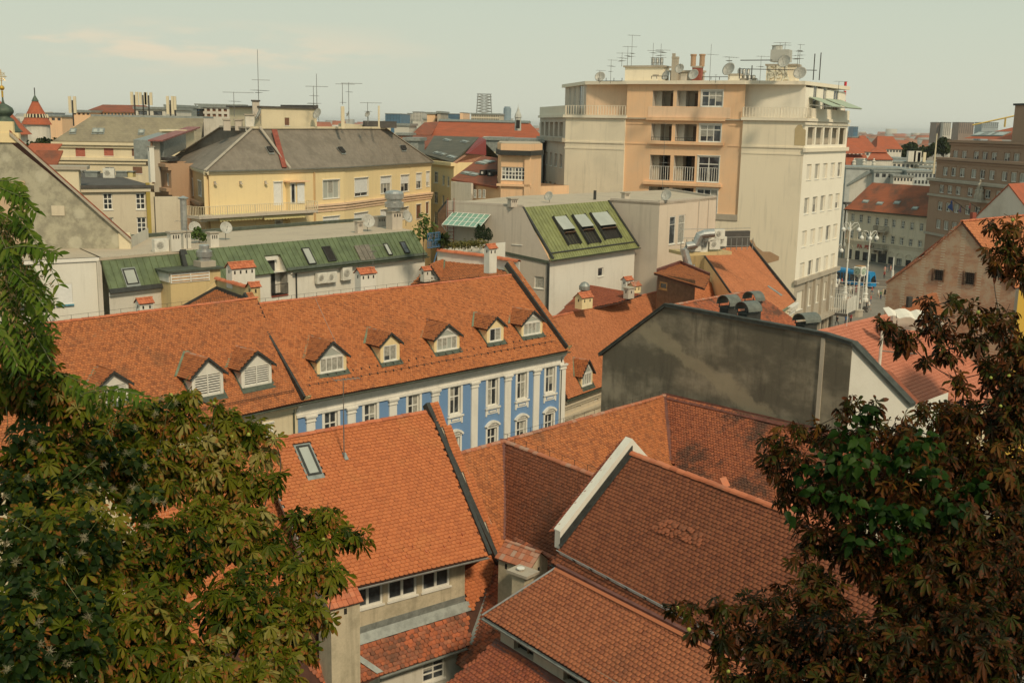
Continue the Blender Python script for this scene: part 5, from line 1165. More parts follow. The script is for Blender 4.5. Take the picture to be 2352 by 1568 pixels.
def roofbox(cv,xl,xr,yt,yb,z,label,m='pinkgrey',dr=Ve((.82,.57,0)),name='roof_chimney',cap=True,r=.8,cat='chimney'):
	p=Z(*cv((xl+xr)/2,yb),z);f=Face(p,p+Ve((1,0,0)));w=(D(*cv(xr,yb),p.y).x-D(*cv(xl,yb),p.y).x);zt=V(p,cv(0,yt)[1]);w=w/(abs(dr.x)+r*abs(dr.y))
	dn_=Ve((dr.y,-dr.x,0));b=MB();o=Ve((p.x,p.y,z))-dr*w/2-dn_*w*r/2;b.box(o,dr*w,dn_*w*r,(0,0,zt-z-.12),M[m])
	if cap: b.box(o-dr*.1-dn_*.1+UP*(zt-z-.12),dr*(w+.2),dn_*(w*r+.2),(0,0,.12),M['stone'])
	for i in range(3):
		qv=o+dr*w*(.2+.25*i)+dn_*(w*r+.004)+UP*(zt-z-.12-.45*min(1,(zt-z)/1.2));b.poly([qv,qv+dr*w*.12,qv+dr*w*.12+UP*.3*min(1,(zt-z)/1.2),qv+UP*.3*min(1,(zt-z)/1.2)],M['dark'])
	o_=b.build(name,None,org=p);tag(o_,label,cat);return o_,Ve((p.x,p.y,zt))
roofbox(c2,2105,2190,1270,1345,zT2,'low square chimney at the left on the flat roof with the green slope')
roofbox(c3,675,732,1130,1180,zT2,'low square chimney in the middle of the pale flat roof before the tower')
p=Z(*c3(190,1200),zT2);dish(p,.5,R(235),'grey dish on the flat roof just above the green slope',pole=.6)
p=Z(*c3(985,1200),zT2);dish(p,.6,R(235),'big grey dish at the corner of the pale flat roof',pole=.7)
p=Z(*c3(950,1185),zT2);antenna(p,V(p,c3(0,660)[1])-p.z,'tall mast with many short arms before the orange loggias',elems=((.98,.8,3),(.70,2.2,3),(.49,2.6,4),(.34,1.2,2),(.44,1.,3)),ang=.3)
b=MB();p=Z(*c3(496,1180),zT2);b.tube([p,col(p,V(p,c3(0,1118)[1]))],.16,M['zincd'],8);o=b.build('flue_pipe',None,org=p);tag(o,'short black flue pipe on the pale flat roof above the green slope','flue')
ca=thing('glass_canopy',FL2.pt(*FL2.px(*c6(1520,160))),'pale green glass canopy over the terrace door on curved brackets','canopy')
b=MB();ua,za=FL2.px(*c6(1420,75));ub_,zb_=FL2.px(*c6(1685,98));P0=FL2.pt(ua,za,.05);P1=FL2.pt(ub_,za,.05);P2=FL2.pt(ub_,za-1.1,2.0);P3=FL2.pt(ua,za-1.1,2.0)
b.prism([P0,P1,P2,P3],(0,0,.05),M['cglass']);b.build('glass_roof',ca);b=MB()
for i in range(8): A_=P0.lerp(P1,i/7)+UP*.07;B_=P3.lerp(P2,i/7)+UP*.07;b.tube([A_,B_],.035,M['wood'],4)
for i in range(4): A_=P0.lerp(P3,i/3)+UP*.07;B_=P1.lerp(P2,i/3)+UP*.07;b.tube([A_,B_],.03,M['wood'],4)
for q in(P2,P3): b.tube([q,q+FL2.n*-.6-UP*.5,q+FL2.n*-1.9-UP*1.2],.05,M['wood'],5)
b.build('frame',ca)
# -- C: long white house with the green metal mansard
zCe=18.4;zCt=20.7
ce0=Z(*c6(0,518),zCe);ce1=Z(*c6(1238,377),zCe);ct0=Z(*c6(0,296),zCt);ct1=Z(*c6(1140,200),zCt)
ch_=thing('green_mansard_house',(ce0.x,ce0.y,0),'long white house with a green standing seam mansard and skylights behind the blue house','house')
S=SC=Slope(ce0,ce1,ct1);vc=SC.uv_(ct1)[1];uc1=SC.uv_(ct1)[0];uc0=SC.px(*c5(1285,345))[0]
b=MB();pg=[(uc0-.6,0),(SC.L,0),(uc1,vc),(uc0-.0,vc)]
hd=[SC.px(*c6(78,378)),SC.px(*c6(200,378)),SC.px(*c6(245,480)),SC.px(*c6(130,505))]
ua=hd[0][0];ub_=hd[2][0];vh=hd[0][1];uu1=hd[1][0]
for q in ([(uc0-.6,0),(ua+.25,0),(ua,vh),(ua,vc),(uc0,vc)],[(ua,vh),(uu1,vh),(uu1,vc),(ua,vc)],[(ub_,0),(SC.L,0),(uc1,vc),(uu1,vc),(uu1,vh)]): b.prism([SC.pt(u,v) for u,v in q],SC.n*-.15,M['greenmetal'])
i=0;u=uc0
while u<SC.L-.1:
	v0=0;v1=vc
	if ua-.02<u<uu1: v0=vh
	elif uu1<=u<ub_: v0=vh*(1-(u-uu1)/(ub_-uu1))
	if u>uc1: v1=vc*(SC.L-u)/(SC.L-uc1)
	if v1>v0+.1: SC.box(b,u,u+.035,v0,v1,0,.05,M['greenmetal'])
	i+=1;u=uc0+i*.56
rc_=b.build('roof',ch_)
for a,c_,g in(((338,330),(468,437),'glassl'),((483,320),(612,415),'dark'),((917,298),(1000,375),'glassl'),((1035,285),(1125,360),'glass')): 
	u0,v1=SC.px(*c6(*a));um1,v0=SC.px(*c6(*c_));w_=(um1-u0)*.74
	A_=a;
	f=MB();du=0
	for q in((u0,u0+w_,v0,v0+.08),(u0,u0+w_,v1-.08,v1),(u0,u0+.08,v0+.08,v1-.08),(u0+w_-.08,u0+w_,v0+.08,v1-.08)): SC.box(f,*q,.02,.16,M['zincd'])
	f.poly([SC.pt(u0,v0,.12),SC.pt(u0+w_,v0,.12),SC.pt(u0+w_,v1,.12),SC.pt(u0,v1,.12)],M[g]);f.build('skylight',rc_)
u0,v1=SC.px(*c6(712,312));u1,v0=SC.px(*c6(852,408));b=MB()
for k in range(3): SC.box(b,u0+k*.62,u0+k*.62+.56,v0,v1,.06,.12,M['rustgrey'] if 'rustgrey' in M else M['stone'])
b.build('roof_panel',rc_)
gutter(SC.pt(uu1+.5,-.1),SC.pt(SC.L+.1,-.1),ch_,'gutter',.13);b=MB();SC.box(b,ub_,SC.L,.02,.3,.01,.09,M['gutter']);a_=SC.pt(uc0-.6,0);c2_=SC.pt(uc0,vc);b.prism([a_-SC.u*.22,a_+SC.u*.12,c2_+SC.u*.12,c2_-SC.u*.22],SC.n*.22,M['zincd']);b.build('flashing',ch_)
FC=Face(SC.pt(uc0-1,0)-SC.nh*.35,ce1-SC.nh*.35)
b=MB();FC.wall(b,0,zCe-.05,[(FC.px(*c6(128,520))[0],FC.px(*c6(245,520))[0],FC.px(*c6(128,665))[1],zCe-.05)],M['white'],1.6);u_e=FC.L
b.poly([FC.pt(FC.L,0),FC.pt(FC.L,0)-FC.n*9,FC.pt(FC.L,zCe)-FC.n*9,FC.pt(FC.L,zCe)],M['white2']);b.build('wall',ch_)
b=MB();ud=FC.px(*c6(128,520))[0];ue=FC.px(*c6(245,520))[0];zd=FC.px(*c6(128,665))[1]
FC.box(b,ud-.1,ue,zd,zCe+1.7,-1.15,-1.0,M['white']);FC.box(b,ud+.1,ud+1.15,zd,zCe+.9,-.99,-.93,M['zincd']);FC.box(b,ud+1.15,ud+1.3,zd,zCe+1.0,-.99,-.88,M['wood']);FC.box(b,ud-.05,ue-.5,zCe+.95,zCe+1.25,-1.0,-.6,M['white']);b.prism([FC.pt(ue,zd,.0),FC.pt(ue,zd,-1.1),FC.pt(ue,zCe+1.3,-1.1),FC.pt(ue,zCe,0)],FC.d*.08,M['white']);b.prism([FC.pt(ud,zd,.0),FC.pt(ud,zd,-1.1),FC.pt(ud,zCe+1.3,-1.1),FC.pt(ud,zCe,0)],FC.d*-.08,M['white']);FC.box(b,ud,ue,zd-.1,zd,-1.1,.1,M['rusty']);b.build('balcony_door',ch_)
railing([FC.pt(ud,zd,.05),FC.pt(ue,zd,.05)],.95,ch_,'iron',.14)
vpipe(FC,ue+.9,8,zCe-.2,ch_,'zincd',.07);b=MB();FC.box(b,ue+.3,FC.L,zCe-.32,zCe-.05,-.02,.12,M['trim']);b.build('cornice',ch_)
for n_,(x,y,l_) in enumerate(((470,572,'left'),(540,565,'middle'),(648,548,'larger right'))):
	u,z=FC.px(*c6(x,y));acunit(FC,u,z,'%s of the three air conditioners on the white wall under the green roof'%l_,w=1.15,h=.95 if n_<2 else 1.2,d=.35)
b=MB();f0=Z(*c5(1990,200),zCt);f1=Z(*c6(1240,150),zCt);pl_=[SC.pt(uc0-7,vc+.0),ct1,ct1+Ve((-6,9,0)),SC.pt(uc0-7,vc)+Ve((-6,9,0))]
b.prism([col(p,zCt) for p in pl_],(0,0,-.2),M['flatroof']);b.prism([col(pl_[3],zCt+.02),col(pl_[2],zCt+.02),col(pl_[2],zCt+.02)+Ve((-.3,.3,0)),col(pl_[3],zCt+.02)+Ve((-.3,.3,0))],(0,0,.3),M['gutter']);b.build('flat_roof',ch_)
z2=18.2
d0=Z(*c5(787,642),z2);d1=Z(*c5(1168,598),z2);g0_=Z(*c5(715,392),zCt);g1_=Z(*c5(1290,350),zCt)
SD=Slope(d0,d0+(ce1-ce0).normalized()*8,g0_);vd=SD.uv_(g0_)[1];ug=SD.uv_(g0_)[0]
b=MB();uR=SD.px(*c5(1320,440))[0];b.prism([SD.pt(0,0),SD.pt(uR+1.2,0),SD.pt(uR,vd),SD.pt(ug,vd)],SD.n*-.15,M['greenmetal'])
u=ug
while u<uR:
	v0=0 if u>=0 else vd*(u/ug);
	if u<0: v0=vd*(u/ug)
	SD.box(b,u,u+.035,v0+.01,vd,0,.05,M['greenmetal']);u+=.56
SD.box(b,-.1,uR+1,-.1,.28,.01,.1,M['zincd']);SD.box(b,uR,uR+.3,0,vd,.0,.2,M['zincd']);rd=b.build('roof',ch_)
skylight(SD,c5(862,478),c5(985,578),rd,'glassl','zincd')
FD=Face(SD.pt(0,0)-SD.nh*.3,SD.pt(8,0)-SD.nh*.3);b=MB();FD.wall(b,0,z2,[],M['white2']);FD.box(b,0,8,z2-.3,z2-.02,0,.12,M['trim']);b.build('wall',ch_)
w0=Z(*c5(-260,438),zCt);w1=Z(*c5(716,390),zCt);w1=w1;FWh=Face(w0,w1);ow=[FWh.op(c5(392,580),c5(518,716))]
wh=thing('plain_white_block',(w1.x-4,w1.y,0),'plain white flat roofed block with one white blind at the far left','house')
b=MB();FWh.wall(b,0,zCt-.25,ow,M['white'],.12);FWh.box(b,0,FWh.L,zCt-.25,zCt,-.3,.12,M['trim']);bk=-FWh.n*7;b.prism([col(w0,zCt),col(w1,zCt),col(w1+bk,zCt),col(w0+bk,zCt)],(0,0,-.2),M['flatroof']);b.poly([FWh.pt(FWh.L,0),FWh.pt(FWh.L,0)+bk*.3,FWh.pt(FWh.L,zCt)+bk*.3,FWh.pt(FWh.L,zCt)],M['white2']);
uq=FWh.px(*c5(690,600))[0];FWh.box(b,uq,uq+.25,0,zCt-.3,.0,.25,M['white2']);b.build('wall',wh)
win(FWh,ow[0],wh,1,(1,),blind=1,depth=.1);b=MB();o=ow[0];FWh.box(b,o[0]-.05,o[1]+.05,o[2]-.14,o[2]-.02,0,.15,M['bluepaint']);b.build('window_sill',wh)
b=MB();e0=FWh.px(*c5(345,720));et=FWh.px(*c5(240,445));sg_=[FWh.pt(e0[0],e0[1],.05),FWh.pt(et[0],et[1],.05)-FWh.n*.0];S7=Slope(FWh.pt(e0[0]-8,e0[1],1.6),FWh.pt(e0[0],e0[1],1.6),FWh.pt(et[0],et[1],-.0));v7=S7.uv_(FWh.pt(et[0],et[1],0))[1];b.prism([S7.pt(0,0),S7.pt(8,0),S7.pt(8+et[0]-e0[0],v7),S7.pt(0,v7)],S7.n*-.15,M['greenmetal']);S7.box(b,0,8.1,-.15,.25,0,.1,M['zincd']);
for i in range(13): S7.box(b,i*.58,i*.58+.035,0,v7,0,.05,M['greenmetal'])
b.build('roof',wh);b=MB();FWh.box(b,e0[0]-8,e0[0]-.1,0,e0[1],.0,1.4,M['white2']);b.build('bay',wh)
# -- lichen-spotted gable wall behind it
FGb=Face(D(-140,560,85),D(300,560,87));gh=thing('lichen_gable_house',FGb.pt(8,0),'old house showing a big lichen blotched concrete gable, edge of the roof running down right','house')
G=lambda x,y:FGb.px(*c1(x,y))
b=MB();e_=FGb.px(297,545);bs=FGb.px(300,572)[1];ap=G(30,770);b.poly([FGb.pt(-1,0),FGb.pt(e_[0],0),FGb.pt(*e_),FGb.pt(*ap),FGb.pt(-1,ap[1]-.5)],M['gable'])
b.poly([FGb.pt(e_[0],0),FGb.pt(e_[0],0)-FGb.n*8,FGb.pt(*e_,-8),FGb.pt(*e_)],M['white2']);b.build('gable_wall',gh)
b=MB();dv=FGb.pt(*e_)-FGb.pt(*G(85,725));A_=FGb.pt(*G(85,725),.15);bq=Ve((-.56,.83,0))*9;b.prism([A_,A_+dv*1.02,A_+dv*1.02+bq,A_+bq],(0,0,.15),M['farrust']);b.prism([A_-UP*.22,A_+dv*1.02-UP*.22,A_+dv*1.02,A_],FGb.n*.15,M['stone']);b.build('roof',gh)
b=MB();o=G(60,770);FGb.box(b,o[0]-.9,o[0]+.9,o[1]-.4,o[1]+.35,-.3,.15,M['yellow']);FGb.box(b,o[0]-.5,o[0]+.5,o[1]+.35,o[1]+1.2,-.3,.1,M['yellow']);b.build('finial_block',gh)
b=MB();a=G(425,1335);c_=G(537,1418);FGb.box(b,a[0],c_[0],c_[1],a[1],0,.08,M['beige']);b.build('blocked_window',gh)
b=MB();a=G(90,1130);c_=G(235,1560);FGb.box(b,a[0]-3,c_[0],c_[1]-4,a[1],0,.1,M['patchpink']);b.build('patched_bay',gh)
b=MB();p=FGb.px(*c5(880,270));FGb.box(b,p[0]-.4,p[0]+.5,p[1]-1,p[1]+.6,-.3,.12,M['cream']);b.build('corner_stone',gh)
# -- yellow block with louvres and the steel cowl
yb=thing('yellow_louvred_block',D(1205/3.0858,700,82),'yellow rooftop block with white louvres and green cap in front of the green mansard','roof block')
q0=D(*c5(1208,575),82.5);FY=Face(q0,q0+A45*9);zt=FY.px(*c5(1212,500))[1];uR=FY.px(*c5(1562,480))[0]
b=MB();FY.box(b,0,uR,8,zt,-2.2,0,M['dyellow']);b.build('wall',yb)
b=MB();FY.box(b,-.25,uR+.2,zt,zt+.16,-2.4,.25,M['gutter']);b.build('cap',yb)
b=MB();zl=FY.px(*c5(1212,575))[1];ul2=FY.px(*c5(1482,560))[0];FY.box(b,0.02,ul2,zl,zl+.06,0,.06,M['wood'])
for k in range(9): z=zl+.1+k*(zt-zl-.15)/9;b.box(FY.pt(.05,z,.02),FY.d*(ul2-.1),FY.n*.06-UP*.03,UP*.09,M['wood'] if k%3 else M['annexwood'])
for u in(.0,ul2*.5,ul2-.06): FY.box(b,u,u+.08,zl,zt-.02,.0,.1,M['wood'])
f=Face(FY.pt(0,0,-2.2),FY.pt(0,0,0))
for k in range(9): z=zl+.1+k*(zt-zl-.15)/9;b.box(f.pt(.05,z,.02),f.d*2.1,f.n*.06-UP*.03,UP*.09,M['wood'])
b.build('louvre',yb)
b=MB();c=FY.pt(FY.px(*c5(1495,450))[0],zt+.16,-1.0);b.box(c-A45*.65-FY.n*.6,A45*1.3,FY.n*1.2,(0,0,.45),M['stone']);b.lathe(c+UP*.45,[(.5,0),(.5,.3),(.62,.32),(.62,.75),(.5,.78),(.5,.85),(.4,.87),(.4,1.2),(.36,1.25),(.01,1.27)],M['steel'],20);b.build('vent_cowl',yb)
h6=thing('courtyard_gable_roof',D(1450/3.0858,700,80),'small yellow walled roof triangle with dark edging left of the party wall','roof')
pa=D(*c5(1535,625),80.5);pb=D(*c5(1750,705),76.5);pc=D(*c5(1240,790),78)
b=MB();b.prism([pa,pb,pb-UP*3,pc-UP*3,pc],Ve((-.3,1.0,0)).normalized()*.05,M['under']);b.build('roof_underside',h6)
S8=Slope(pc,pb,pa);tiles(S8,[S8.uv_(pc-UP*0),S8.uv_(pb),S8.uv_(pa)],M['tile_b'],h6,'roof_tiles')
b=MB();
for P,Q in((pc,pa),(pa,pb)): b.prism([P-UP*.05,Q-UP*.05,Q+UP*.3,P+UP*.3],Ve((-.3,1,0))*.25,M['zincd'])
b.build('edging',h6)
b=MB();ya=D(*c5(1535,545),81.2);yb_=D(*c5(1752,605),77.2);b.prism([pa+Ve((0,.4,0))-UP*.2,pb+Ve((0,.4,0))-UP*.2,yb_,ya],Ve((-.1,.4,0)),M['dyellow']);b.prism([pc+Ve((-.1,.5,0))-UP*1,pa+Ve((0,.45,0))-UP*.2,ya],Ve((-.1,.4,0)),M['dyellow']);b.build('parapet',h6)
ridge_caps(ya+UP*.05,yb_+UP*.05,h6,'ridge',.24,'coping_tiles',.3)
stackpx(c5,1610,1798,455,600,80,'wide white chimney with four square flues and an orange tiled cap before the green roof','white','ridge',4,.45)
stackpx(c5,1752,1842,590,720,75,'narrow yellow chimney with a steep little orange cap on the party wall','dyellow','ridge',1,.8)
stackpx(c5,962,1082,705,830,78.5,'white chimney with a tilted orange tile cap at the left end of the ridge','white','ridge',2,.7)
stackpx(c6,725,870,495,650,85,'white chimney with tiled cap and aerial below the three air conditioners','white','ridge',3,.55)
stackpx(c6,1640,1730,320,500,92,'tall slim white chimney with a little tile cap at the right end of the ridge','white','ridge',2,.8)
p=D(*c6(852,470),84.6);antenna(p,1.9,'crooked aerial on the white chimney cap below the air conditioners',elems=((.95,2.6,6),(.7,1.5,5)),ang=.4)
stackpx(c6,1188,1262,475,560,96,'small red tiled chimney beside the pointed dormer behind the ridge','white2','ridge',1,.7)
for cv,xl,xr,yt,yb2,l_ in((c5,1190,1285,205,345,'left'),(c5,1283,1355,200,325,'right')): roofbox(cv,xl,xr,yt,yb2,zCt,'%s one of the paired pale chimneys at the left end of the flat roof'%l_,'white2',A45)
roofbox(c5,1470,1552,208,315,zCt,'single pale square chimney on the flat roof before the yellow house','white2',A45)
roofbox(c6,722,782,130,218,zCt,'grey stained chimney beside the round dish on the flat roof','pinkgrey',A45)
roofbox(c6,850,945,98,170,zCt,'low left block of the chimney group with the steel cowl','pinkgrey',A45)
o_,tp_=roofbox(c6,945,1060,60,190,zCt,'tall block of the chimney group carrying the steel cowl','pinkgrey',A45)
b=MB();b.lathe(tp_,[(.7,0),(.7,.3),(.95,.35),(.95,.8),(.75,.9),(.75,1.1),(.95,1.2),(.95,1.7),(.8,1.9),(.3,2.0),(.01,2.02)],M['steel'],20);o=b.build('vent_cowl',None,org=tp_);tag(o,'ribbed steel cowl on the tall chimney block','vent')
p=Z(*c6(812,205),zCt);dish(p,.68,R(-62),'large round grey dish on the flat roof beside the chimney group',pole=.9)
p=Z(*c6(1085,170),zCt);dish(p,.66,R(-35),'dish seen edge on at the right of the chimney group',pole=.9)
p=Z(*c5(1380,268),zCt);dish(p,.55,R(-58),'thin edge on dish beside the paired chimneys on the flat roof',pole=1.0)
p=Z(*c5(1600,268),zCt);dish(p,.55,R(-55),'edge on dish on a stalk in front of the yellow awning',pole=1.0)
p=Z(*c1(1525,1555),zCt);b=MB();b.tube([p,col(p,V(p,c1(0,1280)[1]))],.3,M['steel'],10);b.lathe(col(p,V(p,c1(0,1280)[1])),[(.45,0),(.5,.1),(.01,.3)],M['steel'],12);o=b.build('steel_flue',None,org=p);tag(o,'tall steel flue pipe rising before the brown wing of the yellow house','flue')
b=MB();p=Z(*c5(1095,350),zCt);f=Face(p-A45*.2,p+A45);
acunit(f,.6,zCt,'lone air conditioner standing on the edge of the flat roof at the left',w=1.2,h=1.0,d=.5,o=0)
p=Z(*c5(1330,330),zCt);antenna(p,V(p,c5(0,130)[1])-p.z,'flat wide aerial above the paired chimneys before the brown wing',elems=((.98,4.2,7),),ang=.1)
tz=thing('terrace_wall',Z(*c6(1310,420),17.5),'white terrace parapet with an orange tile coping and low plants','parapet')
Pq=[D(*c6(x,y),d) for x,y,d in((1308,345,101),(1640,385,98),(1885,425,95))]
b=MB()
for P,Q in zip(Pq[:-1],Pq[1:]): b.prism([P-UP*3,Q-UP*3,Q,P],Ve((.1,.35,0)),M['white']);b.prism([P-UP*1.3,Q-UP*1.3,Q-UP*.9,P-UP*.9],Ve((-.05,-.1,0)),M['zincd'])
b.build('wall',tz)
for P,Q in zip(Pq[:-1],Pq[1:]): ridge_caps(P+UP*.05,Q+UP*.05,tz,'ridge',.3,'coping_tiles',.35)
b=MB();P=D(*c6(1318,335),104);Q=D(*c6(1790,285),103);b.prism([P-UP*3.5,Q-UP*3.5,Q,P],Ve((0,.3,0)),M['white']);b.build('rear_wall',tz)
h7=thing('hidden_red_roof_house',D(1000,690,97),'red tiled roof with a pointed glazed dormer hidden behind the blue house ridge','house')
a=D(*c6(1135,575),97);c_=D(*c6(1285,425),101);e_=D(*c6(1850,500),95);S9=Slope(a,e_,c_);g=[S9.uv_(x) for x in(a-UP,e_-UP,S9.P(*c6(1640,440)),S9.P(*c6(1500,405)),c_)]
b=MB();b.prism([S9.pt(u,v) for u,v in g],S9.n*-.1,M['under']);o=b.build('roof',h7);tiles(S9,g,M['tile_b'],o,w=.22,ex=.2)
dormer(S9,c6(1205,562),c6(1310,560),c6(1252,448),h7,'white2',.3,'glazed',.25)
# -- F: the big yellow corner house
zF=31-5.5
K=[Z(*p,zF) for p in (c1(1405,965),c1(1697,1047),c2(310,1032),c2(775,1015),c2(1000,1001),c2(1185,990),c2(1322,982),c2(1492,973))]
fh=thing('yellow_corner_house',K[1],'big yellow curved corner house with grey slate roof, balcony and yellow awnings','apartment block')
rg=[D(508,293,134),D(578,296,129),D(586,296,129.5),D(886,296,152)]
RL,RA,RB_,RC=rg
b=MB();ov=UP*.0
def ovh(P,Q):
	return P
b.poly([K[0],K[1],RA,RL],M['slate']);b.poly([K[1],K[2],RB_,RA],M['slate'])
n_=len(K);
b.poly([K[2],K[3],RC.lerp(RB_,.72),RB_],M['slate']);b.poly([K[3],K[4],RC.lerp(RB_,.45),RC.lerp(RB_,.72)],M['slate']);b.poly([K[4],K[5],RC.lerp(RB_,.2),RC.lerp(RB_,.45)],M['slate']);b.poly([K[5],K[6],RC,RC.lerp(RB_,.2)],M['slate']);b.poly([K[6],K[7],RC],M['slate'])
far_=Ve((-14,22,0));b.poly([K[7],K[7]+far_,RC],M['slate']);b.poly([RL,RA,RB_,RC,K[7]+far_,K[0]+Ve((-4,18,0))],M['slate']);b.poly([K[0],RL,K[0]+Ve((-4,18,0))],M['slate'])
rF=b.build('roof',fh)
def strip(P,Q,w,m,par,nm,h=.08):
	b=MB();t=(Q-P).normalized();s=t.cross(UP).normalized();b.prism([P-s*w/2+UP*.02,P+s*w/2+UP*.02,Q+s*w/2+UP*.02,Q-s*w/2+UP*.02],UP*h,M[m]);return b.build(nm,par)
strip(K[1],RA,.35,'stone',rF,'hip');strip(K[2],RB_+Ve((.6,0,.05)),.4,'stone',rF,'hip',.15);strip(K[7],RC,.3,'stone',rF,'hip');strip(K[0],RL,.5,'stone',rF,'hip');strip(RL,RA,.5,'stone',rF,'ridge_cap',.2);strip(RA,RC,.5,'cream',rF,'ridge_cap',.25)
SF1=Slope(K[1],K[2],RA);b=MB();b.prism([SF1.P(*c2(*q),.12) for q in((150,715),(193,715),(276,1028),(238,1028))],SF1.n*.1,M['rusty']);b.build('red_strip',rF);SF2=Slope(K[3],K[5],RC.lerp(RB_,.45));SF0=Slope(K[0],K[1],RA);SF3=Slope(K[5],K[6],RC)
for sl,a,c_ in((SF1,c2(108,857),c2(168,900)),(SF2,c2(695,860),c2(760,902)),(SF2,c2(1015,848),c2(1072,882)),(SF3,c2(1213,842),c2(1262,876))): skylight(sl,a,c_,rF,'dark','iron',h=.3,fw=.12)
b=MB();ops={0:[((1447,1068),(1475,1195)),((1505,1088),(1535,1222)),((1567,1108),(1600,1250)),((1640,1130),(1670,1260)),((1457,1350),(1487,1480)),((1590,1430),(1612,1530))],
 1:[((100,1470),(128,1530))],2:[]}
faces=[Face(K[i],K[i+1]) for i in range(7)]
inset=.35
faces=[Face(f.pt(0,0,-inset),f.pt(f.L,0,-inset)) for f in faces]
allw=[]
def addw(fi,o,**k): allw.append((fi,o,k))
for a,c_ in ops[0]: addw(0,faces[0].op(c1(*a),c1(*c_)),cols=2,rows=(1,))
f1=faces[1]
addw(1,f1.op(c2(173,1145),c2(243,1330)),blind=1,sill=False)
addw(1,f1.op(c2(185,1455),c2(245,1530)),cols=1,rows=(1,),fw=.12)
for a,c_,k in(((578,1130),(715,1270),dict(cols=3,rows=(1,),blind=.0,gm='glassl')),((840,1115),(952,1250),dict(cols=2,rows=(1,),blind=.8)),((1055,1100),(1142,1228),dict(cols=3,rows=(1,),blind=.4)),((1222,1088),(1290,1215),dict(cols=2,rows=(1,),blind=.5)),((1350,1072),(1393,1192),dict(cols=2,rows=(1,),blind=.5)),((1433,1057),(1460,1175),dict(cols=2,rows=(1,),blind=.7)),((580,1435),(715,1510),dict(blind=1)),((1225,1355),(1285,1440),dict(cols=1,rows=(1,),gm='dark')),((1350,1330),(1388,1440),dict(cols=1,rows=(1,),blind=1,bm='shutbrown')),((1430,1310),(1452,1400),dict(cols=1,rows=(1,),blind=1,bm='shutbrown')),((1055,1375),(1120,1450),dict(blind=1)),((838,1405),(950,1480),dict(blind=1))):
	x=c2((a[0]+c_[0])/2,0)[0]
	fi=max(i for i in range(2,7) if proj(K[i])[0]<=x)
	o=faces[fi].op(c2(*a),c2(*c_));o=(max(.05,o[0]),min(faces[fi].L-.05,o[1]),o[2],o[3])
	if o[1]-o[0]>.3: addw(fi,o,**k)
zbF=9
for i,f in enumerate(faces):
	w_=[x[1] for x in allw if x[0]==i]
	zc=f.px(*c2(1000,1290))[1]
	f.wall(b,zbF,zF-.1,w_,M['ochre'] if i==0 else M['yellow'],.2)  # left side ochre against the yellow front, its shade put into the colour
f=faces[6];b.poly([f.pt(f.L,zbF),f.pt(f.L,zbF)+far_,f.pt(f.L,zF)+far_,f.pt(f.L,zF)],M['yellow'])
b.build('wall',fh)
for fi,o,k in allw: win(faces[fi],o,fh,surround=.08,sm='wood',**k)
zcor=faces[2].px(*c2(460,1340))[1]
b=MB()
for i in range(2,7):
	f=faces[i]
	for zz,o in((0,.35),(-.35,.22),(-.7,.1)): f.box(b,-.1,f.L+.1,zcor+zz-.12,zcor+zz+.12,0,o,M['peach'])
b.build('string_course',fh)
b=MB()
for i in range(7):
	f=faces[i]
	for zz,o in((-.15,.3),(-.35,.14)): f.box(b,-.02,f.L+.02,zF+zz-.1,zF+zz+.1,0,o,M['cream'])
b.build('cornice',fh)
for i in range(1,7): gutter(K[i]+UP*.02,K[i+1]+UP*.02,fh,'zinc',.16)
b=MB();f=faces[0];zc0=f.px(*c1(1480,1230))[1]
for zz,o in((0,.45),(-.35,.25)): f.box(b,-3,f.L*.86,zc0+zz-.14,zc0+zz+.14,0,o,M['brown'])
b.build('string_course',fh)
f=faces[1];b=MB();u0,z1=f.px(*c2(270,1140));u1=f.L+1.8;_,z0=f.px(*c2(275,1330));f.box(b,u0,u1,z0-5,z1,-.3,.75,M['yellow']);f.box(b,u0-.3,u1+.3,z1,z1+.16,-.1,1.25,M['orange']);b.build('bay',fh)
fb_=Face(f.pt(u0,0,.76),f.pt(u1,0,.76));win(fb_,(.15,.75,z0+.2,z1-.15),fh,1,(1,),depth=.0,sill=False,surround=.06,sm='wood');win(fb_,(1.0,u1-u0-.2,z0+.2,z1-.15),fh,blind=1,depth=-.02,sill=False)
zb_=f.px(*c2(200,1385))[1];ub0=-1.0;ub1=u1+.6
b=MB();
f.box(b,ub0-1.2,ub1,zb_-.12,zb_+.12,0,2.3,M['pinkgrey']);f.box(b,ub0-.7,ub1-.3,zb_-.45,zb_-.12,0,1.8,M['cream']);b.build('balcony_slab',fh)
rr=[f.pt(ub0-1.2,zb_+.12,-1.5),f.pt(ub0-1.2,zb_+.12,2.2),f.pt(ub1,zb_+.12,2.2),f.pt(ub1,zb_+.12,.2)];railing(rr,1.05,fh,'cream',.3,r=.035)
for a,c_,l_ in((c1(1730,1430),c1(2085,1460),'left'),(c1(2100,1418),c2(350,1440),'right')):
	u0,z1=f.px(*a);u1_,_=f.px(*c_);aw=thing('awning',f.pt(u0,z1,1),'%s one of the two yellow scalloped awnings under the balcony'%l_,'awning','yellow awnings under the balcony');b=MB();b.prism([f.pt(u0,z1+.35,.3),f.pt(u1_,z1+.35,.3),f.pt(u1_,z1,1.9),f.pt(u0,z1,1.9)],(0,0,.06),M['awny']);n=int((u1_-u0)/.4)
	for i in range(n): q=f.pt(u0+(u1_-u0)*i/n,z1,1.92);w=f.d*((u1_-u0)/n);b.prism([q,q+w,q+w-UP*.28,q+w*.5-UP*.4,q-UP*.28],f.n*.03,M['awny'])
	b.build('fabric',aw)
wl_=[f.px(*c1(1773,1152)),f.px(*c1(1985,1150)),f.px(*c1(2192,1148))];
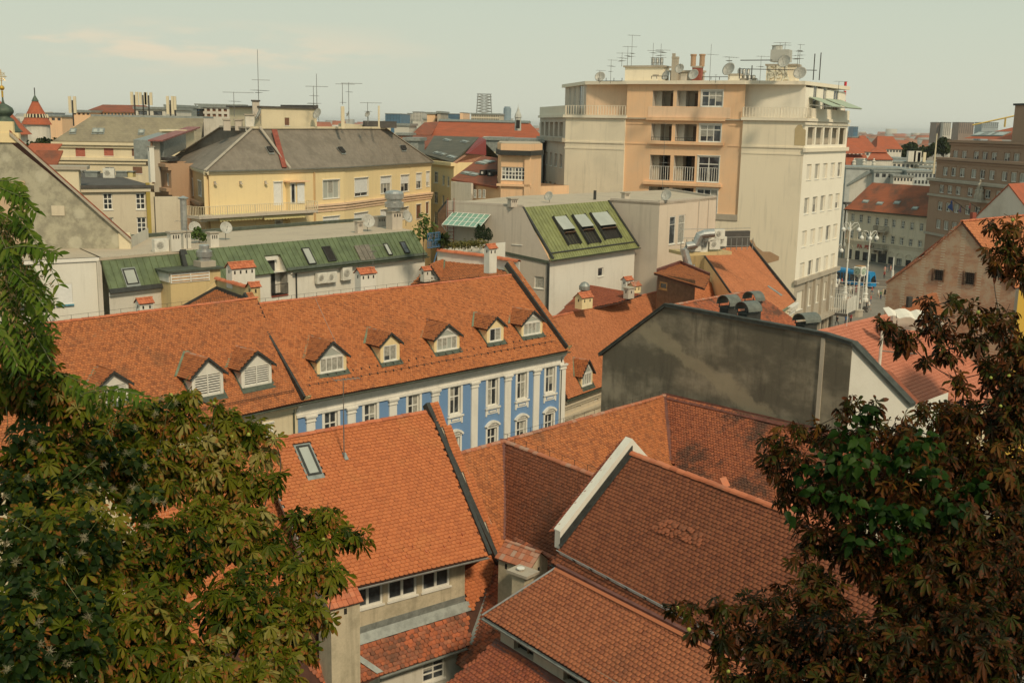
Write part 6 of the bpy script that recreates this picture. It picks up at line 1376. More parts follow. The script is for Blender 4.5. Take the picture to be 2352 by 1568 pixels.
for i,(u,z) in enumerate(wl_):
	b=MB();f.box(b,u-.12,u+.12,z-.05,z+.25,0,.15,M['stone']);b.lathe(f.pt(u,z-.1,.25),[(.02,.2),(.22,.0),(.05,.02)],M['stone'],8);o=b.build('wall_lamp',fh)
vpipe(faces[2],faces[2].px(*c2(505,1100))[0],10,zF-.5,fh,'ochre',.12)
vpipe(faces[1],f.px(*c1(1490,1300))[0]+.2,10,12,fh,'steel',.1) if False else None
c_=D(*c1(2165,690),133);f=Face(c_,D(*c2(530,690),140));zp0=f.px(*c1(2165,700))[1]-1;zp1=f.px(*c1(2165,525))[1]
pb_=thing('roof_penthouse',c_,'plain cream penthouse box with one small window on the grey slate ridge','penthouse')
ow=f.op(c2(263,608),c2(303,672));b=MB();f.wall(b,zp0,zp1,[ow],M['cream'],.15);wallbody(b,f.pt(0,0),f.pt(f.L,0),6,zp0,zp1,M['cream']);b.build('wall',pb_);win(f,ow,pb_,blind=1,bm='shutbrown')
b=MB();f.box(b,-.5,f.L+.1,zp1,zp1+.2,-6,.2,M['tar']);f.box(b,f.L-.7,f.L+.1,zp1+.2,zp1+.5,-6,.2,M['tar']);b.build('roof',pb_)
def tallbox(cv,xl,xr,yt,yb,d,label,m='pinkgrey',cap=True,name='roof_chimney',cat='chimney',r=.8,capm='stone'):
	p=D(*cv((xl+xr)/2,yb),d);zt=V(p,cv(0,yt)[1]);w=(D(*cv(xr,yb),d).x-D(*cv(xl,yb),d).x)/1.15;b=MB();dr=Ve((.95,.3,0)).normalized();dn_=Ve((dr.y,-dr.x,0));o=p-dr*w/2-dn_*w*r/2
	b.box(o,dr*w,dn_*w*r,(0,0,zt-p.z),M[m])
	if cap: b.box(o-dr*w*.12-dn_*w*.12+UP*(zt-p.z),dr*w*1.24,dn_*w*(r+.24),(0,0,.18),M[capm])
	o_=b.build(name,None,org=p);tag(o_,label,cat);return o_,Ve((p.x,p.y,zt))
tallbox(c1,2085,2150,475,600,133,'tall grey chimney behind the cream penthouse, carrying the highest mast','pinkgrey',capm='tar')
tallbox(c1,2025,2110,590,720,130,'broad white chimney left of the cream penthouse','white2')
tallbox(c1,1845,1910,630,715,131,'left small chimney of the pair on the slate ridge','pinkgrey')
tallbox(c1,1940,2010,632,715,131,'right small chimney of the pair on the slate ridge','pinkgrey')
tallbox(c2,728,760,515,700,140,'slim beige chimney right of the penthouse','cream',False)
tallbox(c2,1035,1050,510,690,146,'thin pale pipe like chimney near the right end of the slate ridge','cream',False)
def mast(cv,x,yt,yb,d,label,elems,ang=.2,r=.035,**k):
	p=D(*cv(x,yb),d);return antenna(p,V(p,cv(0,yt)[1])-p.z,label,elems=elems,ang=ang,r=r*d/110,**k)
mast(c1,2140,45,500,133,'tallest bare mast with two crossing aerials above the yellow house',((.45,3.5,4),(.26,4,5),(.22,2.5,5)))
mast(c1,1938,395,600,133,'broad aerial left of the tallest mast',((.98,6,6),(.62,2.6,4)))
mast(c2,503,345,510,136,'aerial with one long arm left of the thin lightning rod',((.97,4.5,6),(.5,2,3),(.12,5,4)),.1)
mast(c2,530,245,510,138,'thin bare lightning rod at the right end of the penthouse',((.02,.3,2),))
mast(c2,742,325,500,140,'aerial on the slim beige chimney',((.97,4,6),(.1,1.4,3)),.1)
mast(c2,795,318,640,141,'tall aerial with a flag shaped arm right of the slim beige chimney',((.98,4.4,6),(.76,1.5,3)),.1)
mast(c2,950,480,670,143,'lower wide aerial between the chimneys on the slate ridge',((.97,4.6,7),(.6,1.8,4)),.1)
for cv,x,y,d,az,l_,rr in((c1,2155,660,129,200,'rusty round dish left of the cream penthouse',.75),(c2,545,650,138,230,'grey dish at the right corner of the cream penthouse',.7),(c2,955,650,143,240,'small brown dish beside the wide aerial',.4),(c2,795,650,141,200,'small dark dish by the slim beige chimney',.35)):
	p=D(*cv(x,y),d);dish(p,rr,R(az),l_,pole=1.0)
b=MB();a=D(*c2(740,655),148);e_=D(*c2(1140,685),157);b.box(a,(e_-a),Ve((-1,3,0)),(0,0,-1.6),M['cream']);b.box(D(*c2(925,690),150),Ve((4.2,1.0,0)),Ve((-.5,2,0)),(0,0,.9),M['tar']);o=b.build('ridge_platform',None,org=a);tag(o,'low cream platform along the slate ridge right of the penthouse','roof platform')
wA=D(*c1(1268,985),133);wB=D(*c1(1412,1000),128.5);fw_=Face(wA,wB);zw=fw_.px(*c1(1412,985))[1]
bw=thing('brown_stucco_wing',wA,'narrow brown wing with crumbling stucco ledges between white chimney and yellow house','house')
ow=[fw_.op(c1(*a),c1(*c_)) for a,c_ in(((1302,1050),(1328,1165)),((1375,1065),(1398,1175)),((1292,1310),(1312,1465)),((1390,1340),(1408,1470)))]
b=MB();fw_.wall(b,8,zw,ow,M['brown'],.3);wallbody(b,wA,wB,8,8,zw,M['brown']);b.build('wall',bw)
for o in ow: win(fw_,o,bw,2,(1,),sill=False,fw=.09)
b=MB()
for yy,o in((990,.7),(1015,.4),(1185,.7),(1210,.45)):
	z=fw_.px(*c1(1300,yy))[1];fw_.box(b,-.6,fw_.L+.2,z-.2,z+.18,0,o,M['brown'])
b.build('stucco_ledge',bw)
b=MB();tz_=zw+.2;a=fw_.pt(-1,tz_);e_=fw_.pt(fw_.L,tz_);b.prism([a,e_,e_+Ve((-1,6,0)),a+Ve((-1,6,0))],(0,0,.4),M['tar']);b.build('roof',bw)
q0=D(*c1(1358,955),131);q1=D(*c1(1540,850),142);f=Face(q0,q1);gd=thing('grey_clad_attic',q0,'grey panel clad attic with a sloping dull red sheet roof, left of the slate roof','attic')
zt0=f.px(*c1(1358,795))[1];zt1=f.px(*c1(1540,735))[1];zb1_=f.px(*c1(1530,860))[1];b=MB();b.prism([f.pt(0,f.px(*c1(1358,955))[1]),f.pt(f.L,zb1_),f.pt(f.L,zt1),f.pt(0,zt0)],-f.n*3.5,M['zinc']);b.build('wall',gd)
b=MB();b.prism([f.pt(-2.2,zt0-.1,.5),f.pt(f.L+6,zt1+.6,.5),f.pt(f.L+6,zt1+.6,-1.2),f.pt(-2.2,zt0-.1,-1.2)],(0,0,.18),M['redsheet']);b.build('roof',gd)
b=MB();f.box(b,f.L,f.L+5,zb1_-.5,zt1+.2,-3,-.1,M['cream']);f.box(b,f.L-.4,f.L+5.3,zt1+.2,zt1+.4,-3.2,.2,M['cream']);b.build('stair_block',gd);b=MB();f.box(b,-2.0,-1.7,zt0-5,zt0-.1,-1,-.8,M['woodb']);f.box(b,-1.2,-.8,zt0-6,zt0-.2,-1,-.2,M['greybeige']);b.build('post',gd)
stackpx(lambda x,y:c1(x,y),1218,1272,850,1140,122,'tall plain white chimney with a black spout at the brown wing','white',gab=False,holes=0,ratio=.9,zb=None)
# -- E: cream house with olive slate mansard, black roofed block before it
fE=Face(D(*c1(440,800),160),D(*c1(1660,810),163));zE1=fE.px(*c1(440,800))[1];eh=thing('cream_mansard_house',fE.pt(5,0),'long cream house with an olive slate mansard, four skylights and red brown blinds','house')
ow=[fE.op(c1(*a),c1(*c_)) for a,c_ in(((622,852),(706,930)),((857,853),(940,925)),((1088,855),(1167,928)),((634,1015),(717,1070)),((865,1015),(947,1070)),((1097,1013),(1177,1070)))]
b=MB();fE.wall(b,0,zE1,ow,M['cream'],.2);wallbody(b,fE.pt(0,0),fE.pt(fE.L,0),12,0,zE1,M['cream']);b.build('wall',eh)
for i,o in enumerate(ow): win(fE,o,eh,2,(.5,.5),blind=(1,1,1,.1,.1,1)[i],bm=('shutred','shutred','shutbrown','shut','shut','shutbrown')[i])
b=MB();zm=fE.px(*c1(440,945))[1]
for z,o in((zm,.5),(zm-.5,.25),(zE1-.3,.6),(zE1-.7,.3)): fE.box(b,-.2,fE.L,z-.2,z+.2,0,o,M['cream'])
b.build('string_course',eh)
zrE=V(fE.pt(3,0,-4),c1(0,595)[1]);SE=Slope(fE.pt(0,zE1,.3),fE.pt(fE.L,zE1,.3),fE.pt(5,zrE,-4));vE=SE.uv_(fE.pt(5,zrE,-4))[1];b=MB();b.prism([SE.pt(0,0),SE.pt(SE.L,0),SE.pt(SE.L,vE),SE.pt(4.5,vE)],SE.n*-.2,M['slate2']);P0=SE.pt(4.5,vE);P1=SE.pt(SE.L,vE);b.prism([P0,P1,P1-fE.n*12,P0-fE.n*10],(0,0,.3),M['zinc']);b.poly([SE.pt(0,0),P0,P0-fE.n*10,SE.pt(0,0)-fE.n*12],M['slate2']);rE=b.build('roof',eh)
for a,c_ in(((585,705),(625,740)),((770,703),(812,740)),((820,703),(858,740)),((1150,712),(1190,745)),((1380,712),(1410,740))): skylight(SE,c1(*a),c1(*c_),rE,'glassl','zinc',h=.25,fw=.16)
fG=Face(D(*c1(560,1190),113),D(*c1(1240,1190),117));zG=fG.px(*c1(600,1192))[1];bb=thing('black_roofed_block',fG.pt(5,0),'beige block with a flat tarred roof and paned white windows below the olive mansard','apartment block')
ow=[fG.op(c1(*a),c1(*c_)) for a,c_ in(((850,1232),(935,1368)),((1120,1232),(1205,1366)),((858,1435),(945,1560)),((1130,1432),(1215,1562)))]
b=MB();fG.wall(b,0,zG,ow,M['beige'],.25);b.build('wall',bb)
for o in ow: win(fG,o,bb,2,(.33,.33,.34),fw=.1,mw=.1,depth=.18)
b=MB();bkG=Z(*c1(580,1080),zG);dpt=(bkG.y-fG.pt(0,0).y);b.prism([fG.pt(-6,zG,.5),fG.pt(fG.L,zG,.5),fG.pt(fG.L,zG,-dpt),fG.pt(-6,zG,-dpt)],(0,0,.3),M['tar']);b.build('flat_roof',bb)
b=MB();fG.box(b,-3,fG.L,zG-.4,zG-.02,0,.35,M['beige']);b.build('cornice',bb)
b=MB();a=fG.px(*c1(1200,1140));fG.box(b,a[0],a[0]+.4,0,fG.px(*c1(1205,1145))[1],.05,.3,M['yellowrust']);b.build('yellow_stripe',bb)
b=MB();fG.box(b,a[0]+.9,a[0]+3.5,0,zG-1,-.5,.1,M['beige']);b.build('return_wall',bb)
p=Z(*c1(910,1105),zG+.3);acunit(Face(p,p+Ve((1,.05,0))),0,zG+.3,'single outdoor unit standing on the tarred flat roof',w=1.3,h=1.1,d=.5,o=0)
for x,w,l_,m_ in((755,100,'left grey duct box on the tarred roof','zinc'),(1005,90,'right grey duct box on the tarred roof','zinc'),(1080,40,'small yellow box on the tarred roof','awny'),(610,70,'low pale box at the left end of the tarred roof','stone')):
	p=Z(*c1(x,1100),zG+.3);ww=w/3.6/2504*p.y;b=MB();b.abox(p.x-ww/2,p.x+ww/2,p.y,p.y+1,zG+.3,zG+.9,M[m_]);b.abox(p.x-ww/2-.1,p.x+ww/2+.1,p.y-.1,p.y+1.1,zG+.9,zG+1.0,M['zinc']);o=b.build('roof_box',None,org=(p.x,p.y,zG+.3));tag(o,l_,'roof box')
p=D(*c1(500,1130),112);b=MB();zt=V(p,c1(0,1035)[1]);b.box((p.x-1.5,p.y-1,p.z-9),(3.4,1,0),(-.6,2,0),(0,0,zt-p.z+9),M['cream']);b.box((p.x-2.8,p.y-1.6,zt),(5.6,1.6,0),(-.8,2.8,0),(0,0,.35),M['stone']);o=b.build('rooftop_hut',None,org=(p.x,p.y,p.z-9));tag(o,'small cream rooftop hut with a flat slab roof beside the lichen gable','rooftop hut')
for i,(a,c_,d,m_,l_) in enumerate((((210,822),(445,905),150,'farred','bright orange tiled roof strip left of the cream mansard house'),((255,880),(450,1050),135,'farrust','dark worn tiled roof below the orange strip at the left'))):
	A_=D(*c1(a[0]-30,c_[1]),d);B_=D(*c1(c_[0],c_[1]),d);f=Face(A_,B_);zt=f.px(*c1(a[0],a[1]))[1];t=thing('orange_roofed_house',A_,l_,'house');b=MB();b.prism([A_,B_,f.pt(f.L,zt,-3),f.pt(0,zt,-3)],(0,0,-.2),M[m_]);b.build('roof',t);b=MB();f.wall(b,0,A_.z-.2,[],M['cream'],u0=.2);b.build('wall',t)
# -- the tower block
TL=D(1299.5,268.6,166);TR=D(1851,275,150);FT=Face(TL,TR);TR2=D(1950,258,167);FTR=Face(TR,TR2);TL0=D(1241,250,186);FTL=Face(TL0,TL)
tw=thing('white_tower_block',TR,'tall white office block with an apricot centre, loggias and terraces, tallest building here','tower block')
zz_=lambda x,y:FT.px(*c3(x,y))[1]
zter=zz_(600,622);ztop=zz_(1000,400);zband=zz_(600,795)
uo0=FT.px(*c3(700,700))[0];uo1=FT.px(*c3(1490,800))[0]
rows=[[((882,440),(1020,548)),((1045,442),(1190,552)),((1218,445),(1358,552))],[((875,665),(1008,785)),((1037,668),(1175,790)),((1203,673),(1342,790))],[((863,877),(998,1048)),((1027,880),(1165,1060)),((1192,887),(1335,1070))],[((860,1090),(995,1270)),((1020,1098),(1155,1270)),((1185,1107),(1322,1270))]]
oc=[[FT.op(c3(*a),c3(*c_)) for a,c_ in r_] for r_ in rows]
us_=[(oc[1][k][0],oc[1][k][1]) for k in range(3)]
oc=[[(us_[k][0],us_[k][1],min(o[2] for o in r_) if 0 else sum(o[2] for o in r_)/3,sum(o[3] for o in r_)/3) for k,o in enumerate(r_)] for r_ in oc]
b=MB();zob=zz_(1400,1290)
FT.wall(b,0,zter,[],M['towershade'],u1=uo0);FT.wall(b,0,zter,[],M['towershade'],u0=uo1)
allo=[o for r_ in oc for o in r_]
FO=Face(FT.pt(0,0,-.35),FT.pt(FT.L,0,-.35))
FO.wall(b,zob,ztop,allo,M['orange'],3.0,u0=uo0,u1=uo1,mr=M['pinkgrey']);FT.wall(b,0,zob,[],M['towershade'],u0=uo0,u1=uo1)
for u,s_ in((uo0,1),(uo1,-1)): b.poly([FT.pt(u,zob),FT.pt(u,zter),FT.pt(u,zter,-.35),FT.pt(u,zob,-.35)],M['towershade'])
FTL.wall(b,0,zter,[],M['towershade']) if False else None
b.build('front_wall',tw)
for r_,row in enumerate(oc):
	for k,o in enumerate(row):
		if k<2:
			b=MB();FO.box(b,o[0],o[1],o[2],o[3],-3.05,-2.95,M['greybeige'] if r_<2 else M['dark']);u=o[0]+(o[1]-o[0])*.55;FO.box(b,u,u+1.0,o[2],o[3]-.3,-2.94,-2.9,M['woodb']);FO.box(b,o[0],o[0]+.9,o[2],o[3],-2.94,-1.4,M['white2'] if r_<2 else M['greybeige']);b.build('loggia_back',tw)
		else: win(FO,(o[0],o[1],o[2],o[3]),tw,(3,3,2,3)[r_],((.3,.7),(.28,.72),(.28,.72),(.3,.7))[r_],fw=.14,mw=.12,depth=.15,surround=.1,sm='wood',curt=.3,blind=0)
		if r_==2: railing([FO.pt(o[0],o[2],-.1),FO.pt(o[1],o[2],-.1)],2.0,tw,'wood',.34,r=.04)
		if r_==1 and k<2: railing([FO.pt(o[0],o[2],-.1),FO.pt(o[1],o[2],-.1)],.5,tw,'iron',.34,r=.02)
b=MB()
for (xa,ya,xb) in((845,630,1378),(862,790,1365),(822,1062,1352)):
	u0,z=FT.px(*c3(xa,ya));u1,_=FT.px(*c3(xb,ya));FO.box(b,u0,u1,z-.25,z+.15,0,.5,M['orange'])
u0,z=FT.px(*c3(1320,1290));FT.box(b,uo1-7.0,uo1+.05,z-.5,z+.3,-.35,.15,M['stone']);b.build('ledge',tw)
b=MB();o=oc[0];FO.box(b,o[0][0]-.6,o[2][1]+1.2,zz_(1100,625),o[0][2]-.05,0,.06,M['peach']);b.build('peach_panel',tw)
b=MB()
for z,o in((zband,.12),(zband-.9,.06)): FT.box(b,-.1,uo0,z-.12,z+.1,0,o,M['towershade']);FT.box(b,uo1,FT.L+.1,z-.12,z+.1,0,o,M['towershade'])
for yy in (665,800): z=zz_(750,yy);FO.box(b,uo0,oc[0][0][0]-.7,z-.08,z+.08,0,.08,M['orange']);FO.box(b,oc[2][2][1]+1.1,uo1,z-.08,z+.08,0,.08,M['orange'])
b.build('string_course',tw)
b=MB();
FT.box(b,-.3,uo0+.2,zter-.15,zter+.25,-.3,.35,M['towerwhite']);FT.box(b,uo1-.2,FT.L+.3,zter-.15,zter+.25,-.3,.35,M['towerwhite']);FTR.box(b,0,FTR.L,zter-.15,zter+.25,-.3,.35,M['towerwhite']);FTL.box(b,0,FTL.L,zter-.15,zter+.25,-.3,.35,M['towerwhite'])
b.build('terrace_edge',tw)
rh_=1.35
railing([FT.pt(0,zter+.25,.1),FT.pt(uo0,zter+.25,.1)],rh_,tw,'towerwhite',.42,r=.05);u_=FT.L;railing([FT.pt(uo1,zter+.25,.1),FT.pt(u_,zter+.25,.1)],rh_,tw,'towerwhite',.42,r=.05)
b=MB();FTL.box(b,0,FTL.L,zter+.25,zter+rh_+.25,-.1,.1,M['towerwhite']);b.build('parapet',tw);b=MB();FTR.box(b,2.5,FTR.L,zter+.25,zter+rh_+.25,-.1,.1,M['towerwhite']);b.build('parapet',tw)
railing([FTR.pt(0,zter+.25),FTR.pt(2.5,zter+.25)],rh_,tw,'towerwhite',.42,r=.05)
b=MB();sb=-1.8
uA=FT.px(*c3(380,500))[0]+.6;uB=FT.px(*c3(1868,500))[0]+.6
fp=Face(FT.pt(uA,0,sb),FT.pt(uB,0,sb));fp.wall(b,zter,ztop,[],M['towerlit'],u0=uo1-uA-.6);fp.wall(b,zter,ztop,[],M['peach'],u1=uo0-uA+.6)
pr=fp.pt(fp.L,0);prr=pr+(TR2-TR).normalized()*19;fpr=Face(pr,prr);ow=[(3.5,5.2,zter,zter+5),(8,9.7,zter,zter+5),(13,15.5,zter,zter+4.5)];fpr.wall(b,zter,ztop-.3,ow,M['towerlit'],.4)
pl0=fp.pt(0,0);pll=pl0+(TL0-TL).normalized()*15;fpl=Face(pll,pl0);owl=[(3,4.2,zter,zter+5.0),(6.5,7.8,zter,zter+5),(10,13.5,zter,zter+5.2)];fpl.wall(b,zter,ztop,owl,M['pinkgrey'],.4);b.build('penthouse_wall',tw)
for o in ow: win(fpr,o,tw,2,(1,),sill=False,fw=.12)
for o in owl: win(fpl,o,tw,2,(1,),sill=False,fw=.12)
b=MB();pts=[fpl.pt(-.5,ztop,.5),fp.pt(-.0,ztop,.6),FT.pt(uo0,ztop,.35),FT.pt(uo1,ztop,.35),fp.pt(fp.L,ztop,.6),fpr.pt(fpr.L,ztop,.6),fpr.pt(fpr.L,ztop,-14),fpl.pt(-.5,ztop,-14)];b.prism(pts,(0,0,.5),M['towerwhite']);b.build('roof',tw)
b=MB();b.prism([col(p,zter) for p in(TL0,TL,TR,TR2,TR2+Ve((-20,8,0)))],(0,0,-.2),M['flatroof']);b.build('terrace_floor',tw)
zl0,zl1=FTR.px(*c4(117,240))[1],FTR.px(*c4(105,350))[1];zb5=FTR.px(*c4(30,1197))[1];zled=FTR.px(*c4(290,1065))[1]
cu=[FTR.px(*c4(x,0))[0] for x in ()]
def ucol(k): return FTR.L*(.09+.178*k+.06)
xs=[c3(1945,0)[0],c3(2000,0)[0],c3(2053,0)[0],c3(2104,0)[0],c3(2151,0)[0]];cu=[FTR.px(x,c3(0,1000)[1])[0] for x in xs];ops=[]
zr=[(FTR.px(*c3(1930,942))[1],FTR.px(*c3(1930,1050))[1]),(FTR.px(*c3(1915,1170))[1],FTR.px(*c3(1912,1282))[1]),(FTR.px(*c4(77,885))[1],FTR.px(*c4(77,985))[1]),(FTR.px(*c4(60,1085))[1],FTR.px(*c4(60,1182))[1])]
wv=2.1
for i,(zt,zb__) in enumerate(zr):
	for k,u in enumerate(cu): ops.append((u-wv/2,u+wv/2,zb__,zt,i,k))
lo=[(FTR.L*(.05+.185*k)+.2,FTR.L*(.05+.185*(k+1))-.35,zl1,zl0) for k in range(5)]
zk=zb5;zk2=zk-1.0
b=MB();FTR.wall(b,zk,zter,[o[:4] for o in ops],M['towerlit'],.3) if False else FTR.wall(b,zk,zter,[o[:4] for o in ops]+lo,M['towerlit'],.35)
for o in lo: FTR.box(b,o[0],o[1],o[2],o[3],-1.5,-1.45,M['greybeige']);
b.build('side_wall',tw)
for o in ops: win(FTR,o,tw,2,(1,),fw=.12,depth=.28,blind=random.choice([1,1,1,.6,0,0]),bm='shutw',surround=0)
b=MB()
for z,o,h in((zter-7.0 if 0 else zl1-.6,.35,.35),(zk,.45,.4),(zl0+.5,.2,.2)): FTR.box(b,-.3,FTR.L+.3,z-h,z+h*.5,0,o,M['stone'] if z==zk else M['towerwhite'])
b.build('string_course',tw)
zq=FTR.px(*c4(35,1380))[1];zq1=FTR.px(*c4(35,1265))[1]
o5=[(u-1.5,u+1.3,zq,zq1) for u in cu];b=MB();FTR.wall(b,zq-1.6,zk,o5,M['stone'],.4);b.build('base_wall',tw)
for i,o in enumerate(o5): win(FTR,o,tw,2,(1,),blind=1 if i!=4 else .3,bm='shutw',depth=.25,sill=True)
og=[(u-1.6,u+1.6,0.3,zq-3) for u in cu];b=MB();FTR.wall(b,0,zq-1.6,og,M['stone'],.5);FTR.box(b,-.2,FTR.L,zq-2.3,zq-1.9,0,1.3,M['stone']);
for u in cu[:-1]: FTR.box(b,u+1.9,u+2.6,0,zk-.6,0,.35,M['stone'])
b.build('ground_floor',tw)
for o in og: win(FTR,o,tw,3,(.3,.7),depth=.4,fm='iron',sill=False,curt=.2)
b=MB();FTR.box(b,FTR.L-4,FTR.L+.5,zq-2.5,zq-2.1,0,3.2,M['tar']);bl=b.build('balcony_slab',tw);railing([FTR.pt(FTR.L-4,zq-2.1,.1),FTR.pt(FTR.L-4,zq-2.1,3.1),FTR.pt(FTR.L+.5,zq-2.1,3.1),FTR.pt(FTR.L+.5,zq-2.1,.1)],2.3,tw,'wood',.3,r=.05)
b=MB();FTR.wall(b,0,0.01,[],M['stone']);f=Face(TR2,TR2+Ve((-16,14,0)));f.wall(b,0,zter,[],M['towershade']);b.build('rear_wall',tw)
b=MB();zll0=FTL.px(*c3(200,655))[1];zll1=FTL.px(*c3(200,750))[1];lo=[(1+3.7*k,3.6+3.7*k,zll1,zll0) for k in range(5)];ops=[]
for (ya,yb2) in((855,940),(1045,1120)):
	zt=FTL.px(*c3(145,ya))[1];zb__=FTL.px(*c3(145,yb2))[1]
	for k in range(5): ops.append((1.5+3.8*k,3.3+3.8*k,zb__,zt))
FTL.wall(b,0,zter,lo+ops,M['pinkgrey'],.5)
for o in lo: FTL.box(b,o[0],o[1],o[2],o[3],-1.0,-.95,M['greybeige'])
b.build('side_wall',tw)
for o in ops: win(FTL,o,tw,2,(1,),fw=.12,depth=.3)
b=MB();z=FTL.px(*c3(200,765))[1];FTL.box(b,-.3,FTL.L+.1,z-.4,z+.2,0,.5,M['stone']);b.build('ledge',tw)
b=MB();pts=[c7(1490,270),c7(1530,265),c7(1550,310),c7(1600,350),c7(1650,350),c7(1715,385),c7(1712,410),c7(1640,430),c7(1580,428),c7(1530,340)]
b.poly([FT.pt(*FT.px(*p),.03) for p in pts],M['brickpatch']);b.build('peeled_patch',tw)
b=MB();pts=[c3(1850,700),c3(1870,675),c3(1895,672),c3(1905,700),c3(1925,710),c3(1920,815),c3(1845,812)];b.poly([FT.pt(*FT.px(*p),.03) for p in pts],M['ochre2']);b.build('bare_patch',tw)
for a,c_,l_ in(((1910,450),(2010,470),'left'),((2030,480),(2200,545),'right, longer')):
	u0,z1=fpr.px(*c3(*a));u0=max(.5,u0);L=5 if l_=='left' else 8;aw=thing('awning',fpr.pt(u0,z1),'%s pale green awning on the top terrace of the tower block'%l_,'awning','green awnings on the tower terrace');b=MB();P=fpr.pt(1.5 if L==5 else 8.5,ztop-1.6,.1);b.prism([P,P+fpr.d*L,P+fpr.d*L+fpr.n*3.2-UP*1.2,P+fpr.n*3.2-UP*1.2],(0,0,.08),M['awng']);b.build('fabric',aw)
	b=MB();
	for q in(P,P+fpr.d*L): b.tube([q-UP*1.0,q+fpr.n*3.1-UP*1.25],.06,M['steel'],4)
	b.build('arm',aw)
# -- ground and the square
def sheet(name,pts,z,m):
	b=MB();b.poly([(p[0],p[1],z) for p in pts],M[m]);o=b.build(name);o['kind']='structure';return o
sheet('ground',[(-9000,-200),(9000,-200),(9000,12000),(-9000,12000)],-.02,'groundm')
sheet('square_pavement',[(36,120),(110,120),(110,232),(20,232)],.004,'paving')
P1_=Z(*s1(440,640),0);P2_=Z(*s1(1330,700),0);td_=(P2_-P1_).normalized();tn=Ve((-td_.y,td_.x,0))
q=P1_+td_*10
sheet('tram_road',[q-td_*90+tn*2,q+td_*90+tn*2,q+td_*90+tn*13,q-td_*90+tn*13],.010,'asphalt')
for k,o in enumerate((3.2,4.6,7.2,8.6)):
	b=MB();c_=q+tn*o;b.box(c_-td_*90+UP*.012,td_*180,tn*.12,(0,0,.01),M['steel']);r_=b.build('tram_rail');r_['kind']='structure'
b=MB();c_=q+tn*1.7;b.box(c_-td_*90+UP*.004,td_*180,tn*.3,(0,0,.12),M['stone']);r_=b.build('kerb');r_['kind']='structure'
# -- cream palace
FPa=Face(Z(*s2(195,930),0),Z(*s2(1240,1070),0));FPa=Face(FPa.pt(-.5,0),FPa.pt(*FPa.px(*c4(862,900))));zpe=FPa.px(*s2(230,112))[1]
pa_=thing('cream_palace',FPa.pt(6,0),'cream palace with a rust stained roof, arched portal and two balconies on the square','palace')
ops=[];kw=[]
def hw(cx,w,ya,yb_): a=FPa.px(*s2(cx-w/2,ya));c_=FPa.px(*s2(cx+w/2,yb_));return (a[0],c_[0],c_[1],a[1])
for i,(cx,ya) in enumerate(zip((305,440,573,710,853,983,1133,1283,1440),(182,200,222,248,268,285,305,328,345))): o=hw(cx,46,ya,ya+135);ops.append(o);kw.append(dict(cols=2,rows=(.33,.33,.34),surround=.22,sm='cream2'))
for i,(cx,ya) in enumerate(zip((288,415,548,685,818,962,1107,1258,1413),(445,465,485,510,540,555,580,605,632))): o=hw(cx,48,ya,ya+155);ops.append(o);kw.append(dict(cols=2,rows=(.33,.33,.34),surround=.2,sm='cream2'))
for (xa,ya,xb,yb_) in((218,768,280,940),(345,795,410,980),(472,820,542,1015),(605,845,680,1040),(728,800,848,1075),(890,900,960,1060),(1030,925,1105,1075),(1180,950,1255,1090),(1320,975,1395,1110),(1440,990,1500,1120)):
	o=FPa.op(s2(xa,ya),s2(xb,yb_));o=(o[0],o[1],max(.05,o[2]),o[3]);ops.append(o);kw.append(dict(cols=2,rows=(.25,.75),fm='iron',sill=False,curt=.15))
b=MB();FPa.wall(b,0,zpe,ops,M['cream2'],.3);wallbody(b,FPa.pt(0,0),FPa.pt(FPa.L,0),16,0,zpe,M['cream2']);b.build('wall',pa_)
for o,k in zip(ops,kw): win(FPa,o,pa_,fw=.12,mw=.1,depth=.2,**k)
b=MB()
for z,o in((zpe-.2,.6),(zpe-.7,.3),(FPa.px(*s2(200,610))[1],.3),(FPa.px(*s2(200,610))[1]-.5,.15)): FPa.box(b,-.2,FPa.L,z-.2,z+.2,-.05,o,M['cream2'])
b.build('cornice',pa_)
for k,(xa,ya,xb) in enumerate(((705,440,895),(650,735,880))):
	b=MB();a=FPa.px(*s2(xa,ya+20));c_=FPa.px(*s2(xb,ya+40));FPa.box(b,a[0],c_[0],a[1]-.3,a[1],0,1.5,M['stone']);FPa.box(b,a[0]+.5,a[0]+.9,a[1]-1,a[1]-.3,0,1,M['stone']);FPa.box(b,c_[0]-.9,c_[0]-.5,a[1]-1,a[1]-.3,0,1,M['stone']);bs_=b.build('balcony',pa_);railing([FPa.pt(a[0],a[1],.1),FPa.pt(a[0],a[1],1.45),FPa.pt(c_[0],a[1],1.45),FPa.pt(c_[0],a[1],.1)],1.1,pa_,'iron',.3,r=.03)
for o in ops[18:]:
	b=MB();c_=(o[0]+o[1])/2;r_=(o[1]-o[0])*.62;n=8
	for k in range(n):
		a0=math.pi*k/n;a1=math.pi*(k+1)/n;b.prism([FPa.pt(c_+math.cos(x)*rr,o[3]+.5+math.sin(x)*rr,0) for x,rr in((a0,r_),(a1,r_),(a1,r_*.82),(a0,r_*.82))],FPa.n*.12,M['cream2'])
	b.build('arch_moulding',pa_)
sg_=FPa.px(*s2(385,690));
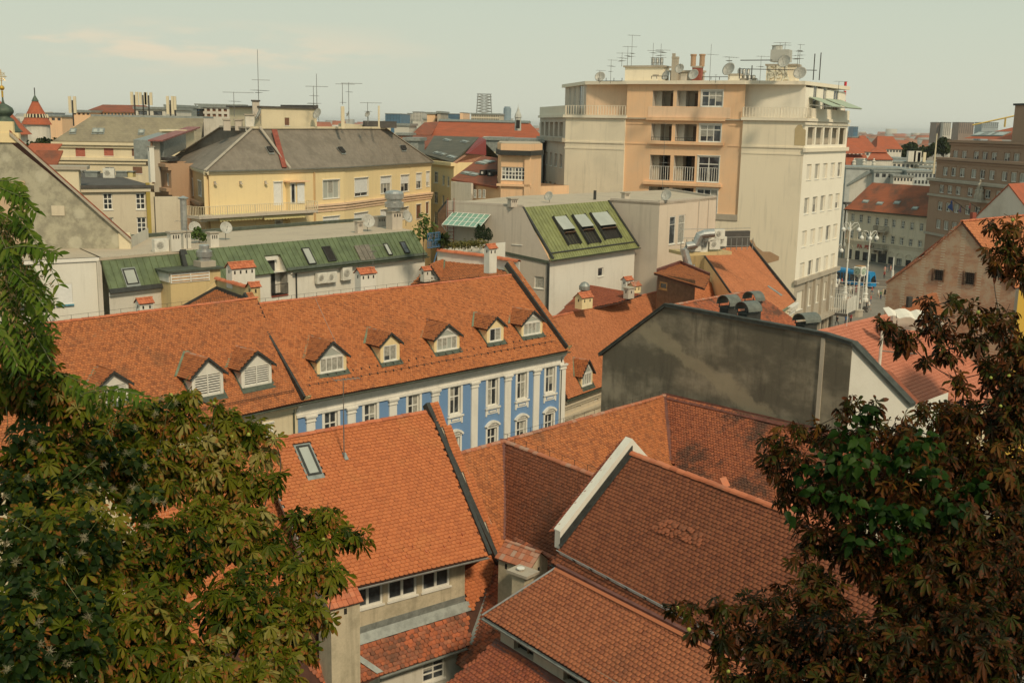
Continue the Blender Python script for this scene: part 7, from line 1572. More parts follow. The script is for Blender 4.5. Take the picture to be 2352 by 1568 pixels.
def sign(face,u,z,txt,size,m,parent,name='lettering',o=.12,ext=.03):
	c=bpy.data.curves.new(name,'FONT');c.body=txt;c.size=size;c.extrude=ext;c.offset=size*.02
	ob=bpy.data.objects.new(name,c);COL.objects.link(ob);dg=bpy.context.evaluated_depsgraph_get();me=bpy.data.meshes.new_from_object(ob.evaluated_get(dg));bpy.data.objects.remove(ob)
	me.materials.clear();me.materials.append(M[m]);mt=Matrix((face.d,UP,face.n)).transposed().to_4x4();mt.translation=face.pt(u,z,o)-(WO[parent.name] if parent else Ve());me.transform(mt);ob=bpy.data.objects.new(name,me);COL.objects.link(ob);ob.parent=parent;WO[ob.name]=WO[parent.name];return ob
sign(FPa,sg_[0],sg_[1]-.9,'PA  PEK',1.25,'redletter',pa_)
ze_=FPa.pt(-.6,zpe,.9);SPa=Slope(ze_,FPa.pt(FPa.L,zpe,.9),FPa.pt(5,V(FPa.pt(5,0,-7),c4(0,585)[1]),-7));q_=SPa.uv_(FPa.pt(5,V(FPa.pt(5,0,-7),c4(0,585)[1]),-7));a_=SPa.px(*c4(510,583));b=MB();b.prism([SPa.pt(0,0),SPa.pt(SPa.L,0),SPa.pt(SPa.L,a_[1]),SPa.pt(*a_)],SPa.n*-.2,M['palaceroof']);b.poly([SPa.pt(*a_),SPa.pt(SPa.L,a_[1]),SPa.pt(SPa.L,0)-FPa.n*18,SPa.pt(0,0)-FPa.n*18],M['palaceroof']);b.poly([SPa.pt(0,0),SPa.pt(*a_),SPa.pt(0,0)-FPa.n*18],M['palaceroof']);rP=b.build('roof',pa_);gutter(SPa.pt(0,-.1,0),SPa.pt(SPa.L,-.1,0),pa_,'gutter',.2)
for (x,y) in((470,700),(558,712),(665,708),(777,742)): skylight(SPa,c4(x-12,y-8),c4(x+12,y+8),rP,'glassl','zinc',h=.2,fw=.12)
f=Face(D(*c4(318,1060),FPa.A.y+1),FPa.pt(-.6,0,0));b=MB();t=thing('narrow_brown_house',f.pt(0,0),'narrow brown house squeezed between the tower and the cream palace','house');zt=FPa.px(*c4(350,720))[1];f.wall(b,0,zt,[(1.0,2.6,4,7)],M['brown'],.3);b.build('wall',t);b=MB();f.box(b,-.5,f.L+.3,zt,zt+.6,-8,.5,M['tar']);b.build('roof',t);vpipe(f,f.L-.3,0,zt,t,'gutter',.15)
f=Face(D(*c4(352,740),300),D(*c4(660,690),296));t=thing('pale_gabled_house',f.pt(0,0),'pale plain gable with a grey sheet roof behind the cream palace','house');b=MB();g=[f.px(*c4(*p)) for p in((355,605),(502,525),(648,592),(650,760))];f.gable(b,[(g[0][0],0),(g[3][0],0),g[2],g[1],g[0]],M['white2']);b.build('wall',t);b=MB();
for p,q in((g[0],g[1]),(g[1],g[2])): b.prism([f.pt(*p,.4),f.pt(*q,.4),f.pt(*q,-18)+Ve((-14,0,0)),f.pt(*p,-18)+Ve((-14,0,0))],(0,0,.5),M['zinc'])
b.build('roof',t)
# -- brown stone office with stepped floors
FH=Face(D(*c4(870,560),250),D(*c4(1450,600),214));FH=Face(FH.pt(0,0),FH.pt(FH.L+16,0));ho=thing('stepped_stone_office',FH.pt(3,0),'brown stone office block stepping back in tiers with rows of white windows and flags','office block')
tiers=[(0,0,None,c4(870,560)),(0,-2.0,c4(912,0)[0],c4(930,432)),(0,-5,c4(1000,0)[0],c4(1010,325))]
zz=[0]
rowsH=[[((942,993,1045,1120,1230,1300),(597,648)),((933,983,1035,1105,1165),(702,757)),((922,970,1022,1075),(812,870))],[((965,1017,1070,1142,1197,1256,1335,1393,1448),(487,541))],[((1028,1082,1157,1212,1269,1349,1409),(385,437))]]
zlo=0
for ti,(q_,ob_,xl,tp) in enumerate(tiers):
	f=Face(FH.pt(0,0,ob_),FH.pt(FH.L,0,ob_));u0=0 if xl is None else f.px(xl,tp[1])[0];zt=f.px(*tp)[1];ops=[]
	for xs_,(ya,yb_) in rowsH[ti]:
		ref=f.px(*c4(xs_[0],ya))[1];ref0=f.px(*c4(xs_[0],yb_))[1]
		for x in xs_: u=f.px(*c4(x,ya))[0];ops.append((u-1.05,u+1.05,ref0,ref))
		for k in range(5): u=f.px(*c4(xs_[-1],ya))[0]+(k+1)*4.4;ops.append((u-1.05,u+1.05,ref0,ref)) if u<f.L-1.5 else None
	b=MB();f.wall(b,zlo,zt,ops,M['brown2'],.3,u0=u0);b.poly([f.pt(u0,zlo)-f.n*14,f.pt(u0,zlo),f.pt(u0,zt),f.pt(u0,zt)-f.n*14],M['brown2']);b.build('wall',ho)
	for o in ops: win(f,o,ho,2,(1,),fw=.16,mw=.12,depth=.2,surround=.12,sm='brown2',curt=.8)
	b=MB();f.box(b,u0-.5,f.L+.5,zt-.35,zt+.2,-6,.7,M['brown2'] if ti else M['stone']);f.box(b,u0-.2,f.L,zt-.9,zt-.5,0,.3,M['brown2']);
	if ti==0: z=f.px(*c4(870,655))[1];f.box(b,u0-.2,f.L,z-.3,z+.2,0,.35,M['stone']);z=f.px(*c4(850,892))[1];f.box(b,u0-.2,f.L,z-.3,z+.2,0,.35,M['stone'])
	b.build('cornice',ho);zlo=zt;last=f
zr0=zlo;a=last.px(*c4(1045,300));b=MB();e=[last.pt(a[0],zr0+.6,-1),last.pt(last.L,zr0+.6,-1),last.pt(last.L,zr0+.6,-14),last.pt(a[0],zr0+.6,-14)];r1=last.px(*c4(1190,242));r=[last.pt(r1[0],V(last.pt(r1[0],0,-7),c4(0,242)[1]),-7),last.pt(last.L-3,V(last.pt(r1[0],0,-7),c4(0,242)[1]),-7)]
b.poly([e[0],e[1],r[1],r[0]],M['farred']);b.poly([e[3],e[0],r[0]],M['farred']);b.poly([e[2],e[3],r[0],r[1]],M['farred']);b.build('roof',ho)
sR=Slope(e[0],e[1],r[0])
for x in(1195,1240,1305): skylight(sR,c4(x-18,272),c4(x+14,296),ho,'glassl','zinc',h=.2,fw=.15)
b=MB();u=last.px(*c4(1378,300))[0];zt=last.px(*c4(1380,107))[1];last.box(b,u,u+14,zr0,zt,-8,.1,M['brown2']);last.box(b,u-.3,u+14,zt,zt+.4,-8.3,.4,M['zincd']);b.build('stair_tower',ho)
b=MB();c_=FH.px(*c4(1185,690));FH.box(b,c_[0]-2.4,c_[0]+2.2,c_[1]-.5,c_[1],0,1.2,M['stone']);
for du,h,r_ in((-.9,2.6,.5),(0,4.2,.55),(.9,2.8,.5)): b.lathe(FH.pt(c_[0]+du,c_[1],.6),[(r_,0),(r_*1.1,h*.3),(r_*.7,h*.55),(r_*.9,h*.75),(r_*.3,h*.84),(r_*.45,h*.93),(.02,h)],M['stone'],10)
b.build('sculpture_group',ho)
for (xa,ya,xb,yb_,m_,l_) in((1065,695,1018,765,'flagblue','large dark blue flag hanging on the brown stone office'),(1120,735,1098,775,'flagmix','small red and blue flag right of the large blue one'),(1180,715,1165,752,'flagred','small red flag farthest right on the brown stone office')):
	p=FH.px(*c4(xa,ya));t=thing('flag',FH.pt(p[0],p[1],.2),l_,'flag','flags on the brown stone office');b=MB();tip=FH.pt(p[0],p[1]+.1,2.2);base=FH.pt(p[0]+.4,p[1]-1.2,.05);b.tube([base,tip],.06,M['iron'],5);b.build('pole',t);b=MB();hh=(yb_-ya)/2.6994/2504*230;ww=(xa-xb)/2.6994/2504*230;n=6
	for k in range(n):
		A_=tip.lerp(tip-FH.d*ww-UP*hh*.75,k/n)+FH.n*.15*math.sin(k*1.6);B_=tip.lerp(tip-FH.d*ww-UP*hh*.75,(k+1)/n)+FH.n*.15*math.sin((k+1)*1.6);C_=tip.lerp(tip+FH.d*.5*ww-UP*hh,(k)/n);D_=tip.lerp(tip+FH.d*.5*ww-UP*hh,(k+1)/n);b.prism([A_,B_,D_,C_],FH.n*.03,M[m_]) if k else b.prism([A_,B_,D_],FH.n*.03,M[m_])
	b.build('cloth',t)
# -- white gable and orange roof in front of it
f=Face(D(*c4(1140,810),112),D(*c4(1470,745),106));t=thing('white_gable_house',f.pt(3,0),'white rendered gable with an orange roof behind the crumbling brick gable','house');g=[f.px(*c4(*p)) for p in((1135,815),(1357,600),(1480,760))];b=MB();f.gable(b,[(g[0][0],0),(g[2][0],0),g[2],g[1],g[0]],M['white2']);b.build('gable_wall',t);b=MB();A_=f.pt(*g[1],.1);B_=f.pt(*g[2],.1);k=Ve((9,9,0));b.prism([A_,B_,B_+k,A_+k],(0,0,.15),M['farred']);A_=f.pt(*g[0],.1);b.prism([A_,f.pt(*g[1],.1),f.pt(*g[1],.1)+k,A_+k],(0,0,.1),M['farred']);b.build('roof',t)
tallbox(c4,1115,1148,768,830,101,'small brick red chimney at the foot of the white gable','rusty',False)
# -- crumbling brick gable house
FBk=Face(D(*c4(590,1200),97),D(*c4(1250,1150),90));FBk=Face(FBk.pt(-1,0),FBk.pt(FBk.L+9,0));bk=thing('brick_gable_house',FBk.pt(10,0),'old house with a crumbling brick gable wall, two barred windows and an orange roof','house')
g=[FBk.px(*c4(*p)) for p in((600,1198),(838,1030),(1068,828),(1160,955),(1400,1240))];zb_=FBk.px(*c4(620,1340))[1];ops=[FBk.op(c4(892,1122),c4(945,1192)),FBk.op(c4(1083,1138),c4(1138,1218))]
b=MB();FBk.wall(b,6,g[0][1]-.2,ops,M['acbrick'],.35,u0=g[0][0],u1=g[4][0]);zt=g[0][1]-.2
b=MB();ztw=max(o[3] for o in ops)+.2
def clipgable(b,zA,zB,ops):
	pass
L_=lambda z:np.interp(z,[g[0][1],g[1][1],g[2][1]],[g[0][0],g[1][0],g[2][0]]);R_=lambda z:np.interp(-z,[-g[2][1],-g[3][1],-g[4][1]],[g[2][0],g[3][0],g[4][0]])
zs=sorted({6.0,g[0][1],g[1][1],g[2][1],g[3][1],g[4][1]}|{o[2] for o in ops}|{o[3] for o in ops})
for za,zb2 in zip(zs[:-1],zs[1:]):
	zm=(za+zb2)/2;cuts=[];
	for o in ops:
		if o[2]<zm<o[3]: cuts.append((o[0],o[1]))
	la,lb_=float(L_(za)),float(L_(zb2));ra,rb2=float(R_(za)),float(R_(zb2));prevA,prevB=la,lb_
	for c0,c1_ in sorted(cuts): b.poly([FBk.pt(prevA,za),FBk.pt(c0,za),FBk.pt(c0,zb2),FBk.pt(prevB,zb2)],M['acbrick']);prevA=prevB=c1_
	b.poly([FBk.pt(prevA,za),FBk.pt(ra,za),FBk.pt(rb2,zb2),FBk.pt(prevB,zb2)],M['acbrick'])
for o in ops:
	for p,q in(((o[0],o[2]),(o[0],o[3])),((o[1],o[3]),(o[1],o[2])),((o[0],o[3]),(o[1],o[3])),((o[1],o[2]),(o[0],o[2]))): b.poly([FBk.pt(*p),FBk.pt(*q),FBk.pt(*q,-.35),FBk.pt(*p,-.35)],M['acbrick'])
b.build('gable_wall',bk)
for o in ops:
	b=MB();FBk.box(b,o[0],o[1],o[2],o[3],-.4,-.35,M['dark']);n=5
	for i in range(n): u=o[0]+(o[1]-o[0])*(i+.5)/n;b.tube([FBk.pt(u,o[2]-.1,.12),FBk.pt(u,o[3]+.1,.12)],.018,M['iron'],4)
	for i in range(5): z=o[2]+(o[3]-o[2])*(i+.2)/5;b.tube([FBk.pt(o[0]-.1,z,.12),FBk.pt(o[1]+.1,z,.12)],.018,M['iron'],4)
	FBk.box(b,o[0]-.14,o[0]-.02,o[2]-.1,o[3]+.1,0,.1,M['woodb']);FBk.box(b,o[1]+.02,o[1]+.14,o[2]-.1,o[3]+.1,0,.1,M['woodb']);b.build('barred_window',bk)
b=MB();kx=Ve((10,9,0));
edge=[FBk.pt(*x,.12) for x in g]
for i in range(2):
	P,Q=edge[i],edge[i+1];n=int((Q-P).length/.35)
	for k in range(n): p=P.lerp(Q,k/n);b.box(p-UP*.12-FBk.n*.5,(Q-P)/n*.92,FBk.n*(.5+random.uniform(0,.1)),UP*random.uniform(.12,.3),M['brick'])
b.build('coping',gw2:=None) if False else b.build('coping',bk)
SB3=Slope(FBk.pt(*g[4],.15),FBk.pt(*g[4],.15)+kx.normalized(),FBk.pt(*g[2],.15));pg=[SB3.uv_(x) for x in (FBk.pt(*g[4],.15),FBk.pt(*g[4],.15)+kx,FBk.pt(*g[2],.15)+kx,FBk.pt(*g[2],.15))]
b=MB();b.prism([SB3.pt(u,v) for u,v in pg],SB3.n*-.1,M['under']);b.prism([edge[0],edge[2],edge[2]+kx,edge[0]+kx],(0,0,-.1),M['farrust']);r_=b.build('roof',bk);tiles(SB3,pg,M['tile_j'],r_,w=.2,ex=.17)
ridge_caps(edge[2]+UP*.1,edge[2]+kx+UP*.1,bk,'ridge',.16)
# -- pinkish new tile roof behind the black wall, and small roofs behind it
pr0=D(*c4(168,1512),80);pr1=D(*c4(520,1428),88);S11=Slope(pr0+Ve((6.5,-6,-6)),pr1+Ve((6.5,-6,-6)),pr1);nn=thing('pink_tile_house',pr1,'low house with a smooth pinkish new tile roof right of the black fire wall','house')
roofpoly(S11,[S11.pt(-3,0),S11.pt(26,0),S11.pt(S11.uv_(pr1)[0]+12,S11.uv_(pr1)[1]),S11.pt(S11.uv_(pr0)[0]-.5,S11.uv_(pr1)[1])],'tile_pink',nn,'roof',w=.25,ex=.3,rough=.4)
b=MB();a=S11.pt(-2,.5);c_=S11.pt(25,.5);b.prism([col(a,0),col(c_,0),col(c_,0)-S11.nh*6,col(a,0)-S11.nh*6],(0,0,a.z-.3),M['cream']);b.poly([S11.pt(S11.uv_(pr0)[0]-.5,S11.uv_(pr1)[1]),S11.pt(S11.uv_(pr1)[0]+12,S11.uv_(pr1)[1]),S11.pt(S11.uv_(pr1)[0]+12,S11.uv_(pr1)[1])-S11.nh*6-UP*5,S11.pt(S11.uv_(pr0)[0]-.5,S11.uv_(pr1)[1])-S11.nh*6-UP*5],M['farred']);b.build('wall',nn)
p=S11.P(*c10(652,215));b=MB();b.tube([p,p+UP*3.0],.12,M['acw'],8);b.tube([p+UP*1.2,p+UP*1.2+td_*2.6],.05,M['antenna'],5);o=b.build('vent_pole',None,org=p);tag(o,'pale vent pole with one side arm standing on the pinkish roof','pole')
a=D(*c4(850,1330),86);t=thing('small_orange_roof',a,'small bright orange roof at the foot of the brick gable with a white cloth edge','house');A_=D(*c4(640,1400),84);B_=D(*c4(960,1410),82);C_=D(*c4(905,1265),88);E_=D(*c4(760,1330),87);s_=Slope(A_,B_,C_);roofpoly(s_,[A_,B_,C_,E_],'tile_j',t,'roof',w=.2,ex=.18);b=MB();b.prism([A_,B_,B_-UP*1.2,A_-UP*1.2],Ve((.5,2,0)),M['white2']);b.build('wall',t)
b=MB();A_=D(*c4(575,1362),83);B_=D(*c4(850,1385),82);n=8
for k in range(n): P=A_.lerp(B_,k/n)+UP*.12*math.sin(k*2.2);Q=A_.lerp(B_,(k+1)/n)+UP*.12*math.sin((k+1)*2.2);b.prism([P,Q,Q+Ve((.2,-.8,-.5)),P+Ve((.2,-.8,-.5))],(0,0,.05),M['white'])
o=b.build('white_tarpaulin',None,org=A_);tag(o,'crumpled white tarpaulin stretched along the small orange roof','tarpaulin')
tallbox(c4,718,752,1290,1365,85,'dark little chimney pot between brick gable and white tarpaulin','zincd',False)
b=MB();f=Face(D(*c4(1397,1450),70),D(*c4(1600,1450),70));zz3=f.px(*c4(1400,1215))[1];b.prism([f.pt(0,0),f.pt(f.L,0),f.pt(f.L+2.4,0,-4),f.pt(2.4,0,-4)],(0,0,zz3),M['mustard']);o=b.build('wall',t2:=thing('mustard_house',f.pt(0,0),'mustard yellow wall glimpsed at the right edge through the red leaves','house'));b=MB();b.prism([f.pt(-.1,zz3,.2),f.pt(f.L,zz3,.2),f.pt(f.L+2.4,zz3,-4),f.pt(2.2,zz3,-4)],(0,0,.2),M['zinc']);b.build('roof',t2)
# -- clock, lamps, tram, signs
cb=Z(*s1(782,1150),0);ck=thing('street_clock',cb,'white four faced clock on slender white posts standing on a round stone base','clock')
sc=cb.y/2504*1.0;m7=lambda n:n/7.2/2504*cb.y
b=MB();b.lathe(cb,[(1.05,0),(1.05,1.0),(1.15,1.02),(1.15,1.15),(.9,1.2),(.01,1.2)],M['stone'],12);b.build('base',ck)
zt=V(cb,s1(0,325)[1]);zbx=V(cb,s1(0,478)[1]);hb=zt-zbx;wb_=1.45;a0=R(45-8)
ex=Ve((math.cos(a0),math.sin(a0),0));ey=Ve((-ex.y,ex.x,0))
b=MB();c0=cb-ex*wb_/2-ey*wb_/2
o8=[];ch=.22
def clockbody(b,m):
	x=wb_/2;pr=[(-x+ch,0),(x-ch,0),(x,ch),(x,hb-ch),(x-ch,hb),(-x+ch,hb),(-x,hb-ch),(-x,ch)]
	b.prism([cb+ex*p-ey*x+UP*(zbx+q) for p,q in pr],ey*wb_,m)
clockbody(b,M['wood']);b.box(cb-ex*.6-ey*.6+UP*(zt),ex*1.2,ey*1.2,(0,0,.08),M['annexwood']);b.box(cb-ex*.35-ey*.35+UP*(zbx-.25),ex*.7,ey*.7,(0,0,.25),M['wood']);b.build('clock_box',ck)
for d_ in(-ey,-ex,ey,ex):
	f=cb+d_*(wb_/2+.01)+UP*(zbx+hb/2);b=MB();b.lathe(f,[(.60,0),(.60,.05),(.54,.05),(.54,.03),(.01,.03)],M['clockgreen'],24,d_)
	sd=d_.cross(UP).normalized();
	for k in range(12):
		an=k*math.pi/6;v_=sd*math.sin(an)+UP*math.cos(an);b.tube([f+d_*.06+v_*.42,f+d_*.06+v_*.51],.025,M['iron'],4)
	for an,l,w_ in((R(140),.44,.03),(R(140+12),.30,.045)): v_=sd*-math.sin(an)*-1+UP*math.cos(an);b.tube([f+d_*.08,f+d_*.08+v_*l],w_,M['iron'],4)
	b.build('clock_face',ck)
for s1_ in(-1,1):
	for s2_ in(-1,1): b=MB();p=cb+ex*s1_*.55+ey*s2_*.55;b.tube([p+UP*1.2,p+UP*(zbx+.02)],.055,M['wood'],6);b.build('post',ck)
b=MB();b.tube([cb+UP*1.2,cb+UP*zbx],.13,M['wood'],8);b.build('post',ck)
def lamp(base,ztop_,label,arms,sz=1.0):
	t=thing('street_lamp',base,label,'street lamp','white ornate street lamps on the square');b=MB();h=ztop_-base.z
	b.lathe(base,[(.6,0),(.6,.5),(.38,.6),(.38,1.3),(.5,1.4),(.3,1.6),(.3,2.3),(.36,2.4),(.2,2.6),(.15,h*.5),(.2,h*.51),(.12,h*.53),(.09,h*.95),(.14,h*.97),(.02,h)],M['wood'],10);b.build('pole',t)
	for (az,zz,ln) in arms:
		a_=Ve((math.cos(az),math.sin(az),0));p=base+UP*(h*zz);b=MB();pth=[p,p+a_*ln*.4+UP*.9,p+a_*ln*.8+UP*1.0,p+a_*ln+UP*.5,p+a_*ln+UP*.1];b.tube(pth,.06,M['wood'],6);b.tube([p+UP*-.8,p+a_*ln*.4,p+a_*ln*.8+UP*.6],.04,M['wood'],5);ar=b.build('arm',t)
		b=MB();b.lathe(p+a_*ln-UP*.75,[(.02,0),(.3,.12),(.42,.4),(.3,.68),(.12,.8),(.12,.9)],M['globe'],12);b.build('lamp_globe',ar)
	return t
b1=Z(*s1(925,905),0);lamp(b1,V(b1,s2(0,480)[1]),'nearer white lamp post with a fat base just right of the clock',((R(170),.93,1.5),(R(10),.93,1.3),(R(250),.93,.9)))
b2=Z(*s1(785,1000),0)+Ve((.2,8,0));lamp(b2,V(b2,s2(0,330)[1]),'taller white lamp post rising directly behind the clock',((R(175),.93,1.2),(R(-5),.93,1.6),(R(80),.93,1.)))
b3=Z(*s1(775,840),0)+Ve((0,14,0));lamp(b3,V(b3,s2(0,700)[1]),'shorter ornate white post standing behind the clock, before the palace portal',((R(160),.9,.8),(R(0),.9,.8)))
b4=Z(*s1(1375,520),0);b=MB();b.lathe(b4,[(.28,0),(.28,1.6),(.15,1.7),(.1,4.5),(.02,4.6)],M['wood'],8);o=b.build('overhead_line_pole',None,org=b4);tag(o,'short white pole right of the square by the brick gable, before the palace','pole')
tb=Z(*s1(1000,700),0);tb2=Z(*s1(450,612),0);tv=(tb2-tb).normalized();tv=Ve((tv.x,tv.y,0)).normalized();tw_=Ve((-tv.y,tv.x,0));
if tw_.y<0: tw_=-tw_
Lt=26;ht=3.3;tr=thing('blue_tram',tb,'bright blue tram with dark window band, half hidden behind the tower','tram')
b=MB();prof=[(0,.35),(0,1.0),(.02,2.9),(.25,3.25),(2.05,3.25),(2.28,2.9),(2.3,1.0),(2.3,.35)]
b.prism([tb+tv*.9+tw_*a+UP*c_ for a,c_ in prof],tv*(Lt-.9),M['tramblue']);q0=[tb+tv*.9+tw_*a+UP*c_ for a,c_ in prof];q1_=[tb+tv*(0 if c_<1.3 else .45)+tw_*(.25+(a/2.3)*1.8)+UP*c_ for a,c_ in prof]
for i in range(8): j=(i+1)%8;b.poly([q0[i],q0[j],q1_[j],q1_[i]],M['tramblue'])
b.poly(q1_,M['tramblue']);b.build('body',tr)
ftr=Face(tb+tv*Lt,tb) if Face(tb+tv*Lt,tb).n.y<0 else Face(tb,tb+tv*Lt)
b=MB()
for k in range(11): 
	u=.3+k*2.3;ftr.box(b,u,u+2.05,1.15,2.45,.02,.05,M['glass'])
b.build('side_window',tr);b=MB()
for u in(4.9,11.8,18.7): ftr.box(b,u,u+1.4,.45,2.5,.055,.08,M['glass']);ftr.box(b,u+.66,u+.74,.45,2.5,.08,.1,M['tramblue'])
b.build('door',tr);b=MB();
w0_=[tb+tv*(.02)+tw_*a+UP*c_-tv*.03 for a,c_ in((.4,1.25),(1.9,1.25),(1.85,2.6),(.45,2.6))];w0_=[p+tv*(.40 if p.z>2 else .02) for p in w0_];b.poly(w0_,M['glass']);b.poly(w0_[::-1],M['glass']);b.build('windscreen',tr)
b=MB();
for u in(3,12,21): b.box(tb+tv*u+tw_*.6+UP*3.26,tv*2.6,tw_*1.1,(0,0,.3),M['zinc'])
b.build('roof_equipment',tr);b=MB();ftr.box(b,.1,Lt-.5,.05,.36,-2.1,-.1,M['zincd']);b.build('bogie_skirt',tr)
for (x,yb_,x2,yt,l_,brd) in((655,1275,680,840,'brown board sign on a dark post left of the clock',(608,835,722,935)),(590,1290,600,1070,'small dark red board on a short post before the clock',(595,1072,655,1130))):
	p=Z(*s1(x,yb_),0);t=thing('sign_post',p,l_,'sign','sign posts near the clock');b=MB();zt=V(p,s1(0,yt)[1]);b.tube([p,p+UP*zt],.06,M['iron'],6);b.build('post',t);b=MB();w=m7(brd[2]-brd[0]);z1=V(p,s1(0,brd[1])[1]);z0=V(p,s1(0,brd[3])[1]);b.abox(p.x-w*.6,p.x+w*.4,p.y-.12,p.y-.04,z0,z1,M['signbrown'])
	for k in range(4): zz2=z0+(z1-z0)*(.15+.22*k);b.abox(p.x-w*.5,p.x+w*(.3-.1*(k%2)),p.y-.14,p.y-.12,zz2,zz2+(z1-z0)*.07,M['cream'])
	b.build('board',t)
p=Z(*s1(455,1180),0);b=MB();b.tube([p,p+UP*V(p,s1(0,620)[1])],.07,M['iron'],6);o=b.build('dark_post',None,org=p);tag(o,'tall thin dark post beside the tower base','post')
p=S11.P(*c4(350,1480));antenna(p,3.6,'low aerial with long parallel rods before the street sign',elems=((.99,5.5,5),(.85,6,5),(.7,4,4)),ang=-.15,m='acw')
# -- people
def person_mesh(pose):
	me=bpy.data.meshes.new('person');st=pose['st'];s=pose.get('s',1)
	V_=[(0,0,.95),(0,0,1.18),(0,0,1.42),(0,.0,1.52),(0,-.01,1.64)];E=[(0,1),(1,2),(2,3),(3,4)];rad=[.155,.14,.145,.055,.10]
	V_.append((0,-.01,1.72));E.append((4,5));rad.append(.075)
	for sx,ph in((-1,st),(1,-st)):
		i=len(V_);V_+=[(sx*.10,0,.88),(sx*.11,-.22*ph-.02,.48),(sx*.11,-.32*ph+(.1 if ph<0 else 0)*-1,.09),(sx*.12,-.32*ph-.17,.045)];E+=[(0,i),(i,i+1),(i+1,i+2),(i+2,i+3)];rad+=[.095,.062,.042,.035]
		i=len(V_);a=-ph;V_+=[(sx*.20,0,1.40),(sx*.25,.10*ph*-a*0+.08*ph,1.13),(sx*(.24),.18*ph-.06-pose.get('arm',0)*.15,.90+pose.get('arm',0)*.2),(sx*.24,.2*ph-.10-pose.get('arm',0)*.2,.82+pose.get('arm',0)*.22)];E+=[(2,i),(i,i+1),(i+1,i+2),(i+2,i+3)];rad+=[.06,.045,.035,.032]
	me.from_pydata(V_,E,[]);ob=bpy.data.objects.new('p',me);COL.objects.link(ob);md=ob.modifiers.new('s','SKIN');sv=me.skin_vertices[0].data
	for i,r_ in enumerate(rad): sv[i].radius=(r_,r_*(.8 if i<3 else 1))
	sv[0].use_root=True;ob.modifiers.new('u','SUBSURF').levels=1;dg=bpy.context.evaluated_depsgraph_get();out=bpy.data.meshes.new_from_object(ob.evaluated_get(dg));bpy.data.objects.remove(ob);return out
PM=[person_mesh(dict(st=1)),person_mesh(dict(st=.15)),person_mesh(dict(st=-.8,arm=1))]
PCOL={'white':(.7,.68,.62),'red':(.45,.05,.04),'blue':(.04,.13,.30),'black':(.02,.02,.022),'grey':(.22,.22,.21),'pink':(.6,.33,.28),'navy':(.02,.03,.08),'beige':(.5,.42,.3),'green':(.08,.16,.08),'yellow':(.6,.45,.05),'dred':(.22,.03,.03),'denim':(.08,.11,.18)}
for k,c_ in PCOL.items(): M['cloth_'+k]=plain('cloth_'+k,c_,.9,0,.1,12)
M['skin']=plain('skin',(.5,.30,.21),.6,0,.08);M['hairdark']=plain('hair_dark',(.04,.025,.018),.8);M['shoe']=plain('shoe',(.03,.03,.03),.6)
def person(x,y,top,bot,label,pose=0,rot=0,short=False,sc_=1.0,cv=s1,z=0):
	p=Z(*cv(x,y),z);me=PM[pose].copy();me.name='person';me.materials.clear()
	for m_ in('skin','cloth_'+top,'cloth_'+bot,'hairdark','shoe'): me.materials.append(M[m_])
	for f in me.polygons:
		c_=f.center;i=0
		if c_.z>1.66 or (c_.z>1.58 and c_.y>.03): i=3
		elif c_.z>1.50: i=0
		elif c_.z>.93 and not(abs(c_.x)>.21 and c_.z<1.16): i=1
		elif abs(c_.x)>.205: i=0
		elif c_.z>(.5 if short else .12): i=2
		elif c_.z>.1: i=0
		else: i=4
		f.material_index=i;f.use_smooth=True
	o=bpy.data.objects.new('person',me);COL.objects.link(o);o.location=p;o.rotation_euler=(0,0,rot);o.scale=(sc_,)*3;WO[o.name]=p;tag(o,label,'person','people on the square');return o
PP=[(455,1315,'black','black','person in long black clothes walking beside the dark post at the tower base',0,2.2,0),
(605,1295,'blue','navy','person in a bright blue top below the brown sign, left of the clock',1,0,0),(685,1270,'dred','black','person in a dark red top just right of the blue dressed one below the sign',1,.5,0),
(835,1020,'white','black','person in a white top directly behind the clock posts',1,1,0),(945,1060,'black','black','person in black holding a pushchair right of the clock',2,1.2,0),(990,1055,'white','grey','person in a white top and shorts beside the pushchair',0,1.0,1),(1015,950,'red','denim','person in a red top sitting height behind the pushchair pair',1,1.0,0),
(1035,800,'red','denim','lone person in red and blue shorts walking right of the tall lamp post',0,1.4,1),(1140,850,'white','beige','person in a white top at the left of the group by the kerb',0,1.2,1),(1180,875,'green','navy','person in dark green, tallest of the group by the kerb',1,.4,0),(1222,835,'beige','beige','person in beige behind the dark green one by the kerb',1,0,0),(1250,838,'black','black','person in black at the right of the group by the kerb',1,2,1),
(1240,530,'dred','black','person in dark red standing on the tram road before the palace',1,0,0),(1250,450,'pink','beige','person in pink behind the dark red one on the tram road',1,0,0),(1295,420,'denim','white','person in blue in the small crowd near the palace windows',1,1,0),(1345,430,'pink','pink','person in pale pink at the right of the small crowd near the palace',0,1,0),
(492,660,'white','white','person in white at the far left before the tram',1,0,0),(540,655,'red','grey','person in red standing before the tram, between two in white',1,1,0),(610,680,'white','beige','person in white and beige before the tram, right of the red one',0,1,0),
(680,790,'white','beige','person in white left of the clock posts near the tram',0,.7,0),(715,780,'grey','black','person in grey beside the white dressed one left of the clock',1,.7,0),(775,770,'dred','dred','person in dark red seen between the clock posts',1,0,0),(925,740,'yellow','navy','person in a yellow top at the front of the tram',1,1,0),(905,735,'black','black','person in black at the front of the tram',1,1,0)]
for x,y,a,c_,l_,ps,ro,sh in PP: person(x,y,a,c_,l_,ps,ro,bool(sh))
p=Z(*s1(915,1085),0);t=thing('pushchair',p,'dark pushchair pushed by the person in black','pushchair');b=MB();b.prism([p+Ve(q) for q in((-.35,-.25,.45),(.3,-.25,.4),(.4,-.25,.8),(.0,-.25,1.05),(-.3,-.25,.9))],(0,.5,0),M['iron']);b.build('seat',t)
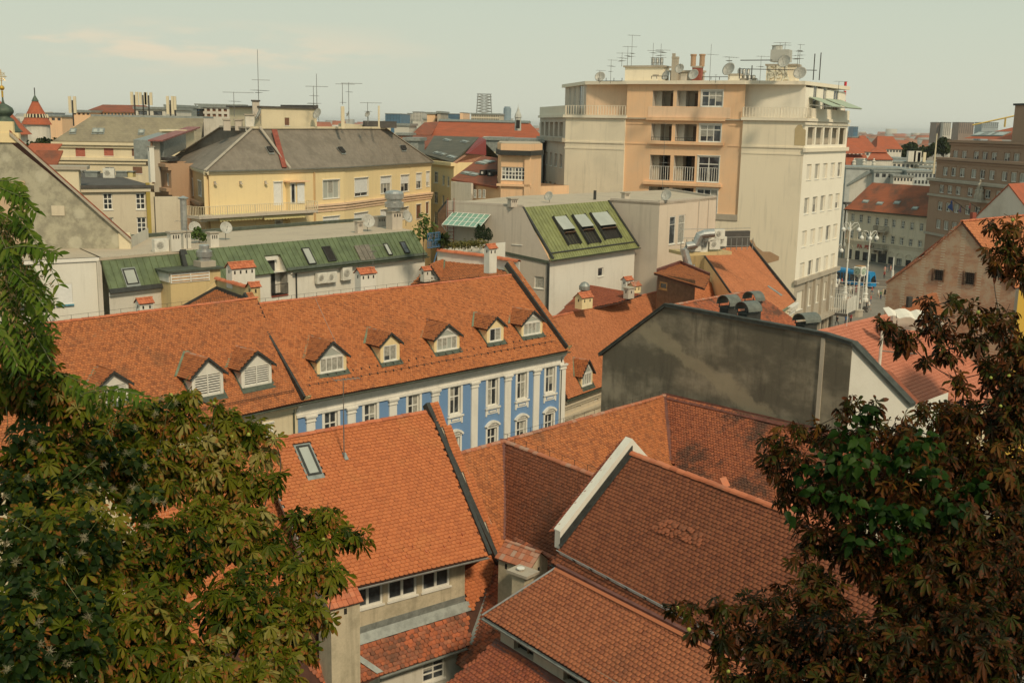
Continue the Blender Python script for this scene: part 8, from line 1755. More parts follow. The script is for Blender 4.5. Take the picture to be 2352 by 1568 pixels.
for dx in(-.35,.35):
	for dy in(-.28,.28): b=MB();b.lathe(p+Ve((dx,dy,.16)),[(.16,-.03),(.16,.03)],M['iron'],10,(0,1,0));b.build('wheel',t)
b=MB();b.tube([p+Ve((-.35,0,.2)),p+Ve((.3,0,.5)),p+Ve((.62,0,1.05))],.03,M['steel'],5);b.build('frame',t)
# -- on the roof of the tower
zR=ztop+.5
def tbox(xl,xr,yt,yb,dy,label,m='towerwhite',name='roof_box',cat='roof block',cap='stone',r=.8,par=None):
	"""box standing on the tower roof, dy metres behind the front edge"""
	p0=FT.pt(*FT.px(*c3(xl,yb)),-dy);p1=FT.pt(*FT.px(*c3(xr,yb)),-dy);d=(FT.A+FT.B)*.5
	c_=D(*c3((xl+xr)/2,yb),(p0.y+p1.y)/2);w=(D(*c3(xr,yb),c_.y).x-D(*c3(xl,yb),c_.y).x)/1.05;zt=V(c_,c3(0,yt)[1]);b=MB();dn_=-FT.n;o=Ve((c_.x,c_.y,zR))-FT.d*w/2
	b.box(o,FT.d*w,dn_*w*r,(0,0,zt-zR),M[m])
	if cap: b.box(o-FT.d*w*.04+FT.n*w*.04+UP*(zt-zR),FT.d*w*1.08,dn_*w*(r+.08),(0,0,.25),M[cap])
	o_=b.build(name,None,org=(c_.x,c_.y,zR));tag(o_,label,cat);return o_,Ve((c_.x,c_.y,zt)),w
A_,tp_,w_=tbox(682,968,285,395,3.5,'wide pale stair house on the left half of the tower roof','towershade',r=.45)
tbox(1008,1050,225,395,3.5,'tall tapering chimney right of the wide stair house on the tower','stone','roof_chimney','chimney');
o_,tp_,w_=tbox(1018,1038,203,225,3.8,'slim top piece of the tall tapering tower chimney','stone','roof_chimney','chimney')
o_,tp_,w_=tbox(1148,1212,288,395,3.5,'brick red chimney block with two pots on the tower roof','rusty','roof_chimney','chimney');
for dx in(-.7,.6): b=MB();b.lathe(tp_+FT.d*dx-FT.n*.5+UP*.2,[(.38,0),(.38,1.4),(.46,1.5),(.46,1.7),(.01,1.7)],M['brown'],10);b.build('chimney_pot',o_)
tbox(992,1225,318,395,5,'low stone flue bank behind the dishes on the tower roof','stone',r=.3)
tbox(885,918,345,395,1.5,'small white box at the right end of the wide stair house','towerwhite');tbox(1075,1110,340,395,1.5,'small pale block between tall chimney and red chimney','pinkgrey');tbox(1392,1475,340,395,2.5,'low pale block with steel cowls at the middle right of the tower roof','towerwhite');tbox(1480,1515,372,395,2.0,'lowest box near the roof edge of the tower','pinkgrey')
tbox(1558,1585,370,395,2.0,'tiny grey box left of the graffiti tower','stone')
for x,yt,l_ in((852,228,'left'),(1452,302,'middle'),(1492,345,'right')):
	t=thing('vent_cowl_cluster',D(*c3(x,yt+40),155),'%s cluster of ribbed steel vent cowls on the tower roof'%l_,'vent','steel vent cowls on the tower');b=MB()
	p=FT.pt(FT.px(*c3(x,300))[0],0,-4);z0=V(p,c3(0,yt+45)[1]);z1=V(p,c3(0,yt)[1]);z0=z0 if x!=852 else z0
	for k in(-1,0,1): 
		b=MB();b.lathe((p.x+k*.62,p.y,z0-.6),[(.26,0),(.26,z1-z0)]+[(.3 if i%2 else .24,z1-z0+.1*i) for i in range(8)]+[(.01,z1-z0+.8)],M['steel'],10);b.build('cowl',t)
o_,tp_,w_=tbox(1645,1855,275,395,2.5,'narrow stair tower with painted letters and a big grey tank on top','towershade','stair_tower','stair tower',r=.6)
b=MB();
c_=D(*c3(1742,265),149);zt=V(c_,c3(0,165)[1]);w=(D(*c3(1810,200),149).x-D(*c3(1675,200),149).x)*.92;o=Ve((c_.x,c_.y,tp_.z+.25))-FT.d*w/2;tk=thing('roof_tank',o,'pale grey square tank on top of the graffiti stair tower','tank');b.box(o,FT.d*w,-FT.n*w*.8,(0,0,zt-tp_.z-.25),M['tankgrey']);b.build('tank_body',tk);b=MB();b.lathe((c_.x,c_.y+1.5,zt),[(.7,0),(.7,.5),(.8,.6),(.01,.7)],M['tankgrey'],12);b.build('hatch',tk)
b=MB();
for dx in(-2.2,-.6,7.6,8.4): b.tube([Ve((c_.x+dx-3,c_.y-.3,zR)),Ve((c_.x+dx-3,c_.y-.3,zt-2+dx*.2))],.07,M['iron'],5)
b.tube([Ve((c_.x-5.2,c_.y-.3,zt-1.5)),Ve((c_.x-1,c_.y-.3,zt-1.4))],.06,M['iron'],5);b.tube([Ve((c_.x-5.2,c_.y-.3,zt-2.6)),Ve((c_.x+5,c_.y-.3,zt-2.6))],.05,M['iron'],5);b.build('scaffold_pipe',tk)
fS=Face(o_.location-FT.d*w_/2+FT.n*.02,o_.location+FT.d*w_/2+FT.n*.02);zs=FT
WO.setdefault(o_.name,o_.location.copy())
pS=fS.px(*c3(1665,345));sign(fS,pS[0],pS[1],'SN',2.3,'letterstone',o_,o=.05,ext=.08);pS=fS.px(*c3(1662,385));sign(fS,pS[0],pS[1],'PEA',1.9,'letterstone',o_,o=.05,ext=.08)
for x,y,r_,az,l_,dd in((535,355,.85,250,'round grey dish near the left edge of the tower roof',161),(985,345,.8,215,'dish half hidden right of the wide stair house',155),(1075,300,.75,235,'dish above the stone flue bank',154),(1170,340,.85,230,'blue grey dish before the red chimney',152),(1410,305,1.05,225,'dish with bulky feed, middle right of the tower roof',152),(1785,250,1.0,230,'white dish fixed before the grey tank',146),(1888,330,.95,240,'dark dish at the right of the graffiti tower',146)):
	p=D(*c3(x,y),dd-1);
	pole=max(.6,min(3,(p.z-zR)));dish(Ve((p.x,p.y,p.z-pole)),r_*.9,R(az),l_,'dishes on the tower roof',pole=pole)
for x,yt,yb,l_,el in ((527,305,395,'small aerial above the leftmost dish',((.98,3,4),)),(602,232,395,'aerial with four short arms left of the wide stair house',((.97,3,4),(.72,3.4,5),(.5,2,3))),(678,185,280,'aerial at the left corner of the wide stair house',((.95,5,6),(.6,4,4),(.4,4,5))),(716,142,275,'second mast of the group above the wide stair house',((.97,4.5,5),(.5,3,4))),(743,65,275,'tallest mast of the group above the wide stair house',((.98,4,6),(.4,3,4),(.3,3,4))),(887,120,270,'thin mast at the middle of the wide stair house',((.65,5,6),(.55,3,4))),(940,125,270,'bushy mast at the right end of the wide stair house',((.7,4.5,6),(.6,5,6),(.45,4,5),(.35,5,5))),(1073,258,320,'short stub aerial above the stone flue bank',((.9,1,2),)),(1272,128,380,'tall single mast with a flag shaped arm on the tower roof',((.72,4,3),)),(1403,215,280,'aerial above the dish with bulky feed',((.97,5,6),(.6,4,5))),(1313,335,390,'short black flue with a cap on the tower roof',((.97,.6,2),)),(1748,118,160,'small aerial above the tank',((.97,5,5),)),(1782,115,165,'second aerial above the tank',((.6,3,4),)),(1878,128,280,'tall mast right of the tank',((.97,2,3),(.7,3,4),(.5,4,4),(.35,3.5,4))),(1865,165,290,'aerial right of the tank, behind the tall mast',((.9,3.4,4),(.5,5,5))),(1612,208,390,'bent pipe mast left of the tank',((.98,4,3),(.6,4,3))),(2145,380,430,'small aerial at the far right end of the tower roof',((.98,4,3),))):
	p=D(*c3(x,yb),153 if x<1600 else 147);h=V(p,c3(0,yt)[1])-p.z;base=Ve((p.x,p.y,p.z));antenna(base,h,l_,'aerials on the tower roof',elems=[(a_,b_*.72,c_) for a_,b_,c_ in el],ang=.2+random.uniform(-.3,.5),r=.034)
b=MB();
for xa,xb_,y in((520,680,378),(880,990,345),(1225,1400,350),(1480,1600,365)):
	P=D(*c3(xa,y),154);Q=D(*c3(xb_,y),153);b.tube([P,Q],.04,M['iron'],4);
	for t_ in(0,.33,.66,1): q=P.lerp(Q,t_);b.tube([Ve((q.x,q.y,zR)),q],.04,M['iron'],4)
b.build('roof_railing',tw)
# -- left skyline: onion dome, cone tower
def church():
	p=D(*c1(42,735),125);t=thing('onion_dome',p,'green copper onion dome with a gilded ball and ornate cross at the left edge','dome');s=125/2504/3.6
	zf=lambda y:V(p,c1(0,y)[1])-p.z
	pr=[(135*s,zf(725)),(128*s,zf(715)),(105*s,zf(690)),(88*s,zf(655)),(72*s,zf(620)),(45*s,zf(600)),(55*s,zf(590)),(74*s,zf(570)),(78*s,zf(550)),(68*s,zf(525)),(40*s,zf(505)),(14*s,zf(490)),(8*s,zf(470)),(5*s,zf(440)),(3*s,zf(400))]
	b=MB();b.lathe(p,pr,M['dome'],24);b.build('dome',t,smooth=True);b=MB();b.blob(p+UP*zf(362),20*s,M['gold'],12,8);b.tube([p+UP*zf(440),p+UP*zf(385)],8*s,M['gold'],8);b.tube([p+UP*zf(345),p+UP*zf(210)],3*s,M['gold'],6)
	b.build('gilded_ball',t);b=MB();c_=p+UP*zf(268)
	b.tube([c_-Ve((45*s,0,0)),c_+Ve((45*s,0,0))],2.5*s,M['gold'],6)
	for rr in(18,32): b.tube([c_+Ve((math.cos(a)*rr*s,0,math.sin(a)*rr*s)) for a in [i*math.pi/8 for i in range(17)]],2*s,M['gold'],5)
	for a in range(8): v=Ve((math.cos(a*math.pi/4),0,math.sin(a*math.pi/4)));b.tube([c_+v*18*s,c_+v*45*s],1.6*s,M['gold'],5)
	b.build('cross',t);b=MB();b.lathe(p+UP*(zf(725)-12),[(115*s,0),(115*s,12)],M['white2'],16);b.build('drum',t)
church()
def cone(cx,ya,yb,hw,d,label,cap=True,m='farred',nm='red_cone_tower'):
	p=D(*c1(cx,yb),d);s=d/2504/3.6;zf=lambda y:V(p,c1(0,y)[1])-p.z;t=thing(nm,p-UP*12,label,'tower');b=MB()
	b.lathe(p,[(hw*s,0),(hw*s*.80,zf(yb-(yb-ya)*.18)),(hw*s*.02+.01,zf(ya))],M[m],20);b.build('cone_roof',t)
	b=MB();b.lathe(p-UP*12,[(hw*s*.86,0),(hw*s*.86,12)],M['white2'],16);b.build('wall',t)
	if cap:
		b=MB();y1=ya+.17*(yb-ya);b.lathe(p+UP*(zf(y1)),[(hw*s*.17+.25,-.1),(.05,zf(ya-12)-zf(y1))],M['dome'],12);b.tube([p+UP*zf(ya),p+UP*zf(ya-70)],.12,M['iron'],5);b.build('spire',t)
		b=MB();yb2=ya+(yb-ya)*.63;zz1=zf(yb2);zz0=zf(yb2+30);r0=hw*s*(yb2-ya)/(yb-ya)*.86
		b.lathe(p+UP*zz0,[(r0*1.12+.5,0),(r0*1.0+.5,zz1-zz0)],M['dark'],20)
		for k in range(22): a=k*2*math.pi/22;v=Ve((math.cos(a),math.sin(a),0));b.tube([p+v*(r0*1.12+.55)+UP*zz0,p+v*(r0+.56)+UP*zz1],.16,M['cream'],4)
		b.build('gallery',t)
cone(303,430,665,118,260,'red conical roofed round tower with a green tip and wooden gallery at the left')
cone(-20,430,742,262,215,'large red conical roof cut by the left edge behind the onion dome',False,nm='large_cone_tower')
# -- farther buildings, each from its own place
def far(cv,x0,y0,x1,y1,d,label,m,cat='building',name='far_building',dep=14,skew=.25,roof=None,wins=None,hr=0,fm='glass',roofm='zinc'):
	"""block with real depth;wins=(columns, rows) of recessed openings;roof = extra height of a hipped roof"""
	A_=D(*cv(x0,y1),d);B_=D(*cv(x1,y1),d);B_=D(*cv(x1,y1),d-.08*(B_-A_).length);f=Face(A_,B_);z1=f.px(*cv((x0+x1)/2,y0))[1];z0=min(0,A_.z);t=thing(name,(A_.x,A_.y,0),label,cat)
	ops=[];zb=A_.z
	if wins:
		c_,r_=wins;cw=f.L/c_;rw=(z1-zb)/r_
		for i in range(c_):
			for j in range(r_): ops.append((cw*(i+.2),cw*(i+.8),zb+rw*(j+.25),zb+rw*(j+.78)))
	b=MB();f.wall(b,0,z1,ops,M[m],.3);wallbody(b,f.pt(0,0),f.pt(f.L,0),dep,0,z1,M[m]);
	b.build('wall',t)
	if ops:
		b=MB()
		for o in ops: f.box(b,*o,-.32,-.26,M[fm])
		b.build('window_band',t)
	b=MB();
	if roof is None: f.box(b,-.3,f.L+.3,z1,z1+.5,-dep-.3,.3,M[roofm])
	else:
		k=roof;e=[f.pt(-.4,z1,.4),f.pt(f.L+.4,z1,.4),f.pt(f.L+.4,z1,-dep),f.pt(-.4,z1,-dep)];i0=min(dep*.5,f.L*.3)*hr;r=[f.pt(i0,z1+k,-dep/2),f.pt(f.L-i0,z1+k,-dep/2)]
		b.poly([e[0],e[1],r[1],r[0]],M[roofm]);b.poly([e[2],e[3],r[0],r[1]],M[roofm]);b.poly([e[3],e[0],r[0]],M[roofm]);b.poly([e[1],e[2],r[1]],M[roofm])
	b.build('roof',t);return t
far(c1,370,600,512,640,280,'orange block with small dark windows behind the olive mansard at the left','orange',wins=(3,1))
far(c1,365,572,450,600,700,'small blue grey slab on the left skyline','bluegrey',wins=(6,3))
far(c1,600,565,745,590,230,'low orange top floor left of the long brick red roof','orange',wins=(4,1))
far(c1,715,562,1112,598,235,'long orange and glass attic under a brick red roof on the left skyline','orange',wins=(14,1),roof=1.6,hr=.15,roofm='farrust',fm='glassb')
far(c1,1118,540,1368,600,220,'white block with one blind between the phone masts','white2',wins=(2,1))
far(c1,1372,520,1420,600,225,'grey box beside the right phone mast','zinc')
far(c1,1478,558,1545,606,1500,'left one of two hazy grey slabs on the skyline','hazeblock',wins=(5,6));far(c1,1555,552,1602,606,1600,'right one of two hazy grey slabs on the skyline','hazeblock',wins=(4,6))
far(c1,1655,525,1935,608,260,'white framed block with brown window grid on the skyline','white2',wins=(6,2),fm='shutbrown')
far(c1,1940,548,2090,610,250,'white penthouse block right of the brown window grid','white2',wins=(3,1))
far(c1,1600,535,1655,608,258,'dark glazed end of the white framed block','zincd',wins=(2,3),fm='glassb')
b=MB();p=D(*c1(1605,502),262);b.box(p,Ve((11.5,0,0)),(0,5,0),(0,0,.3),M['zinc']);
for i in range(8): b.tube([p+Ve((i*1.5+.3,.3,0)),p+Ve((i*1.5+.3,.3,-3.0))],.1,M['iron'],4)
o=b.build('roof_pergola',None,org=p);tag(o,'thin flat pergola roof on posts above the dark glazed end','pergola')
for x,yt,yb,n,l_ in((605,432,590,2,'left pair'),(1115,395,520,2,'left pair of the tall group'),(1185,398,515,2,'middle pair of the tall group'),(1232,400,520,2,'right pair of the tall group'),(1412,430,600,2,'left one beside the grey box'),(1450,432,560,1,'right one beside the grey box')):
	p=D(*c1(x,yb),215);h=V(p,c1(0,yt)[1])-p.z;t=thing('phone_mast',p,'%s of pale cell phone antenna panels on the left skyline'%l_,'phone mast','phone masts on the left skyline');b=MB();b.tube([p-UP*2,p+UP*h*.8],.14,M['iron'],6);b.build('mast',t)
	for k in range(n): b=MB();q=p+Ve(((k-.5)*.95*(n-1),0,h*.12));b.box(q+Ve((-.25,-.2,0)),(.5,0,0),(0,.3,0),(0,0,h*.88),M['cream']);b.build('antenna_panel',t)
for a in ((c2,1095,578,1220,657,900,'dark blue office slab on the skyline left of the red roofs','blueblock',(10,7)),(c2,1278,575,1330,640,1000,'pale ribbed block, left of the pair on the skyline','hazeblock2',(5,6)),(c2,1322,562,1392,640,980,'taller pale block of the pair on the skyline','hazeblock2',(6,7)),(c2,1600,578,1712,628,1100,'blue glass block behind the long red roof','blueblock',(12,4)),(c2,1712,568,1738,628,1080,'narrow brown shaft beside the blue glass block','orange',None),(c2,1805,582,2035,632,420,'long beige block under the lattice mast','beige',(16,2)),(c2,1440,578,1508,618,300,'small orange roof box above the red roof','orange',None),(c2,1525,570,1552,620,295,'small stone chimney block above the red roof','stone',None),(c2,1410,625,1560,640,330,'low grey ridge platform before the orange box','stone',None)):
	far(*a[:8],wins=a[8],dep=a[5]*.05)
p=D(*c2(2103,630),1300);s_=1300/2504/3.6;b=MB();b.lathe((p.x,p.y,0),[(31*s_,0),(31*s_,V(p,c2(0,530)[1])),(24*s_,V(p,c2(0,528)[1])),(24*s_,V(p,c2(0,517)[1])),(.1,V(p,c2(0,516)[1]))],M['roundtower'],24);o=b.build('round_tower_block',None,org=(p.x,p.y,0));tag(o,'hazy round glass tower alone on the skyline left of the tower block','tower block')
t=thing('lattice_mast',D(*c2(1912,580),420),'open lattice radio mast with side antennas above the beige block','radio mast');b=MB();p=WO[t.name];h=V(p,c2(0,412)[1])-p.z
for dx in(-2.6,2.6): b.tube([p+Ve((dx*1.1,0,0)),p+Ve((dx*.9,0,h))],.22,M['steel'],4)
n=7
for i in range(n):
	za=h*i/n;zb2=h*(i+1)/n;b.tube([p+Ve((-2.8,0,za)),p+Ve((2.6,0,zb2))],.14,M['steel'],4);b.tube([p+Ve((2.8,0,za)),p+Ve((-2.6,0,zb2))],.14,M['steel'],4);b.tube([p+Ve((-2.8,0,zb2)),p+Ve((2.8,0,zb2))],.12,M['steel'],4)
b.build('lattice',t)
def roofhouse(pts,wallz,m,label,name='red_roofed_house',wm='cream',tm=None,dep=None):
	"""roof polygon given as (converter,x,y,distance) corners, first two = eave;a wall runs down from the eave"""
	P=[D(*cv(x,y),d) for cv,x,y,d in pts];s=Slope(P[0],P[1],P[2]);Q=[s.P(*proj(p)) for p in P]
	t=thing(name,(P[0].x,P[0].y,0),label,'house');b=MB();b.prism(Q,s.n*-.25,M[m]);k=-s.nh*10;top=[q for q in Q[2:]];b.poly([top[-1],top[0],top[0]+k-UP*8,top[-1]+k-UP*8],M[m]);b.build('roof',t);b=MB();f=Face(Q[0]-s.nh*.5,Q[1]-s.nh*.5);f.wall(b,0,min(Q[0].z,Q[1].z)-.05,[],M[wm]);wallbody(b,f.pt(0,0),f.pt(f.L,0),12,0,min(Q[0].z,Q[1].z)-.05,M[wm]);b.build('wall',t);return t,s,Q
t,s,Q=roofhouse([(c2,1470,760,255),(c2,2420,790,235),(c2,2290,652,245),(c2,1545,635,270)],0,'farred','long bright red tiled roof between yellow house and tower block')
b=MB();b.tube([Q[3],Q[2]],.5,M['zinc'],5);b.build('ridge_cap',t)
roofhouse([(c2,1310,748,240),(c2,1475,752,250),(c2,1545,640,268),(c2,1418,648,262)],0,'farrust','rust coloured hip end left of the long red roof')
t,s,Q=roofhouse([(c2,1290,800,205),(c2,1400,880,185),(c2,1535,758,200),(c2,1330,752,215)],0,'farrust','dark rust roof below the long red roof, left')
t,s,Q=roofhouse([(c2,1405,905,178),(c2,1650,975,166),(c2,1872,768,182),(c2,1500,757,196)],0,'slated','dark mossy grey roof with roof lights, behind the curved yellow house',wm='yellow')
for x,y in((1540,905),(1565,910),(1650,935)): skylight(s,c2(x-14,y-12),c2(x+12,y+12),t,'glassl','zinc',h=.2,fw=.12)
for x,y in((1615,797),(1760,810)): skylight(s,c2(x-16,y-10),c2(x+10,y+8),t,'glassl','zinc',h=.2,fw=.12)
b=MB();A_=D(*c2(1755,905),168);B_=D(*c2(1910,918),175);C_=D(*c2(1908,790),178);E_=D(*c2(1872,770),182);b.prism([A_,B_,C_,E_],Ve((.4,-.3,0)),M['redwall']);b.build('red_sheet_gable',t)
A_=D(*c2(1650,980),166.2);B_=D(*c2(1752,912),168.5);C_=D(*c2(1900,918),174.5);E_=D(*c2(1645,1055),165);b=MB();b.prism([E_,A_,B_,C_],Ve((.5,-.3,0)),M['brick']);b.build('brick_gable',t)
f=Face(D(*c2(1480,1200),171),D(*c2(1660,1200),163));t=thing('tall_yellow_house',f.pt(0,0),'narrow tall yellow house wall with upright windows right of the curved house','house');ops=[f.op(c2(*a),c2(*c_)) for a,c_ in(((1500,1050),(1532,1150)),((1565,1080),(1585,1168)),((1607,1090),(1625,1178)),((1500,1215),(1530,1320)),((1565,1245),(1583,1330)),((1500,1380),(1528,1500)))];zt=f.px(*c2(1560,975))[1]
b=MB();f.wall(b,0,zt,ops,M['yellow'],.3);wallbody(b,f.pt(0,0),f.pt(f.L,0),9,0,zt,M['yellow']);b.build('wall',t)
for o in ops: win(f,o,t,2,(.3,.7),fw=.12)
b=MB();f.box(b,-.3,f.L+.3,zt-.4,zt+.1,-.1,.6,M['yellow']);b.build('cornice',t)
t,s,Q=roofhouse([(c2,1640,1115,150),(c2,2020,1180,142),(c2,2020,940,160),(c2,1900,922,163)],0,'farrust','rust roofed low house with two dark dormers left of the orange round corner',wm='orange')
for x0,y0,x1,y1 in((1878,1040,1925,1085),(1940,1050,1985,1092)):
	b=MB();p=s.P(*c2(x0,y1));q=s.P(*c2(x1,y1));fd=Face(p,q);h=fd.px(*c2(x0,y0))[1]-p.z;fd.box(b,0,fd.L,p.z,p.z+h,-4,.1,M['zincd']);o=(.3,fd.L-.3,p.z+.2,p.z+h-.2);b.build('dormer',t);win(Face(fd.pt(0,0,.14),fd.pt(fd.L,0,.14)),o,t,2,(1,),depth=.0,fw=.14,sill=False)
for x,y in((1780,1070),(1830,1080),(1905,985),(1945,975)): skylight(s,c2(x-18,y-12),c2(x+14,y+12),t,'glassl','zinc',h=.2,fw=.12)
f=Face(D(*c2(1645,1200),149.4),D(*c2(1812,1230),146));b=MB();
for k in range(5): u=f.L*(k+.5)/5;f.box(b,u-.8,u-.5,f.pt(0,0).z,20,0,.4,M['white2']);
f.box(b,0,f.L,0,f.px(*c2(1700,1140))[1],-.2,.15,M['white2']);b.build('ornate_front',t)
for x in(1840,1880,1915): 
	ff=Face(D(*c2(1812,1230),146),D(*c2(2020,1260),141.5));ff=Face(ff.pt(0,0,.1),ff.pt(ff.L,0,.1));o=ff.op(c2(x-10,1200),c2(x+10,1270));win(ff,o,t,2,(.3,.7),depth=-.02,fw=.12)
import itertools
c_=D(*c2(2170,1200),142);t=thing('orange_round_house',(c_.x,c_.y,0),'orange house with a rounded corner, flat terrace roof and a wide white paned window','house');zt=V(c_+Ve((0,-8,0)),c2(0,930)[1]);zt2=V(c_,c2(0,862)[1])
arc=[];A_=D(*c2(2022,1200),146);B_=D(*c2(2050,1200),140.5);C_=D(*c2(2285,1200),139.5);E_=D(*c2(2380,1200),145);arc=[A_,B_,C_,E_]
b=MB();fa=Face(B_,C_);ow=fa.op(c2(2055,1013),c2(2282,1127))
for P,Q in((A_,B_),(C_,E_)): Face(P,Q).wall(b,0,zt,[],M['orange'])
fa.wall(b,0,zt,[ow],M['orange'],.3);b.build('wall',t);win(fa,ow,t,8,(.33,.33,.34),fw=.12,mw=.12,depth=.15,curt=.3)
pl2=[col(p,zt) for p in arc]+[col(E_,zt)+Ve((0,12,0)),col(A_,zt)+Ve((0,12,0))]
def grow(pl,g): c0=sum(pl,Ve())/len(pl);return [c0+(p-c0)*g for p in pl]
b=MB();b.prism(grow(pl2,1.10),(0,0,.6),M['zincd']);b.prism(grow(pl2,1.03),(0,0,1.4),M['orange']);b.prism([p+UP*1.41 for p in grow(pl2,.98)],(0,0,.1),M['flatroof']);b.build('flat_roof',t)
b=MB();fa.box(b,-.5,fa.L+.5,ow[2]-.8,ow[2]-.5,0,.3,M['orange']);fa.box(b,fa.L-.6,fa.L+.2,0,zt,0,.3,M['orange']);b.build('moulding',t)
far(c2,1912,795,2110,862,190,'grey sheet roofed attic block before the red banner','zinc',roof=None,dep=10);far(c2,2140,808,2400,862,180,'grey ribbed sheet roof behind the orange round corner','zinc',dep=12)
f=Face(D(*c2(1908,790),200),D(*c2(2065,792),200));b=MB();f.box(b,0,f.L,f.pt(0,0).z,f.px(*c2(1910,768))[1],-2,0,M['redbright']);b.box(f.pt(0,V(f.pt(0,0),c2(0,800)[1]),.05),f.d*f.L,f.n*.1,(0,0,.8),M['white']);f.box(b,.5,f.L-.5,0,f.pt(0,V(f.pt(0,0),c2(0,800)[1])).z,-2,-.1,M['beige']);o=b.build('red_canopy',None,org=f.pt(0,0));tag(o,'vivid red canopy strip with a white edge in front of the long red roof','canopy')
p=D(*c2(2190,770),205);t=thing('roof_lantern',p,'small grey domed lantern turret in front of the long red roof','turret');s_=205/2504/3.6;b=MB();b.box(p+Ve((-40*s_,-2,-2)),(80*s_,0,0),(0,4,0),(0,0,1.6),M['tankgrey']);b.lathe(p+UP*1.2,[(27*s_,0),(25*s_,2.3),(30*s_,2.4),(24*s_,3.0),(12*s_,3.5),(8*s_,3.9),(2*s_,4.3),(.02,4.8)],M['tankgrey'],8);b.build('turret',t);b=MB();b.box(p+Ve((-.35,-1.75,1.6)),(.7,0,0),(0,.3,0),(0,0,1.5),M['dark']);b.build('opening',t)
far(c2,1170,675,1290,745,240,'grey white roof block right above the slate roof end','hazeblock2',dep=10);far(c2,1255,800,1368,860,170,'pale grey box behind the right end of the slate roof','zinc',dep=6);far(c2,1195,755,1300,800,215,'rusty low wall between slate roof and rust roofs','brick',dep=5)
f=Face(D(*c2(1500,1420),121),D(*c2(1600,1320),118));t=thing('dark_lean_to',f.pt(0,0),'dark brown lean-to roof edge beside the pale green roofed house','shed');b=MB();A_=D(*c2(1530,1400),121);B_=D(*c2(1600,1312),120.5);C_=D(*c2(1600,1560),120.5);E_=D(*c2(1530,1560),121);b.prism([E_,C_,B_,A_],(0,3,0),M['woodb']);b.build('wall',t);b=MB();b.prism([A_,B_,B_+UP*.3,A_+UP*.3],(0,3.5,0),M['zincd']);b.build('roof',t)
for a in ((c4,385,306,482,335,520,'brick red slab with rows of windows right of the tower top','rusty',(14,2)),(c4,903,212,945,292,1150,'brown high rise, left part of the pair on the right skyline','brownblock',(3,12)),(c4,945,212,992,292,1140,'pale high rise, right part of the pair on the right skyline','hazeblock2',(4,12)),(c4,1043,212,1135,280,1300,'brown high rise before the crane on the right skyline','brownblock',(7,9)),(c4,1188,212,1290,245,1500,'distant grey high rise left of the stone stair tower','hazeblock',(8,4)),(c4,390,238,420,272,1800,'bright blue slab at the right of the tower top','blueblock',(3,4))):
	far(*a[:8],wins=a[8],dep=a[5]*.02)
for i,(x0,y0,x1,y1,d,m_,l_) in enumerate(((345,365,540,420,380,'farred','first red roof right of the tower'),(540,352,690,400,400,'farred','second red roof, left of the park trees'),(440,350,500,380,440,'farred','small red roof between two larger ones'))):
	far(c4,x0,(y0+y1)/2,x1,y1,d,l_+' on the right skyline','white2',roof=4.5,hr=.6,roofm='farred',dep=16,wins=(8,1))
t,s,Q=roofhouse([(c4,345,495,335),(c4,505,497,335),(c4,470,410,343),(c4,345,408,343)],0,'farred','red mansard roof with pale statues at the right of the tower',wm='white2')
b=MB();b.prism([D(*c4(345,405),340),D(*c4(472,405),340),D(*c4(400,352),347),D(*c4(345,355),347)],(0,.5,0),M['farred']);b.build('upper_roof',t)
t,s,Q=roofhouse([(c4,478,438,325),(c4,640,440,325),(c4,600,398,330),(c4,505,396,330)],0,'farred','red double pitched pavilion roof over a white wall',wm='white2')
b=MB();b.prism([D(*c4(500,396),329),D(*c4(605,398),329),D(*c4(585,360),334),D(*c4(545,357),334)],(0,1,0),M['farred']);b.build('upper_roof',t)
for x,l_ in((394,'left'),(455,'middle'),(516,'right')):
	p=D(*c4(x,497),320);b=MB();b.lathe(p,[(.7,0),(.7,.4),(.5,.5),(.6,1.3),(.42,1.7),(.6,2.1),(.18,2.4),(.27,2.7),(.02,3.0)],M['white2'],8);o=b.build('statue',None,org=p);tag(o,'%s one of three pale stone statues on the roof edge beyond the square'%l_,'statue','statues beyond the square')
for a in ((c4,345,500,730,545,300,'wide pale grey sheet roof behind the pale gable','zincl',None),(c4,520,520,720,560,296,'stepped grey sheet roof behind the palace roof','zincl',(5,1)),(c4,640,548,760,582,292,'white attic with dark slit windows behind the palace','white2',(6,1)),(c4,720,520,900,600,292,'grey white terraces of roofs left of the stone office','zincl',(8,2)),(c4,632,462,905,500,330,'long low white roof with plant boxes','white2',(10,1)),(c4,800,490,905,525,325,'white block with dark band near the stone office','white2',(4,1)),(c4,640,440,730,470,350,'pale flat roof below the park trees','hazeblock2',None)):
	far(*a[:8],wins=a[8],dep=14)
for x,w,l_ in((730,18,'left'),(765,14,'right')):
	p=D(*c4(x,455),328);b=MB();b.box(p,(2.2,0,0),(0,1.5,0),(0,0,V(p,c4(0,388)[1])-p.z),M['white2']);b.box(p+Ve((2.8,0,0)),(.8,0,0),(0,.6,0),(0,0,V(p,c4(0,395)[1])-p.z),M['cream']);o=b.build('phone_mast',None,org=p);tag(o,'%s pale antenna stack in front of the park trees'%l_,'phone mast')
p=D(*c4(888,530),232);b=MB();b.tube([p,col(p,V(p,c4(0,280)[1]))],.22,M['cream'],6,r2=.1);o=b.build('flag_pole',None,org=p);tag(o,'tall pale pole rising before the park trees left of the stone office','pole')
p=D(*c4(1330,240),900);t=thing('tower_crane',p,'small yellow tower crane above the red roof of the stone office','crane');b=MB();h=V(p,c4(0,178)[1])-p.z;b.tube([p,p+UP*h],.8,M['craney'],4);b.build('mast',t);b=MB();b.tube([p+UP*h*.9-Ve((26,0,6)),p+UP*h*.92+Ve((8,0,2))],.6,M['craney'],4);b.build('jib',t)
